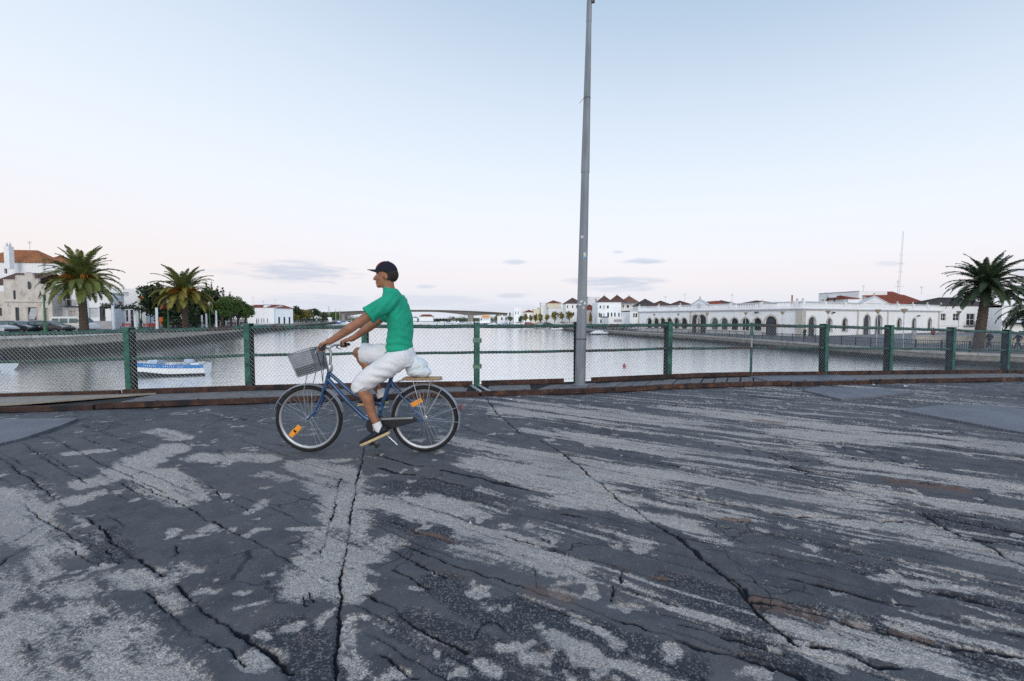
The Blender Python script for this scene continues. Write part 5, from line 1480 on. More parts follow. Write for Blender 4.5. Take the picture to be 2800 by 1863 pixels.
r.prism([fr.pt(*q, .2) for q in ap], fr.n * -8.4); r.build('roof', M_tile_r, e)
# water tank and chimney on the market side
t = MB(); c = P(2273, 814, 100); t.tube([c + Vector((-.9, 0, .25)), c + Vector((.9, 0, .25))], .32, 12); tk = thing('water_tank', 'rooftop water tank lying on a frame above the balustrade', 'water tank', (c.x, c.y, HC + ZR))
t.build('tank', M_pale, tk, smooth=50); q = MB()
for s in (-.7, .7): q.box(c + Vector((s, 0, -.35)), (.08, .5, .7)); q.box(c + Vector((s, 0, -1.2)), (.08, .08, 1.4))
q.build('stand', M_iron, tk)
c = P(2166, 815, 105); ch = MB(); ch.tube([(c.x, c.y, 3.), (c.x, c.y, c.z + .5)], .16, 10); ch.lathe([(.2, 0), (.2, .12), (0, .12)], (c.x, c.y, c.z + .5), 10); tag(ch.build('flue_pipe', mat('terracotta', (.36, .14, .07), .8)), 'short terracotta flue pipe above the balustrade', 'flue')
# lattice radio mast
mx = P(2457, 790, 125); mt = P(2470, 632, 125); ms = thing('radio_mast', 'tall thin lattice radio mast rising above the red roofs', 'mast', (mx.x, mx.y, 6))
sh = MB(); tops = mt.z
for k in range(3):
    a = 2 * math.pi * k / 3; sh.tube([(mx.x + .28 * math.cos(a), 125 + .28 * math.sin(a), 6), (mt.x + .16 * math.cos(a), 125 + .16 * math.sin(a), tops)], .020, 5)
for k in range(26):
    z = 6 + (tops - 6) * k / 26; xx = mx.x + (mt.x - mx.x) * k / 26; sh.tube([(xx - .25, 125, z), (xx + .25, 125, z + (tops - 6) / 26)], .012, 4)
sh.build('lattice', M_ant, ms)
for fz_, w in ((.35, .9), (.48, .7), (.62, .6), (.12, 1.3)):
    z = 8 + (tops - 8) * fz_; xx = mx.x + (mt.x - mx.x) * (z - 6) / (tops - 6); MB().tube([(xx - w, 125, z), (xx + w, 125, z)], .03, 4).build('crossbar', M_ant, ms)
antenna(2450, 768, 800, 122, 3, 'aerial with crossed arms left of the radio mast')
antenna(2515, 784, 806, 112, 2, 'aerial on the long red roof near the palm')
antenna(2256, 800, 822, 104, 1, 'single hooked aerial beside the water tank')
antenna(2357, 781, 798, 112, 2, 'aerial on the pale block behind market')
antenna(1871, 803, 826, 122, 2, 'aerial left of the market gable')
antenna(1818, 810, 828, 128, 2, 'pair-armed aerial over the brown roofs')
antenna(2000, 804, 824, 120, 2, 'aerial right of the market gable')

# houses right of the market, behind the palm
fr, L = front(2566, 2736, 100, ZR, 3)
H = fr.h(836, L / 2)
ops = [win(fr, 2570, 2585, 858, 877), win(fr, 2604, 2622, 858, 877), win(fr, 2641, 2664, 858, 890, glass=M_glass, name='balcony_door'), win(fr, 2723, 2731, 860, 881),
       win(fr, 2567, 2588, 905, 928, name='shop_opening'), win(fr, 2640, 2662, 905, 928, name='shop_opening'), win(fr, 2688, 2712, 905, 928, name='shop_opening')]
h_ = house('house', 'two-storey white house with dark tiled roof behind the palm trunk', fr, L, 11, H, ops, M_white, 'hip', 2.0, M_tile_d, cornice=M_trim, group='houses right of the market hall')
c = MB(); fr.box(c, 0, L, fr.h(891, 5) - .05, fr.h(891, 5) + .06, .002, .08); c.build('string_course', M_trim, h_)
bal = MB(); a0, a1 = fr.hit(2634), fr.hit(2668); hb_ = fr.h(892, a0)
fr.box(bal, a0, a1, hb_, hb_ + .1, .0, .8)
for a in np.arange(a0, a1 + .01, .16): fr.box(bal, a - .015, a + .015, hb_ + .1, hb_ + 1.0, .74, .77)
fr.box(bal, a0, a1, hb_ + .98, hb_ + 1.03, .73, .78); bal.build('balcony', M_iron, h_)
fr, L = front(2737, 2880, 96, ZR, 0); H = fr.h(836, L / 2)
ops = [win(fr, 2781, 2801, 858, 884, name='balcony_door', glass=M_glassg), win(fr, 2815, 2833, 858, 884), win(fr, 2750, 2772, 905, 930, name='shop_opening'), win(fr, 2786, 2806, 905, 930, name='shop_opening')]
h_ = house('house', 'bright white house with small balcony at the right edge', fr, L, 12, H, ops, M_white2, None, par=.4, cornice=M_trim, group='houses right of the market hall')
bal = MB(); a0, a1 = fr.hit(2772), fr.hit(2812); hb_ = fr.h(886, a0); fr.box(bal, a0, a1, hb_, hb_ + .1, .0, .8)
for a in np.arange(a0, a1 + .01, .14): fr.box(bal, a - .014, a + .014, hb_ + .1, hb_ + 1., .74, .77)
fr.box(bal, a0, a1, hb_ + .98, hb_ + 1.03, .73, .78); bal.build('balcony', M_iron, h_)
for (x0, x1, y) in ((2741, 2754, 869), (2756, 2761, 874), (2733, 2742, 897)):
    s = MB(); a0, a1 = fr.hit(max(2738, x0)), fr.hit(x1); fr.box(s, a0, a1, fr.h(y + 2, a0), fr.h(y - 1, a0), .004, .05); s.build('wall_sign', M_trim, h_)
aw = MB(); a0, a1 = fr.hit(2738), fr.hit(2800); aw.prism([fr.pt(a0, 2.6, .0), fr.pt(a1, 2.6, .0), fr.pt(a1, 2.2, 1.8), fr.pt(a0, 2.2, 1.8)], (0, 0, .06)); aw.build('awning', M_white2, h_)

# ------------------------------------------------------------------ right bank promenade: railing, lamps, palms
rl = resample(QR, 1.0); ro_ = offs(rl, .35)
rr_ = [(p, q) for p, q in zip(ro_, rl) if 20 < q[1] < 150]
rails = thing('quay_railing', 'long dark iron railing along the edge of the right quay', 'railing', (rr_[len(rr_) // 2][0][0], rr_[len(rr_) // 2][0][1], ZR))
cum = 0; posts = 0; last = None; barm = MB()
rail_t = MB()
for i, (p, q) in enumerate(rr_):
    if i % 2 == 0:
        MB().box((p[0], p[1], ZR + .52), (.09, .09, 1.04)).build('railing_post', M_iron, rails); posts += 1
    if i:
        a = rr_[i - 1][0]
        for z, w in ((.98, .05), (.12, .04), (.55, .03)): rail_t.bar((a[0], a[1], ZR + z), (p[0], p[1], ZR + z), w, w)
        for k in range(7):
            t_ = (k + .5) / 7; x_, y_ = a[0] + (p[0] - a[0]) * t_, a[1] + (p[1] - a[1]) * t_
            barm.bar((x_, y_, ZR + .12), (x_, y_, ZR + .98), .030, .030)
rail_t.build('rails', M_iron, rails); barm.build('balusters', M_iron, rails, kind='stuff')
M_lant = mat('lantern_tan', (.30, .24, .16), .6, .1)
M_pole = mat('pale_pole', (.42, .43, .45), .5, .1)
def quay_at(px, off):
    best = min(((abs((x - CX * 0) - XA(px, y)), x, y) for x, y in offs(resample(QR, .5), off)), key=lambda q: q[0]); return best[1], best[2]
wl_lab = ['by the left end of market hall', 'next to the left gable of market hall', 'in front of the left arcade, second past the gable', 'before the plain wall left of the corner pier', 'right of the corner pier with a floodlight beside it', 'in front of the double doors of the right facade', 'right of the double doors, near the facade end', 'before the two-storey house beside the palm']
lamp0 = None
for px, lab in zip((1790, 1854, 1935, 2040, 2138, 2265, 2398, 2473), [wl_lab[0], 'in front of the fifth arched window', wl_lab[1], wl_lab[2], wl_lab[3], wl_lab[4], wl_lab[5], wl_lab[6]]):
    x_, y_ = quay_at(px, 1.1)
    if lamp0 is None:
        lamp0 = thing('quay_lamp', 'slim quay lamp with cone lantern ' + lab, 'street lamp', (x_, y_, ZR), 0, 'cone lanterns along the right quay', world=False)
        MB().tube([(0, 0, 0), (0, 0, .5), (0, 0, .55), (0, 0, 3.6)], [.07, .07, .042, .035], 8).build('pole', M_pole, lamp0, smooth=50)
        MB().lathe([(.04, 3.55), (.28, 3.92), (.30, 3.98), (.06, 4.02), (0, 4.02)], n=10).build('lantern', M_lant, lamp0, smooth=30)
    else:
        clone(lamp0, (x_, y_, ZR), 0, 'slim quay lamp with cone lantern ' + lab)
x_, y_ = XA(2620, 60), 60
clone(lamp0, (x_, y_, ZR), 0, 'slim quay lamp with cone lantern left of the palm trunk')

# low pale parapet wall behind the railing, right
for px0, px1, D in ((2500, 2593, 56), (2614, 2662, 54), (2677, 2706, 53), (2716, 2800, 52)):
    w = MB(); x0, x1 = XA(px0, D), XA(px1, D); w.box(((x0 + x1) / 2, D, ZR + .45), (x1 - x0, .5, .9)); w.box(((x0 + x1) / 2, D, ZR + .93), (x1 - x0 + .08, .6, .07))
    lab = {2500: 'left of the palm trunk', 2614: 'directly behind palm trunk', 2677: 'short, right of the palm trunk', 2716: 'at the right edge'}[px0]
    tag(w.build('parapet_wall', M_stone), 'low pale parapet wall ' + lab, 'wall', 'parapet walls of the right promenade')

# ------------------------------------------------------------------ palms
M_frond = mat('palm_green', (.135, .155, .038), .6, .35, .9, 0, 30, 0, .35)
M_frondy = mat('palm_yellow_green', (.215, .180, .035), .6, .35, .9)
M_frondd = mat('palm_dark_green', (.034, .056, .024), .6, .3, .9)
M_bark = mat('palm_bark', (.075, .055, .042), .95, .4, 8, .8, 14)
M_fruit = mat('orange_date_stalks', (.40, .17, .03), .8, .25, 6)
def frond_mesh(name, L, el, curl, m, seed):
    rnd = random.Random(seed); mb = MB(); n = 26; pts = []; a = R(el); p = Vector((0, 0, 0)); ds = L / n
    for k in range(n + 1):
        pts.append(p.copy()); t = k / n
        p = p + Vector((math.cos(a), 0, math.sin(a))) * ds; a -= R(curl) * ds / L * (.5 + 1.1 * t)
    mb.tube(pts, [.05 * (1 - .8 * k / n) for k in range(n + 1)], 4, caps=False)
    for k in range(5, n * 3):
        t = k / (n * 3); i = min(n - 1, int(t * n)); q = pts[i].lerp(pts[i + 1], t * n - i); d = (pts[i + 1] - pts[i]).normalized(); up = Vector((-d.z, 0, d.x))
        ll = .56 * (math.sin(math.pi * min(1, t * .88 + .12)) ** .6) * L / 4
        for s in (-1, 1):
            dr = (d * .55 + Vector((0, s, 0)) * .8 + up * rnd.uniform(.05, .30)).normalized()
            tip = q + dr * ll * rnd.uniform(.85, 1.1) + Vector((0, 0, -.05 - .10 * rnd.random())); wd = d * .038
            md_ = q.lerp(tip, .55) + up * .03
            mb.add([q - wd * .6, q + wd * .6, md_ + wd, tip, md_ - wd], [(0, 1, 2, 4), (4, 2, 3)])
    return mb.mesh(name, m, fix=False)
FR = {}
for key, m, base in (('g', M_frond, 0), ('y', M_frondy, 50), ('d', M_frondd, 90)):
    FR[key] = [frond_mesh('frond', 4.0, el, cu, m, base + i) for i, (el, cu) in enumerate(((80, 48), (65, 62), (50, 74), (36, 84), (22, 88), (6, 82), (-12, 60)))]
def palm(label, px, D, z, top_py, crown_px, leanx=0., mix_='g', low=None, n=78, fruit=True, trunk_r=.42, seed=1):
    rnd = random.Random(seed); x = XA(px, D); zt = ZA(top_py, D); k = crown_px / F_PX * D / 8.0       # crown width in units of 8 m
    hc = zt - 3.1 * k
    e = thing('palm_tree', label, 'palm tree', (x, D, z), 0, 'date palms on the quays')
    tr = MB(); pts = []; rad = []
    N_ = 34
    for i in range(N_ + 1):
        t = i / N_; pts.append((x + leanx * t, D, z + (hc - z) * t)); rad.append(trunk_r * (1.12 - .30 * t + .22 * max(0, t - .82) / .18) * (1.05 if i % 2 else .95))
    tr.tube(pts, rad, 14); tr.build('trunk', M_bark, e, smooth=25)
    c = Vector((x + leanx, D, hc))
    bt = MB(); bt.ell(c + Vector((0, 0, .25)), (.75 * k, .75 * k, .8 * k)); bt.build('crown_base', M_bark, e, smooth=30)
    ga = 2.39996
    for i in range(n):
        t = (i + .5) / n; lev = min(6, int(t ** .85 * 7)); az_ = i * ga + rnd.uniform(-.2, .2)
        key = mix_ if not (low and lev >= 4) else low
        if low and lev == 3 and rnd.random() < .5: key = low
        o = bpy.data.objects.new('frond', FR[key][lev]); COL.objects.link(o); o.parent = e
        o.location = c - Vector((x, D, z)) + Vector((.25 * k * math.cos(az_), .25 * k * math.sin(az_), .35 * k - .09 * lev * k))
        s_ = k * rnd.uniform(.88, 1.1)
        o.rotation_euler = (rnd.uniform(-.2, .2), R(rnd.uniform(-7, 7)), az_); o.scale = (s_, s_, s_)
    if fruit:
        for j in range(6):
            a = j * 1.05 + .4; f = MB(); q0 = c + Vector((.3 * math.cos(a), .3 * math.sin(a), .3)) * k
            for q in range(60):
                d_ = Vector((math.cos(a + rnd.uniform(-.35, .35)), math.sin(a + rnd.uniform(-.35, .35)), rnd.uniform(-.1, .5))) * k * rnd.uniform(.7, 1.6)
                f.tube([q0, q0 + d_ * .7 + Vector((0, 0, .1)), q0 + d_ + Vector((0, 0, -.45 * k))], .03, 3, caps=False)
            f.build('date_cluster', M_fruit, e, kind='stuff', fix=False)
    return e
palm('tall dark date palm in front of the houses on the right quay', 2676, 45, ZR, 712, 184, .6, 'd', n=92, fruit=False, trunk_r=.40, seed=5)
palm('date palm cut by the right edge of the view', 2842, 48, ZR, 765, 200, 0, 'd', n=60, fruit=False, trunk_r=.44, seed=8)
# ================================================================== TREES
M_leafd = mat('dark_foliage', (.028, .048, .018), .7, .45, .7)
M_leafm = mat('mid_foliage', (.085, .135, .028), .7, .4, .7)
M_leafo = mat('olive_foliage', (.185, .160, .036), .7, .35, .7)
M_leafg = mat('grey_green_foliage', (.085, .105, .050), .7, .35, .7)
M_trunk = mat('tree_bark', (.085, .066, .050), .95, .3, 6, .5, 12)
def leaf_cloud(blobs, n, size, rnd, squash=1.0):
    """many small leaf faces spread through the volume of several clumps"""
    V = []; Fq = []
    tot = sum(b[1][0] * b[1][1] * b[1][2] for b in blobs)
    for c, r in blobs:
        m_ = max(20, int(n * r[0] * r[1] * r[2] / tot))
        u = rnd.normal(size=(m_, 3)); u /= np.linalg.norm(u, axis=1)[:, None]
        rad = rnd.rand(m_) ** .42
        lump = 1 + .28 * np.sin(u[:, 0] * 5 + c[0]) * np.sin(u[:, 1] * 4 + c[1] * 2) + .18 * np.sin(u[:, 2] * 7 + c[2] * 3)
        p = np.array(c) + u * (rad * lump)[:, None] * np.array(r)
        nrm = u * .6 + rnd.normal(size=(m_, 3)) * .7; nrm /= np.linalg.norm(nrm, axis=1)[:, None]
        t = np.cross(nrm, rnd.normal(size=(m_, 3))); t /= np.linalg.norm(t, axis=1)[:, None]; b = np.cross(nrm, t)
        s = size * (.6 + .8 * rnd.rand(m_))[:, None]
        o = len(V)
        q = np.stack([p - t * s, p + b * s * .55, p + t * s, p - b * s * .55], 1).reshape(-1, 3)
        V.extend(q.tolist()); Fq.extend([(o + 4 * i, o + 4 * i + 1, o + 4 * i + 2, o + 4 * i + 3) for i in range(m_)])
    return V, Fq
def tree(label, px, D, z, top_py, bot_py, w_px, m, n=900, leaf=.22, seed=1, trunk=.16, blobs_n=9, group='trees along the left bank', shape='round', name='tree'):
    rnd = np.random.RandomState(seed); x = XA(px, D); zt, zb = ZA(top_py, D), ZA(bot_py, D); w = w_px / F_PX * D / 2; h = (zt - zb) / 2
    e = thing(name, label, 'tree', (x, D, z), 0, group)
    tr = MB(); c0 = Vector((x, D, zb + h * .6)); fork = z + max(.4, (zb - z) * .9)
    tr.tube([(x, D, z), (x + rnd.uniform(-.1, .1), D, (z + fork) / 2), (x, D, fork)], [trunk * 1.25, trunk, trunk * .85], 8)
    blobs = []
    for i in range(blobs_n):
        if shape == 'round':
            a = rnd.uniform(0, 6.283); rr = rnd.uniform(.15, .62); zz = rnd.uniform(-.55, .62); k = math.sqrt(max(.1, 1 - zz * zz))
            c = (x + w * rr * k * math.cos(a), D + w * rr * k * math.sin(a), zb + h + h * zz * .85)
            s = rnd.uniform(.36, .58); blobs.append((c, (w * s, w * s, h * s * .95)))
        else:      # spire: stacked shrinking clumps
            t = (i + .5) / blobs_n; rr = (1 - t) * .7; a = rnd.uniform(0, 6.283)
            c = (x + w * rr * .5 * math.cos(a), D + w * rr * .5 * math.sin(a), zb + 2 * h * t)
            s = (1.02 - t) * .85; blobs.append((c, (w * max(.12, s), w * max(.12, s), h * 2.6 / blobs_n)))
        tr.tube([(x, D, fork - .1), ((x + c[0]) / 2, (D + c[1]) / 2, (fork + c[2]) / 2 + .1), c], [trunk * .6, trunk * .35, trunk * .12], 5)
    tr.build('trunk', M_trunk, e, smooth=60)
    V_, F_ = leaf_cloud(blobs, n, leaf, rnd)
    mb = MB(); mb.v = [tuple(v) for v in V_]; mb.f = F_
    mb.build('crown', m, e, fix=False)
    return e
def bush(label, px0, px1, D, z, top_py, m, n=500, leaf=.16, seed=3, name='bush', cat='bush', group='bushes on the banks', dep=1.2):
    rnd = np.random.RandomState(seed); x0, x1 = XA(px0, D), XA(px1, D); h = ZA(top_py, D) - z; bl = []
    k = max(2, int((x1 - x0) / max(.6, h * .7)))
    for i in range(k): bl.append(((x0 + (x1 - x0) * (i + .5) / k, D + rnd.uniform(-.3, .3), z + h * .42), ((x1 - x0) / k * .72, dep, h * .55 * rnd.uniform(.85, 1.12))))
    V_, F_ = leaf_cloud(bl, n, leaf, rnd); mb = MB(); mb.v = [tuple(v) for v in V_]; mb.f = F_
    for c, r in bl: mb.tube([(c[0], c[1], z), (c[0], c[1], z + h * .5)], .05, 5)
    return tag(mb.build(name, m, fix=False), label, cat, group)

# ================================================================== LEFT BANK
# big house with the orange roof, at the back
fr, L = front(-60, 125, 88, ZL, 8); H = fr.h(718, L / 2)
bh = house('house', 'tall white house with orange tiled roof and twin-spiked chimney at left', fr, L, 7, H, [win(fr, 20, 28, 735, 750)], M_white2, 'hip', ZA(687, 92) - ZA(718, 88), M_tile_o, group='houses of the left bank')
c = MB(); cx_, cz = XA(24.5, 86.5), ZA(675, 86.5)
c.box((cx_, 87.2, (H + ZL - 1.5 + cz) / 2), (14 / F_PX * 87, .9, cz - (H + ZL - 1.5))); cho = c.build('chimney', M_white2, bh)
for s in (-1, 1): MB().lathe([(.14, 0), (.2, .2), (.05, .75), (0, .8)], (cx_ + s * .3, 87.2, cz), 8).build('chimney_cap', M_trim, cho)
fr2, L2 = front(118, 178, 90, ZL, 8)
house('house', 'lower white wing with orange roof behind the left palm crown', fr2, L2, 5, fr2.h(720, 1), [], M_white2, 'hip', ZA(703, 94) - ZA(720, 90), M_tile_o, group='houses of the left bank')
antenna(93, 662, 690, 90, 2, 'aerial on the orange roof at far left')
# stained warehouse with a curved gable
fr, L = front(16, 146, 70, ZL); g = lambda px: fr.hit(px)
hh_ = lambda py: fr.h(py, L / 2)
wh = thing('warehouse', 'stained old warehouse front with curved gable behind parked cars', 'warehouse', fr.pt(L / 2, 0), 0)
ops = [win(fr, 41, 48, 795, 819, glass=M_door, frame=False), win(fr, 44, 55, 841, 880, glass=M_door, name='door', frame=False), win(fr, 79, 102, 841, 880, glass=M_glass, name='gate', frame=False, surround=.16, smat=M_pink, proud=.05), win(fr, 127, 135, 843, 880, glass=M_pink, name='door', frame=False), win(fr, 124, 130, 802, 824, glass=M_door, frame=False)]
w = MB(); facade(w, fr, L, hh_(792), ops)
pts = [(0, hh_(792)), (L, hh_(792)), (L, hh_(779)), (g(112), hh_(777)), (g(112), hh_(763)), (g(98), hh_(762))]
gc = g(86); gr = (g(98) - g(74)) / 2
for k in range(0, 13): a = math.pi * k / 12; pts.append((gc + gr * math.cos(a), hh_(757) + (hh_(745.5) - hh_(757)) * math.sin(a)))
pts += [(g(74), hh_(755)), (g(52), hh_(755)), (g(52), hh_(767)), (0, hh_(767))]
w.poly(*[fr.pt(a, h) for a, h in pts])
w.poly(fr.pt(0, 0), fr.pt(0, hh_(767)), fr.pt(0, hh_(767), -5), fr.pt(0, 0, -5)); w.poly(fr.pt(L, 0), fr.pt(L, 0, -5), fr.pt(L, hh_(779), -5), fr.pt(L, hh_(779)))
w.build('walls', M_oldw, wh, fix=False)
for o in ops: opening_part(fr, o, wh)
cap = MB()
for q0, q1 in zip(pts[1:], pts[2:]): cap.bar(fr.pt(*q0, -.12), fr.pt(*q1, -.12), .34, .10)
cap.build('gable_coping', M_stone, wh)
c = MB(); fr.box(c, 0, L, hh_(827), hh_(824), .003, .14); c.build('cornice', M_stone, wh)
nb = MB(); q = fr.pt(g(85.5), hh_(781), .01); nb.prism([q + Vector((.28 * math.cos(t), 0, .62 * math.sin(t))) for t in [2 * math.pi * k / 16 for k in range(16)]], fr.n * .05); nb.build('oval_niche', M_door, wh)
for k in range(6):
    b_ = MB(); a = g(81) + k * (g(101) - g(81)) / 6; b_.bar(fr.pt(a - .15, hh_(874), -.12), fr.pt(a + .3, hh_(843), -.12), .06, .12); b_.build('gate_bar', M_pale, wh)
rf = MB(); roof(rf, Frame((XA(-40, 74), 74), (1, 0), ZL), XA(74, 74) - XA(-40, 74), 10, ZA(780, 74) - ZL, ZA(748, 79) - ZA(780, 74), 'gable', .1); rf.build('roof', M_tile_b, wh, fix=False)
# ruined wall piece left of it
fr, L = front(-50, 17, 71, ZL)
house('house', 'low crumbling wall with exposed brick at the left edge', fr, L, 3, fr.h(797, L / 2), [win(fr, -6, 8, 842, 864, glass=M_door, frame=False)], M_oldw, None, group='houses of the left bank')
# white two-storey house behind the palm, with balcony
fr, L = front(147, 234, 74, ZL)
ops = [win(fr, 183, 197, 800, 838, name='balcony_door', surround=.12), win(fr, 161, 170, 852, 867, surround=.12, smat=M_white2), win(fr, 193, 210, 850, 884, name='door', surround=.22, smat=M_stone, glass=M_pink), win(fr, 214, 224, 800, 830, surround=.12)]
h_ = house('house', 'white two-storey house with iron balcony behind the left palm', fr, L, 4, fr.h(765, L / 2), ops, M_white2, 'hip', 1.2, M_tile_o, cornice=M_trim, group='houses of the left bank')
bal = MB(); a0, a1 = fr.hit(181), fr.hit(218); hb_ = fr.h(839, a0); fr.box(bal, a0, a1, hb_, hb_ + .12, 0, .9)
for a in np.arange(a0, a1 + .01, .14): fr.box(bal, a - .016, a + .016, hb_ + .12, hb_ + 1.05, .82, .85)
fr.box(bal, a0, a1, hb_ + 1.03, hb_ + 1.09, .81, .87); bal.build('balcony', M_iron, h_)
c = MB(); fr.box(c, L - .15, L, 0, fr.h(765, L / 2), .002, .1); c.build('corner_strip', M_trim, h_)
fr, L = front(236, 306, 76, ZL)
ops = [win(fr, 274, 290, 838, 886, name='door', glass=M_door, fmat=M_door), win(fr, 245, 272, 842, 869, glass=M_pale, name='shutter', frame=False)]
h_ = house('house', 'white house with tall grey door right of the left palm trunk', fr, L, 5, fr.h(800, L / 2), ops, M_white2, None, par=.4, cornice=M_trim, group='houses of the left bank')
c = MB(); fr.box(c, 0, L, 0, fr.h(878, 1), .003, .05); c.build('plinth', M_grey, h_)
# terraced white houses further along
fr, L = front(306, 400, 92, ZL)
ops = [win(fr, 322, 338, 845, 884, name='door', glass=mat('blue_door', (.05, .20, .38), .6)), win(fr, 345, 352, 848, 880, glass=M_glass), win(fr, 358, 372, 848, 880, glass=M_glass, name='shop_opening'), win(fr, 340, 356, 800, 812, glass=M_pale)]
house('house', 'white flat-roofed house with a blue door behind the vine posts', fr, L, 6, fr.h(790, L / 2), ops, M_white2, None, par=.5, group='houses of the left bank')
fr, L = front(352, 470, 100, ZL)
ops = [win(fr, 386, 420, 858, 886, name='shop_opening', glass=M_glass), win(fr, 428, 448, 858, 886, name='shop_opening', glass=M_glass)]
sh_h = house('house', 'white house with dark roof terrace planters behind the snack bar', fr, L, 6, fr.h(800, L / 2), ops, M_white2, None, par=.3, group='houses of the left bank')
for px, w_ in ((380, 1.1), (406, .8)):
    b_ = MB(); q = P(px, 797, 100.8); b_.box(q, (w_, .6, .5)); b_.build('planter', M_door, sh_h)
sg = MB(); q0, q1 = P(384, 832, 88), P(411, 820, 88); sg.box(((q0.x + q1.x) / 2, 88, (q0.z + q1.z) / 2), (q1.x - q0.x, .12, q1.z - q0.z)); sgo = thing('shop_sign', 'small black sign with yellow letters over a snack bar', 'sign', (q0.x, 88, ZL))
sg.build('panel', M_iron, sgo)
ps = MB()
for x_ in (q0.x + .1, q1.x - .1): ps.box((x_, 88, (q0.z + ZL) / 2), (.09, .09, q0.z - ZL))
ps.build('sign_post', M_iron, sgo)
def text(s, size, loc, rot, m, parent, name='lettering', ext=.01):
    cu = bpy.data.curves.new(name, 'FONT'); cu.body = s; cu.size = size; cu.extrude = ext; cu.align_x = 'CENTER'; cu.align_y = 'CENTER'
    t_ = bpy.data.objects.new('tmp', cu); COL.objects.link(t_); dg = bpy.context.evaluated_depsgraph_get(); dg.update()
    me = bpy.data.meshes.new_from_object(t_.evaluated_get(dg)); bpy.data.objects.remove(t_); bpy.data.curves.remove(cu)
    me.transform(Matrix.Translation(Vector(loc) - ORG.get(parent.name, Vector())) @ Euler(rot).to_matrix().to_4x4()); me.materials.clear(); me.materials.append(m)
    o = bpy.data.objects.new(name, me); COL.objects.link(o); o.parent = parent; ORG[o.name] = ORG.get(parent.name, Vector()); return o
text('NICA', .82, ((q0.x + q1.x) / 2, 87.92, (q0.z + q1.z) / 2), (R(90), 0, 0), mat('yellow_letters', (.75, .62, .10), .5), sgo)
fl = MB(); q = P(389, 815, 88); fl.box(q, (.75, .05, .55)); tag(fl.build('orange_flag', mat('orange_cloth', (.70, .16, .03), .8)), 'small orange banner above the snack bar sign', 'banner')
bn_ = MB(); q0, q1 = P(436, 888, 86), P(446, 868, 86); bn_.box(((q0.x + q1.x) / 2, 86, (q0.z + q1.z) / 2), (q1.x - q0.x, .05, q1.z - q0.z)); tag(bn_.build('orange_banner', mat('orange_cloth', (.70, .16, .03))), 'round-ended orange banner standing beside the hedge', 'banner')

# white posts with a vine on the first ones; labels by neighbours
post0 = None
for px, py0, D, lab in ((311, 836, 62, 'left end of the hanging vine'), (371, 846, 66, 'right end of the hanging vine'), (430, 842, 68, 'between red benches and orange banner'), (553, 862, 84, 'right of the yellow palm, left of a pair'), (565, 858, 84, 'right of the yellow palm, right of a pair'), (592, 850, 82, 'at the edge of the rounded trees'), (511, 862, 80, 'thin, before the yellow palm trunk')):
    x_ = XA(px, D); h = ZA(py0, D) - ZL; r_ = .17 if px < 500 else .15 if px != 511 else .07
    m_ = MB(); m_.lathe([(r_ * 1.15, 0), (r_ * 1.15, .25), (r_, .3), (r_ * .92, h - .1), (r_ * 1.05, h - .08), (r_ * 1.05, h), (0, h)], (x_, D, ZL), 10)
    tag(m_.build('white_post', M_white2, smooth=30), 'white masonry post ' + lab, 'post', 'white posts of the left promenade')
x0, x1 = XA(304, 64), XA(378, 65)
bm_ = MB(); bm_.bar((x0, 63, ZA(842, 63)), (x1, 66, ZA(845, 66)), .14, .16); pg = thing('vine_pergola', 'beam overgrown with trailing green vine between white posts', 'pergola', (x0, 63, ZL))
bm_.build('beam', M_trunk, pg)
rnd = np.random.RandomState(4); bl = [((x0 + (x1 - x0) * t, 63 + 3 * t, ZA(842, 64) + rnd.uniform(-.15, .25)), (.5, .45, rnd.uniform(.3, .55))) for t in np.linspace(0, 1, 9)] + [((x0 + .1, 62.8, ZA(856, 63)), (.25, .25, .9))]
V_, F_ = leaf_cloud(bl, 900, .11, rnd); mb = MB(); mb.v = [tuple(v) for v in V_]; mb.f = F_; mb.build('vine', M_leafd, pg, kind='stuff', fix=False)
V_, F_ = leaf_cloud([((XA(336, 63.5), 63.3, ZA(829, 63.5)), (.22, .2, .2))], 60, .09, rnd); mb = MB(); mb.v = [tuple(v) for v in V_]; mb.f = F_; mb.build('blossom', mat('crimson_blossom', (.40, .03, .06), .8), pg, kind='stuff', fix=False)
for px, py, D in ((468, 838, 80), (446, 840, 82)):
    V_, F_ = leaf_cloud([((XA(px, D), D, ZA(py, D)), (.35, .3, .5))], 90, .10, rnd); mb = MB(); mb.v = [tuple(v) for v in V_]; mb.f = F_
    tag(mb.build('flower_cluster', mat('crimson_blossom', (.40, .03, .06)), fix=False), 'crimson blossom cluster ' + ('left of the green lamp' if px == 446 else 'by the green lamp near the hedge'), 'flowers', 'crimson blossoms')
# green lamps
M_lgreen = mat('lamp_green_paint', (.05, .16, .08), .5, .2, 6)
gl0 = None
for px, py, D, lab in ((124, 790, 50.5, 'behind the parked cars at far left'), (382, 816, 70, 'by the snack bar sign'), (461, 818, 76, 'in front of the hedge left of the yellow palm'), (574, 826, 86, 'right of the yellow palm among white posts'), (774, 845, 165, 'before the long white building'), (856, 849, 215, 'among the trees left of the rider')):
    h = ZA(py, D) - ZL
    g_ = thing('street_lamp', 'green cast-iron lamp post ' + lab, 'street lamp', (XA(px, D), D, ZL), 0, 'green lamps of the left promenade', world=False)
    MB().tube([(0, 0, 0), (0, 0, .9), (0, 0, .95), (0, 0, h - .7)], [.17, .15, .10, .075], 10).build('pole', M_lgreen, g_, smooth=40)
    MB().lathe([(.06, h - .75), (.14, h - .68), (.24, h - .2), (.10, h - .02), (.0, h)], n=8).build('lantern', mat('lantern_glass', (.62, .58, .45), .4), g_, smooth=20)
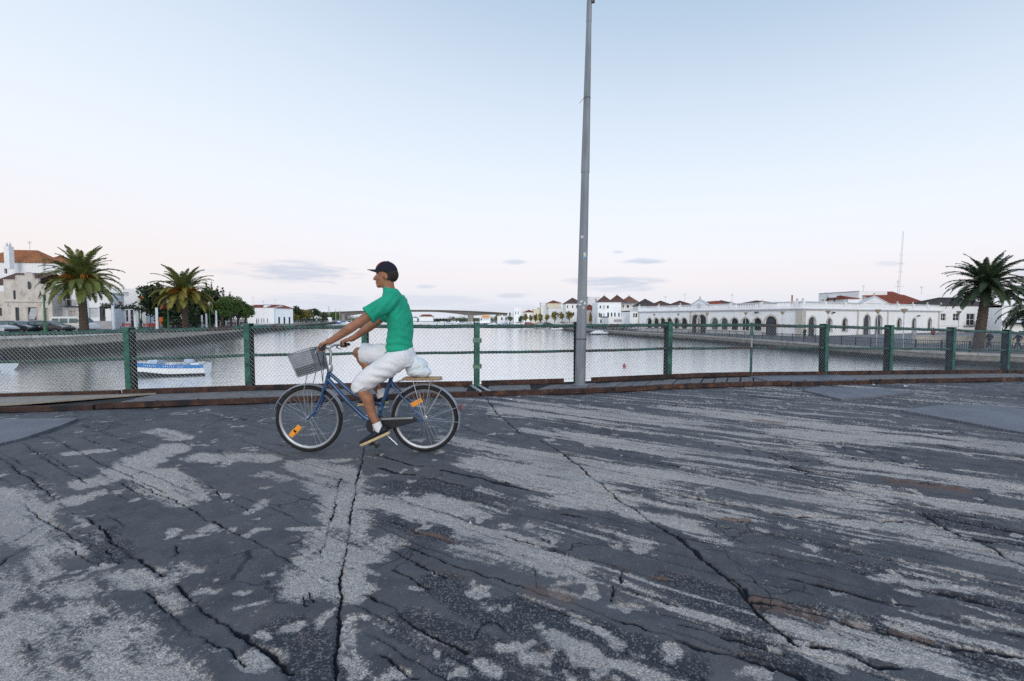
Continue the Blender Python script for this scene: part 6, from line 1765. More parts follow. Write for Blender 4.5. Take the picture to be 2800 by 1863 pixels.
# red benches
M_redb = mat('red_bench_paint', (.32, .045, .035), .6, .2, 6)
b0_ = None
for px, D, lab in ((345, 75, 'behind the dark-jacketed walker'), (405, 76, 'left of the white post with banner'), (418, 72, 'nearest the white post with banner'), (472, 84, 'in front of the hedge left end'), (486, 80, 'in front of the hedge near thin post'), (552, 90, 'behind the pair of white posts'), (588, 92, 'beside the first rounded tree'), (632, 96, 'under the rounded trees'), (664, 98, 'under the last rounded tree')):
    loc = (XA(px, D), D, ZL); l_ = 'red slatted bench ' + lab
    if b0_ is None:
        b0_ = thing('bench', l_, 'bench', loc, 0, 'red benches of the left promenade', world=False)
        for k in range(4): MB().box((0, -.2 + .13 * k, .45), (1.8, .10, .035)).build('seat_slat', M_redb, b0_)
        for k in range(3): MB().box((0, .27 + .02 * k, .58 + .15 * k), (1.8, .03, .11)).build('back_slat', M_redb, b0_)
        for s in (-1, 1):
            MB().box((s * .75, -.15, .22), (.07, .07, .44)).build('leg', M_iron, b0_); MB().box((s * .75, .24, .46), (.07, .07, .92)).build('leg', M_iron, b0_)
    else: clone(b0_, loc, random.uniform(-.2, .2), l_)
# palms and trees of the left bank
palm('green date palm with orange fruit stalks beside the white van', 231, 53, ZL, 697, 188, -.15, 'g', 'g', n=98, trunk_r=.40, seed=2)
palm('date palm with yellow drooping fronds before the dark trees', 507, 76, ZL, 741, 158, .0, 'g', 'y', n=80, trunk_r=.42, seed=3)
tree('broad dark evergreen tree behind the yellow palm, left half', 452, 90, ZL, 776, 886, 122, M_leafd, 8000, .36, 11, .35, 22)
tree('broad dark evergreen tree behind the yellow palm, right half', 552, 92, ZL, 786, 888, 124, M_leafd, 8000, .36, 12, .35, 22)
for i, (px, py, lab) in enumerate(((568, 774, 'tallest of the row of spires'), (582, 778, 'second of the row of spires'), (598, 786, 'third of the row of spires'), (613, 790, 'fourth of the row of spires'), (632, 804, 'lowest of the row of spires'))):
    tree('dark pointed conifer, ' + lab, px, 104, ZL, py, 872, 34, M_leafd, 900, .22, 21 + i, .2, 9, shape='spire', name='conifer')
for i, (px, py, w_, D, lab) in enumerate(((608, 808, 66, 88, 'nearest and largest'), (632, 810, 60, 92, 'second from the palm'), (652, 815, 58, 96, 'third from the palm'), (672, 820, 48, 100, 'last before the long building'))):
    tree('rounded clipped green tree, ' + lab, px, D, ZL, py, 872, w_, M_leafm, 3600, .20, 31 + i, .22, 14)
bush('dark clipped hedge below the yellow palm, left part', 450, 500, 80, ZL, 862, M_leafd, 1400, .13, 41)
bush('dark clipped hedge below the yellow palm, right part', 512, 545, 82, ZL, 862, M_leafd, 1000, .13, 42)
# long white building with red roof and stepped gable
fr = Frame((XA(678, 150), 150), (1, .0), ZL); L = XA(750, 150) - XA(678, 150)
fs = [win(fr, 707, 709, 871, 884, frame=False), win(fr, 715, 717, 871, 884, frame=False), win(fr, 721, 723, 871, 884, frame=False), win(fr, 731, 733, 871, 884, frame=False)]
lb = house('long_building', 'long low white building with red roof behind the rounded trees', fr, L, 9, fr.h(841, L / 2), fs, M_white2, 'gable', 1.0, M_tile_r, cat='building', ov=.15)
gm_ = MB(); a0, a1 = fr.hit(722), fr.hit(732); hh2 = fr.h(838, a0)
gm_.prism([fr.pt(a0, hh2 - .6, .06), fr.pt(a1, hh2 - .6, .06), fr.pt(a1, hh2, .06), fr.pt((a0 + a1) / 2, fr.h(834, a0), .06), fr.pt(a0, hh2, .06)], fr.n * -9.2); gm_.build('gable', M_white2, lb)
fr = Frame((XA(750, 150), 151), (.42, .91), ZL); L = fr.hit(802)
house('long_building', 'receding red-roofed wing of the long white building', fr, L, 10, 5.2, [(1.0, 1.8, 0, 2.2, dict(frame=False)), (3.0, 3.8, 0, 2.2, dict(frame=False)), (5.0, 5.8, 0, 2.2, dict(frame=False))], M_white2, 'gable', 1.2, M_tile_r, cat='building')
antenna(694, 812, 836, 152, 2, 'aerial left end of the long red roof'); antenna(722, 822, 838, 152, 2, 'tilted aerial at the stepped gable'); antenna(754, 818, 838, 156, 1, 'single pole right of the stepped gable')
for i, (px, py, b, w_, D, m, lab) in enumerate(((780, 860, 880, 30, 175, M_leafg, 'lowest, at the end of the long building'), (800, 853, 878, 34, 180, M_leafo, 'second from the long building'), (808, 836, 872, 30, 190, M_leafd, 'tallest, dark, behind the olive trees'), (822, 845, 876, 40, 195, M_leafo, 'olive, third from the long building'), (840, 847, 874, 34, 205, M_leafo, 'olive, middle of the row'), (858, 844, 868, 36, 220, M_leafd, 'dark, right of the lamp'), (884, 853, 874, 32, 235, M_leafg, 'grey-green, left of the flag poles'), (916, 851, 876, 36, 250, M_leafm, 'last of the row beside the blue boat'))):
    tree('quayside tree of the left row, ' + lab, px, D, ZL, py, b, w_ * 1.15, m, 1300, .42, 51 + i, .25, 10)
bush('scrub beneath the quayside trees', 758, 900, 210, ZL, 868, M_leafd, 900, .3, 61, dep=2)
kb = MB(); q0, q1 = P(897, 880, 225), P(906, 868, 225); kb.box(((q0.x + q1.x) / 2, 225, (q0.z + q1.z) / 2), (q1.x - q0.x, 1.6, q1.z - q0.z)); tag(kb.build('kiosk', M_white2, bevel=.05), 'small white kiosk at the end of the left quay', 'kiosk')
for px, y0, lab in ((899, 836, 'thicker, over the kiosk'), (902, 838, 'second over the kiosk'), (930, 842, 'right of the last quayside tree'), (919, 842, 'behind the last quayside tree')):
    t_ = MB(); x_ = XA(px, 240); t_.tube([(x_, 240, ZL), (x_, 240, ZA(y0, 240))], [.14, .08], 6); tag(t_.build('flag_pole', M_ant), 'thin grey pole ' + lab, 'pole', 'poles at the end of the left quay')

# ---- cars
def car(label, px, D, rz_, body, z=ZL, kind='estate', L=4.4):
    e = thing('parked_car', label, 'car' if kind != 'van' else 'van', (XA(px, D), D, z), rz_, 'vehicles parked on the left quay', world=False)
    if kind == 'estate': pr = [(-2.2, .35), (-2.18, .75), (-2.12, 1.0), (-1.95, 1.36), (-1.75, 1.46), (-.6, 1.50), (.25, 1.44), (.95, 1.02), (1.75, .90), (2.12, .72), (2.2, .5), (2.18, .32)]; gl_ = [[(-1.85, 1.02), (-1.72, 1.36), (-1.05, 1.40), (-1.05, 1.02)], [(-.97, 1.02), (-.97, 1.41), (-.10, 1.41), (-.10, 1.02)], [(-.02, 1.02), (-.02, 1.40), (.22, 1.36), (.80, 1.02)]]; wh_ = (-1.35, 1.38); W_ = .86; ff = [(.34, 1.40), (.92, 1.05)]; rr2 = [(-1.98, 1.30), (-2.11, 1.04)]
    else: pr = [(-2.3, .4), (-2.32, 1.0), (-2.25, 1.8), (-2.1, 1.96), (.9, 1.98), (1.2, 1.9), (1.75, 1.18), (2.25, 1.02), (2.36, .75), (2.35, .38)]; gl_ = [[(-2.0, 1.2), (-2.0, 1.72), (-1.2, 1.74), (-1.2, 1.2)], [(-1.05, 1.2), (-1.05, 1.74), (-.1, 1.74), (-.1, 1.2)], [(.1, 1.2), (.1, 1.74), (1.05, 1.74), (1.5, 1.2)]]; wh_ = (-1.4, 1.5); W_ = .9; ff = [(1.27, 1.82), (1.72, 1.24)]; rr2 = [(-2.27, 1.72), (-2.31, 1.2)]
    zb = .95 if kind == 'estate' else 1.15; zt = max(p[1] for p in pr)
    def wd(z_): return W_ * (1 - .03 * max(0, .6 - z_)) if z_ <= zb else W_ - (z_ - zb) / (zt - zb) * (.22 if kind == 'estate' else .12)
    b = MB(); n = len(pr); pts = [(x, -wd(z_), z_) for x, z_ in pr] + [(x, wd(z_), z_) for x, z_ in pr]
    b.add(pts, [tuple(range(n)), tuple(range(2 * n - 1, n - 1, -1))] + [(k, k + n, (k + 1) % n + n, (k + 1) % n) for k in range(n)])
    bo = b.build('body', body, e, smooth=35, bevel=.06)
    for s in (-1, 1):
        for k, p in enumerate(gl_):
            g_ = MB(); g_.prism([(x, s * (wd(z_) + .006), z_) for x, z_ in p], (0, s * .006, 0)); g_.build('side_window', M_glassg, e)
        for x in wh_:
            t_ = MB().lathe([(.20, -.09), (.29, -.10), (.315, -.06), (.315, .06), (.29, .10), (.20, .09)], (x, s * (W_ - .08), .315), 20, 'Y').build('wheel', M_rub, e, smooth=40)
            MB().lathe([(0, .05), (.08, .06), (.19, .04), (.205, .09)] if s > 0 else [(0, -.05), (.08, -.06), (.19, -.04), (.205, -.09)], (x, s * (W_ - .08), .315), 16, 'Y').build('rim', M_alu, t_, smooth=40)
        MB().box((pr[-3][0] - .06, s * W_ * .72, .72), (.14, .32, .14)).build('headlight', M_pale, e, bevel=.03)
        MB().box((pr[1][0] + .02, s * W_ * .78, .92), (.10, .16, .30)).build('tail_light', mat('red_lamp', (.35, .02, .02), .3), e, bevel=.02)
        MB().box((gl_[2][3][0] - .12, s * (W_ + .08), 1.04 if kind == 'estate' else 1.25), (.12, .16, .12)).build('wing_mirror', body, e, bevel=.03)
    def scr(q, nm):
        (x0, z0), (x1, z1) = q; g_ = MB(); o_ = .02 if x0 > 0 else -.02
        g_.poly((x0 + o_, -wd(z0) + .08, z0 + .015), (x0 + o_, wd(z0) - .08, z0 + .015), (x1 + o_, wd(z1) - .06, z1 + .015), (x1 + o_, -wd(z1) + .06, z1 + .015)); g_.build(nm, M_glassg, e)
    scr(ff, 'windscreen'); scr(rr2, 'rear_window')
    for s in (-1, 1): MB().box((pr[-2][0] - .02 if s > 0 else pr[0][0] + .02, 0, .48), (.12, W_ * 1.9, .20)).build('bumper', M_blkp if kind == 'estate' else M_pale, e, bevel=.03)
    return e
M_cardk = mat('dark_car_paint', (.022, .028, .036), .25, .1, 2, 0, 30, .3, .5, coat=.6)
M_carsl = mat('silver_car_paint', (.42, .44, .46), .3, .1, 2, 0, 30, .5, .5, coat=.6)
M_carwh = mat('white_van_paint', (.78, .78, .78), .35, .04, 2, 0, 30, 0, .5, coat=.5)
M_carbr = mat('brown_black_car_paint', (.030, .026, .028), .3, .1, 2, 0, 30, .3, .5, coat=.5)
car('dark estate car parked at the left edge of quay', 46, 53.5, 0.04, M_cardk)
car('dark car parked between the estate car and the van', 138, 55, 0.03, M_carbr)
car('white van parked behind the left palm trunk', 205, 57.5, 0.02, M_carwh, kind='van')
car('silver car nose showing at the very left edge', -22, 50.2, .03, M_carsl)
car('silver car standing behind the dark cars at left', 92, 60, math.pi + .03, M_carsl)

# ---- people
M_navy = mat('navy_jacket', (.016, .020, .036), .85, .2, 8); M_jean = mat('dark_trousers', (.03, .035, .05), .85, .2, 8); M_lt = mat('pale_top', (.5, .5, .5), .85, .2, 8); M_redj = mat('red_top', (.30, .04, .04), .85, .2, 8)
walker('walker in dark navy jacket on the left quay beside a fence post', (XA(363, 58), 58, ZL), R(200), M_navy, M_jean, h=1.02)
walker('lone dark figure before the long white building', (XA(703, 140), 140, ZL), R(180), M_navy, M_navy, stride=.1)
walker('stander in dark clothes by the green lamp at the snack bar', (XA(386, 80), 80, ZL), R(90), M_navy, M_jean, stride=.05)
walker('walker in dark clothes right of the tall right palm', (XA(2707, 46.5), 46.5, ZR), R(175), M_navy, M_jean, stride=.28)
walker('striding walker cut by the right edge of view', (XA(2786, 44), 44, ZR), R(160), M_navy, M_jean, stride=.34)
walker('person in dark top at the wide arched door right of the corner pier', (XA(2222, 70), 70, ZR), R(120), M_navy, M_jean, stride=.08)
walker('person in pale top by the railing under the right pediment', (XA(2500, 60), 60, ZR), R(40), M_lt, M_jean, stride=.1)
walker('person in red top near the end of the market facade', (XA(2552, 66), 66, ZR), R(60), M_redj, M_jean, stride=.12)
walker('person left of the corner pier against white wall', (XA(2201, 66), 66, ZR), R(90), M_navy, M_navy, stride=.06)
walker('person in white standing under the quayside trees', (XA(866, 190), 190, ZL), R(90), M_lt, M_jean, stride=.1)

# ================================================================== FAR RIGHT BANK (behind the lamp and left of it)
def fh(label, px0, px1, D, top, wall=M_white, rt=None, ridge=None, rmat=M_tile_b, ops=(), z=ZR, dep=10, par=.0, **k):
    fr, L = front(px0, px1, D, z); H = fr.h(top, L / 2)
    return house('house', label, fr, L, dep, H, [win(fr, *o[:4], **(o[4] if len(o) > 4 else {})) for o in ops], wall, rt, (ZA(ridge, D + dep / 2) - ZA(top, D)) if ridge else 1, rmat, par, group='houses along the far right quay', **k)
nf = dict(frame=False)
W5 = [(1639, 1643, 836, 844, nf), (1648, 1654, 836, 846, dict(glass=M_pale, frame=False)), (1659, 1664, 836, 844, nf), (1629.5 + 7, 1640, 856, 868, nf), (1640.8, 1645.5, 857, 869, dict(arch=True, frame=False)), (1648, 1654, 857, 870, dict(arch=True, glass=M_pale, frame=False)), (1660, 1665, 855, 870, nf), (1670, 1674, 855, 870, nf), (1679, 1683, 855, 870, nf), (1690, 1694, 856, 870, nf), (1641, 1645, 874, 884, nf)]
fh('white two-storey house left under the triple pyramid roofs right of the lamp', 1634, 1698, 146, 827, M_white2, None, None, ops=W5, par=.0, cornice=M_trim)
fh('white upper house right under the triple pyramid roofs', 1699, 1752, 150, 826, M_white2, None, ops=[(1686.5 + 15, 1705, 834, 842, nf), (1713, 1719, 835, 842, nf), (1712, 1718, 856, 868, nf)], cornice=M_trim)
for px0, px1, pk, rm, lab in ((1636, 1674, 810, M_tile_b, 'left'), (1670, 1712, 808, M_tile_b, 'middle'), (1703, 1746, 811, mat('tan_roof_tiles', (.22, .115, .080), .88, .3, 3.5, .3, 14), 'right')):
    fr, L = front(px0, px1, 148, ZR); H = ZA(826.5, 148) - ZR
    e = thing('pyramid_roof', 'pointed tiled pyramid roof, %s of the three right of the lamp' % lab, 'roof', fr.pt(L / 2, H), 0, 'three pyramid roofs')
    r = MB(); roof(r, fr, L, L, H, ZA(pk, 148 + L / 2) - ZA(826.5, 148), 'hip', .1, lift=.06); r.build('tiles', rm, e, fix=False)
    MB().lathe([(.12, 0), (.16, .3), (0, .7)], fr.pt(L / 2, H + ZA(pk, 148 + L / 2) - ZA(826.5, 148), -L / 2), 6).build('finial', M_stone, e)
fh('low white house with balcony next to the market hall', 1722, 1748, 130, 850, M_white2, None, ops=[(1731, 1735, 857, 868, nf), (1737, 1742, 857, 868, nf)], par=.3, cornice=M_trim)
fh('white terrace building with grey awning below the pyramid roofs', 1664, 1726, 136, 866, M_white2, None, ops=[(1678, 1700, 874, 882, dict(glass=M_grey, frame=False))], par=.3)
fh('pinkish house with red roof just right of the lamp', 1602, 1634, 158, 847, M_pink, 'hip', 833, M_tile_r, [(1612, 1615, 855, 866, nf), (1624, 1627, 855, 866, nf)])
fh('pale tower house rising right of the lamp', 1608, 1640, 178, 812, M_white, None, ops=[(1626, 1631, 818, 826, dict(glass=M_grey, frame=False))], par=.3)
fh('white house with dark hipped roof left of the lamp', 1547, 1592, 170, 830, M_white2, 'hip', 815, M_tile_b, [(1550, 1553, 835, 843, nf), (1564, 1567, 835, 843, nf), (1575, 1578, 835, 843, nf), (1550, 1554, 854, 864, nf), (1566, 1570, 854, 864, nf)])
fh('cream coloured block with red-brown cap roof', 1497, 1534, 215, 829, M_cream, 'hip', 822, M_tile_r, [], dep=12)
fh('lower cream wing left of the cream block', 1473, 1500, 222, 842, M_cream, None, par=.3)
fh('pale grey-cream end wall of the cream block', 1479, 1498, 220, 828, M_white, None, par=.3)
fh('long low white house below the cream block', 1500, 1552, 198, 842, M_white, None, ops=[(1510, 1513, 856, 868, nf), (1524, 1527, 856, 868, nf), (1540, 1543, 854, 866, nf)], par=.3, cornice=M_trim)
fh('white house with small red-brown roof left of the cream block', 1432, 1462, 225, 854, M_white2, 'hip', 848, M_tile_r, [(1440, 1442, 862, 872, nf), (1450, 1452, 862, 872, nf)])
fh('beige narrow house between white ones', 1459, 1475, 220, 846, M_cream, None, ops=[(1465, 1468, 858, 870, nf)], par=.2)
fh('tall thin white house left of the red-brown roof', 1405, 1424, 232, 842, M_white2, None, ops=[(1409, 1411, 852, 860, nf), (1416, 1418, 852, 860, nf)], par=.4)
fh('white house with sloping flat roof terrace', 1424, 1462, 245, 842, M_white2, None, par=.2)
fh('small white house with dark top at the far row end', 1388, 1404, 250, 853, M_white, None, ops=[(1392, 1396, 855, 864, nf)], par=.3)
fh('pale low shop row at the left end of the far houses', 1360, 1392, 262, 864, M_white, None, ops=[(1370, 1374, 868, 876, nf), (1382, 1386, 868, 876, nf)], par=.2)
og = fh('white waterside cafe with bright orange awning', 1312, 1340, 300, 868, M_white2, None, ops=[(1314, 1318, 871, 877, nf)], par=.1)
fr, L = front(1318, 1339, 298, ZR)
for k in range(6):
    a = MB(); aw = L / 6; a.prism([fr.pt(k * aw + .03, fr.h(863, 1), .0), fr.pt((k + 1) * aw - .03, fr.h(863, 1), .0), fr.pt((k + 1) * aw - .03, fr.h(868.5, 1), 1.2), fr.pt(k * aw + .03, fr.h(868.5, 1), 1.2)], (0, 0, .08)); a.build('awning_panel', mat('bright_orange_awning', (.85, .30, .03), .7), og)
for i, (px, py, b, w_, D, lab) in enumerate(((1437, 857, 880, 19, 190, 'left of the red-brown roof'), (1452, 860, 880, 16, 185, 'below the red-brown roof'), (1464, 856, 880, 14, 182, 'before the beige house'), (1478, 855, 880, 17, 180, 'left of the cream block'), (1494, 858, 880, 18, 178, 'under the cream wing'), (1517, 851, 880, 25, 172, 'largest, below the cream block'), (1537, 851, 877, 25, 168, 'second largest'), (1557, 850, 876, 26, 165, 'next to the lamp'), (1424, 861, 882, 17, 195, 'dark, at the thin white house'), (1615, 862, 880, 9, 150, 'single rust-coloured, right of the lamp'))):
    tree('small autumn street tree ' + lab, px, D, ZR, py, b, w_, M_leafo if i not in (8,) else M_leafg, 620, .22, 71 + i, .09, 8, group='autumn trees along the far right quay')
for i, (px, py, b, w_, D, lab) in enumerate(((1362, 857, 876, 26, 280, 'right of the orange awning'), (1378, 858, 876, 22, 275, 'second right of the orange awning'), (1394, 864, 878, 18, 240, 'grey-green by the dark-topped house'))):
    tree('brown-green waterside tree ' + lab, px, D, ZR, py, b, w_, M_leafo if i < 2 else M_leafg, 500, .35, 91 + i, .2, 7, group='waterside trees of the far right bank')

# ================================================================== FAR ROAD BRIDGE AND SHORE
DB = 470
M_conc = mat('weathered_bridge_concrete', (.15, .132, .118), .9, .15, .12)
br = thing('road_bridge', 'long low concrete road bridge arching across the river mouth', 'bridge', (XA(1160, DB), DB, WATER))
dk = MB(); rings = []
for px in np.linspace(840, 1420, 60):
    t = (px - 1150) / 240; ztop = ZA(848 + 8.5 * t * t if px > 1150 else 848 + 5.5 * t * t, DB)
    near = min(abs(px - 940), abs(px - 1285)); dep = 1.9 + 3.3 * max(0, 1 - near / 120) ** 2
    x = XA(px, DB); rings.append([(x, DB - 5, ztop), (x, DB + 5, ztop), (x, DB + 4, ztop - dep), (x, DB - 3.4, ztop - dep), (x, DB - 3.6, ztop - .75), (x, DB - 5, ztop - .6)])
dk.loft(rings); dk.build('deck', M_conc, br)
for px, w_ in ((942, 3.6), (1287, 5.2)):
    p = MB(); z1 = ZA(853 if px < 1000 else 856, DB) - 3.5; x = XA(px, DB)
    p.box((x, DB, (z1 + 1.5 + WATER - 1) / 2), (w_, 7, z1 + 1.5 - WATER + 1)); p.box((x, DB, WATER + .4), (w_ + 2.5, 9, 1.6)); p.build('pier', M_cream if False else mat('pier_concrete', (.24, .22, .195), .9, .12, .3), br, bevel=.2)
pr_ = MB()
for px in np.linspace(840, 1420, 59):
    t = (px - 1150) / 240; ztop = ZA(848 + 8.5 * t * t if px > 1150 else 848 + 5.5 * t * t, DB); pr_.box((XA(px, DB), DB - 4.8, ztop + .45), (.12, .12, .9))
pr_.build('parapet_posts', M_iron, br, kind='stuff')
for (px0, px1, D, top, m, sd, lab) in ((930, 1130, 610, 862, M_leafg, 1, 'left of the rider'), (1120, 1280, 620, 868, M_leafd, 2, 'right of the rider'), (1230, 1420, 590, 864, M_leafg, 3, 'under the bridge end'), (700, 940, 640, 866, M_leafd, 4, 'behind the left quay trees')):
    rnd = np.random.RandomState(sd); bl = []
    for i in range(46):
        x = XA(px0 + (px1 - px0) * (i + rnd.rand()) / 46, D); h = (ZA(top, D) + 2.3) * rnd.uniform(.55, 1.0); bl.append(((x, D + rnd.uniform(-8, 8), -2.3 + h * .45), (rnd.uniform(4, 8), 4, h * .55)))
    V_, F_ = leaf_cloud(bl, 2600, .7, rnd); mb = MB(); mb.v = [tuple(v) for v in V_]; mb.f = F_
    o = mb.build('far_shore_scrub', m, fix=False); o['kind'] = 'stuff'; tag(o, 'low scrub covering the far shore ' + lab, 'scrub')
for px0, px1, D, ev, rd, lab in ((1146, 1184, 600, 866, 860, 'largest, right of the rider'), (1128, 1140, 605, 869, 866, 'small, close to the rider'), (1232, 1246, 600, 871, 867, 'small, near the bridge pier')):
    fr, L = front(px0, px1, D, -2.3); house('house', 'white house with red roof on the far shore, ' + lab, fr, L, 8, ZA(ev, D) + 2.3, [], M_white, 'hip', ZA(rd, D) - ZA(ev, D), M_tile_r, group='houses on the far shore')

# ================================================================== BOATS
M_gel = mat('white_gelcoat', (.80, .80, .79), .3, .04, 2, 0, 30, 0, .5)
M_bstripe = mat('blue_boat_stripe', (.018, .16, .42), .35, .1, 2)
M_bnavy = mat('navy_boat_hull', (.02, .035, .07), .35, .1, 2)
M_tarp = mat('pale_blue_cover', (.42, .52, .64), .7, .12, 3, .3, 8)
M_bottom = mat('boat_bottom', (.035, .05, .055), .6, .15, 3)
def hull(L, B, F0, F1, m_hull, m_str, parent, sf=.32):
    """bow at +x; sheer rises from F0 at the transom to F1 at the bow"""
    N_ = 12; rows = []
    for k in range(N_ + 1):
        t = k / N_; x = -L / 2 + L * t; hb_ = B / 2 * (1 - max(0, (t - .35) / .65) ** 2.3) * (.92 + .08 * min(1, t * 4)); hb_ = max(.015, hb_)
        F = F0 + (F1 - F0) * t ** 1.6; zc = .16 + .38 * F * max(0, t - .45) * 1.5; zk = -.28 + .34 * max(0, t - .6) ** 1.5 * 2.2
        rows.append([(x, -hb_, F), (x, -hb_ * .985, F - sf * F), (x, -hb_ * .80, zc), (x, 0, zk), (x, hb_ * .80, zc), (x, hb_ * .985, F - sf * F), (x, hb_, F), ])
    side = MB(); strp = MB(); bot = MB(); dk_ = MB()
    for a, b in zip(rows[:-1], rows[1:]):
        for i in (1, 4): side.poly(a[i], b[i], b[i + 1], a[i + 1])
        for i in (0, 5): strp.poly(a[i], b[i], b[i + 1], a[i + 1])
        for i in (2, 3): bot.poly(a[i], b[i], b[i + 1], a[i + 1])
        ia = [(p[0], p[1] * .9, p[2] - .02) for p in (a[0], a[6])]; ib = [(p[0], p[1] * .9, p[2] - .02) for p in (b[0], b[6])]
        for q0, q1, r0, r1 in ((a[0], b[0], ib[0], ia[0]), (a[6], b[6], ib[1], ia[1])): dk_.poly(q0, q1, r0, r1)
        dk_.poly((ia[0][0], ia[0][1], F0 * .45), (ib[0][0], ib[0][1], F0 * .45), (ib[1][0], ib[1][1], F0 * .45), (ia[1][0], ia[1][1], F0 * .45))
        for j in (0, 1): dk_.poly(ia[j], ib[j], (ib[j][0], ib[j][1], F0 * .45), (ia[j][0], ia[j][1], F0 * .45))
    side.poly(*rows[0])
    side.build('hull', m_hull, parent, fix=False); strp.build('sheer_stripe', m_str, parent, fix=False); bot.build('bottom', M_bottom, parent, fix=False); dk_.build('gunwale', M_gel, parent, fix=False)
    return rows
def outboard(parent, x, z, m=M_navy):
    o = MB(); o.loft([[(x - .22, -.13, z + .28), (x + .16, -.13, z + .30), (x + .16, .13, z + .30), (x - .22, .13, z + .28)], [(x - .26, -.16, z + .52), (x + .18, -.16, z + .50), (x + .18, .16, z + .50), (x - .26, .16, z + .52)], [(x - .2, -.12, z + .72), (x + .1, -.12, z + .70), (x + .1, .12, z + .70), (x - .2, .12, z + .72)]])
    o.box((x - .05, 0, z - .05), (.12, .10, .7)); o.build('outboard_motor', M_blkp, parent, bevel=.03)
def boat(label, px, py, L, B, rz_, m_hull=M_gel, m_str=M_gel, f0=.5, f1=.75, cover=None, cabin=False, motor=True, mast=0, D=None, group='boats moored on the river'):
    D = D or (EYE - WATER) * F_PX / (py - HOR)
    e = thing('boat', label, 'boat', (XA(px, D), D, WATER), rz_, group, world=False)
    hull(L, B, f0, f1, m_hull, m_str, e)
    if motor: outboard(e, -L / 2 - .12, f0 - .25)
    if cover:
        c = MB(); c.loft([[(x, y * B * .42 * k, f0 + z * h_) for y, z in ((-1, 0), (-.7, .7), (0, 1), (.7, .7), (1, 0))] for x, k, h_ in ((-L * .36, .8, .25), (-L * .25, .95, .5), (0, 1, .62), (L * .18, .9, .5), (L * .3, .55, .22))]); c.build('cover', cover, e, smooth=50)
    if cabin:
        c = MB(); c.loft([[(-L * .05, -B * .33, f0), (L * .22, -B * .28, f0 + .1), (L * .22, B * .28, f0 + .1), (-L * .05, B * .33, f0)], [(-L * .08, -B * .3, f0 + .95), (L * .12, -B * .24, f0 + .9), (L * .12, B * .24, f0 + .9), (-L * .08, B * .3, f0 + .95)]]); c.build('cabin', M_gel, e, bevel=.04)
        w_ = MB(); w_.poly((L * .205, -B * .22, f0 + .3), (L * .205, B * .22, f0 + .3), (L * .145, B * .2, f0 + .8), (L * .145, -B * .2, f0 + .8)); w_.build('windscreen', M_glass, e)
    if mast:
        m_ = MB(); m_.tube([(0, 0, f0), (0, 0, mast)], [.07, .04], 6); m_.build('mast', M_ant, e)
    return e
# nearest boat, left: white hull, blue stripe with small lettering, bow to the left and lifted
D_ = 33.5; xb = XA(458, D_)
nb_ = boat('white motorboat with blue stripe floating by a left fence post', 458, 0, 5.0, 1.9, R(180 + 16), M_gel, M_bstripe, .80, 1.08, None, False, False, D=D_)
for sx, txt_w, nlet in ((.95, .9, 7), (-.55, 1.3, 10)):
    for k in range(nlet):
        if nlet == 10 and k == 3: continue
        lt = MB(); x = sx - txt_w / 2 + txt_w * k / nlet
        t = (x + 2.5) / 5.0; hb_ = 1.9 / 2 * (1 - max(0, (t - .35) / .65) ** 2.3); F = .80 + .28 * t ** 1.6
        for s in (1,):
            y_ = s * (hb_ + .006)
            lt.poly((x, y_ * .998, F - .19), (x + .035, y_ * .998, F - .19), (x + .020, y_, F - .10), (x - .015, y_, F - .10))
        lt.build('lettering', M_gel, nb_, fix=False)
c = MB(); c.loft([[(.55, -.62, .80), (1.25, -.5, .93), (1.25, .5, .93), (.55, .62, .80)], [(.45, -.55, 1.36), (1.0, -.42, 1.36), (1.0, .42, 1.36), (.45, .55, 1.36)]]); c.build('windscreen_cover', M_tarp, nb_, bevel=.05)
MB().ell((-1.35, .1, 1.02), (.34, .3, .34)).build('wrapped_motor', M_tarp, nb_, smooth=60)
for x in (-.3, -1.9): MB().box((x, 0, .82), (.55, 1.4, .16)).build('bench_seat', M_gel, nb_, bevel=.03)
boat('small motorboat with outboard cut by the left edge', -45, 0, 4.2, 1.7, R(172), M_gel, mat('red_stripe', (.35, .06, .05), .4), .6, .8, D=37.0, motor=False)
e = thing('outboard_motor', 'dark covered outboard motor on the boat at left edge', 'outboard motor', (XA(7, 37), 36.9, WATER + .5), 0, None, world=False)
MB().loft([[(-.3, -.2, .1), (.25, -.2, .1), (.25, .2, .1), (-.3, .2, .1)], [(-.32, -.22, .45), (.25, -.2, .5), (.25, .2, .5), (-.32, .22, .45)], [(-.2, -.14, .72), (.12, -.12, .72), (.12, .12, .72), (-.2, .14, .72)]]).build('cowl', M_navy, e, bevel=.04)
MB().box((.05, 0, -.2), (.14, .12, .7)).build('leg', M_blkp, e)
boat('small motorboat with white cover and navy hull by the right quay', 1638, 915.5, 4.9, 1.9, R(8), M_bnavy, M_gel, .55, .8, M_gel, False, True)
boat('white boat low in the water left of the lamp', 1486, 900, 7.5, 2.3, R(175), M_gel, M_gel, .6, .9, None, True, True)
boat('white boat with red stern just left of the lamp', 1530, 903, 6.5, 2.2, R(4), M_gel, M_gel, .6, .9, None, True, True)
boat('bright blue fishing boat at the end of left quay', 926, 885.5, 11, 3.5, R(10), mat('blue_hull', (.03, .17, .42), .5), mat('blue_hull', (.03, .17, .42)), 1.1, 1.8, None, True, False, 5)
spots = [(948, 886, 7, 'first'), (962, 884, 8, 'second'), (977, 886.5, 7, 'third'), (990, 884, 7, 'fourth'), (1004, 883, 8, 'fifth')]
for i, (px, py, l_, lab) in enumerate(spots): boat('white moored motorboat beside the blue fishing boat, %s of the row' % lab, px, py, l_, 2.4, R(random.choice((5, 175, 20))), f0=.8, f1=1.3, cabin=True, mast=3 + i % 3 * 2, group='far moored boats left of the rider')
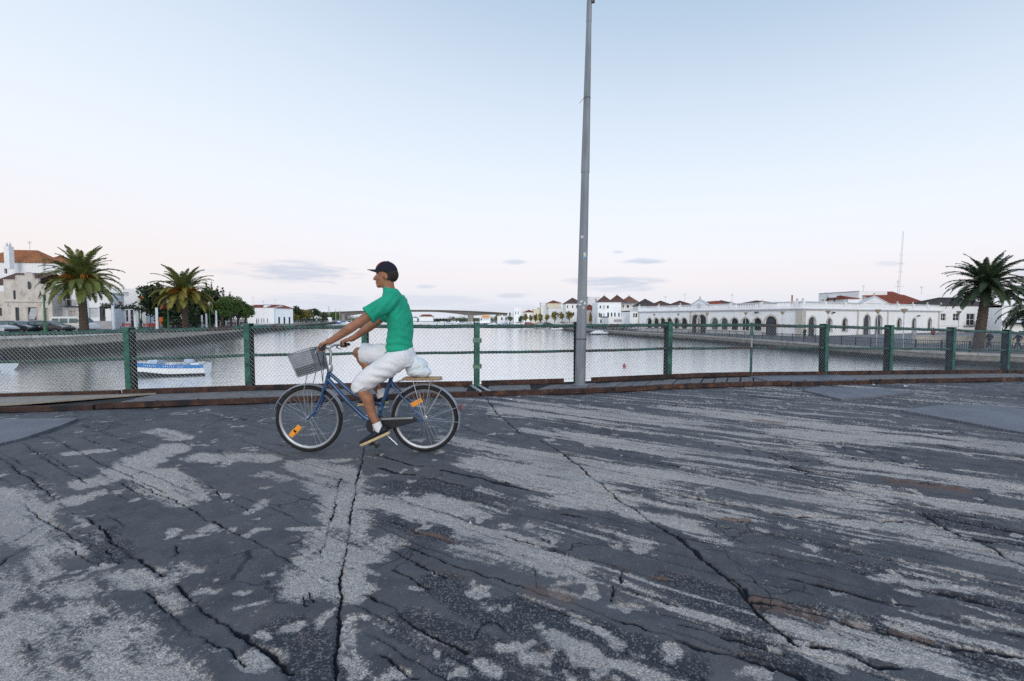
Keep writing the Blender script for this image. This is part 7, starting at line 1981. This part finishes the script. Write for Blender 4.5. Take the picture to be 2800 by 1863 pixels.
for i, (px, py, l_, lab) in enumerate([(1208, 884, 7, 'farthest left'), (1226, 885, 6, 'second from left'), (1243, 884, 8, 'left of the fence post'), (1262, 886, 7, 'just behind the fence post'), (1350, 890, 8, 'right of the orange awning'), (1384, 891, 8, 'below the brown-green trees'), (1412, 892, 9, 'before the thin white house'), (1330, 888, 7, 'below the orange awning'), (1446, 894, 8, 'before the red-brown roof')]):
    boat('white moored boat of the far right group, ' + lab, px, py, l_, 2.5, R(random.choice((0, 180, 12))), f0=.7, f1=1.2, cabin=i % 2 == 0, cover=None if i % 2 == 0 else M_bstripe, mast=(0, 6, 4)[i % 3], group='far moored boats right of the rider')
by = MB(); q = onz(1707, 1003, WATER); by.ell((q.x, q.y, WATER + .08), (.14, .14, .14)); by.lathe([(.03, .2), (.03, .3), (0, .3)], (q.x, q.y, WATER), 8); tag(by.build('buoy', mat('red_buoy', (.30, .05, .04), .5), smooth=60), 'small round red buoy floating right of the lamp', 'buoy')
# more moored boats and parked cars that crowd the far right quay
for i, (px, py, l_, lab) in enumerate([(1216, 882.5, 6, 'one behind the farthest left'), (1236, 882, 6, 'with the tallest mast left of the fence post'), (1252, 883, 6, 'tucked behind the fence post, left'), (1275, 883.5, 7, 'tucked behind the fence post, right'), (1290, 885, 7, 'below the bridge pier'), (1302, 887, 6, 'left of the orange awning'), (1342, 886.5, 6, 'tucked under the orange awning'), (1366, 888.5, 7, 'between the brown-green trees'), (1400, 890.5, 7, 'below the dark-topped house'), (1430, 893, 7, 'left of the red-brown roof'), (1464, 896, 8, 'below the beige house')]):
    boat('low white far boat ' + lab, px, py, l_, 2.3, R(random.choice((0, 180, 8, 25))), f0=.7, f1=1.1, cabin=i % 3 != 0, m_str=(M_gel, M_bstripe, M_bnavy)[i % 3], mast=(7, 0, 5, 9)[i % 4], group='far moored boats right of the rider')
for i, (px, D, m_, k_, lab) in enumerate(((1480, 186, M_carwh, 'estate', 'white car parked below the cream wing'), (1500, 182, M_cardk, 'estate', 'dark car parked below the cream block'), (1545, 172, M_carwh, 'van', 'white van parked left of the lamp'), (1568, 168, M_carwh, 'van', 'white van parked touching the lamp outline'), (1420, 205, M_carsl, 'estate', 'silver car parked by the thin white house'), (1448, 198, mat('red_car_paint', (.35, .03, .03), .3), 'estate', 'red car parked by the red-brown roof'), (1640, 136, M_carwh, 'estate', 'white car parked under the left pyramid roof'), (1690, 126, M_carsl, 'estate', 'silver car parked below the terrace building'))):
    c_ = car(lab + ' on the far right quay', px, D, R(random.choice((3, 183))), m_, ZR, k_); c_['group'] = 'vehicles parked on the far right quay'
# set the bicycle, its rider and the bag down on the uneven asphalt
dz_w = -.003
for o_ in (bike, rider, bag): o_.location.z += dz_w
# small litter on the deck
for px, py, s_, lab in ((2478, 1057, .05, 'by the right kerb'), (2390, 1053, .03, 'at the small steel plate'), (1397, 1094, .025, 'by the kerb joint'), (1285, 1434, .011, 'in the middle of the road')):
    q = onz(px, py, float(rz(XA(px, 8))) + .012); l_ = MB(); l_.poly((q.x - s_, q.y, q.z), (q.x, q.y - s_, q.z + .012), (q.x + s_, q.y - .2 * s_, q.z + .004), (q.x + .2 * s_, q.y + s_, q.z + .02)); tag(l_.build('paper_scrap', M_wht), 'tiny white paper scrap lying on the deck ' + lab, 'litter', 'litter on the deck')
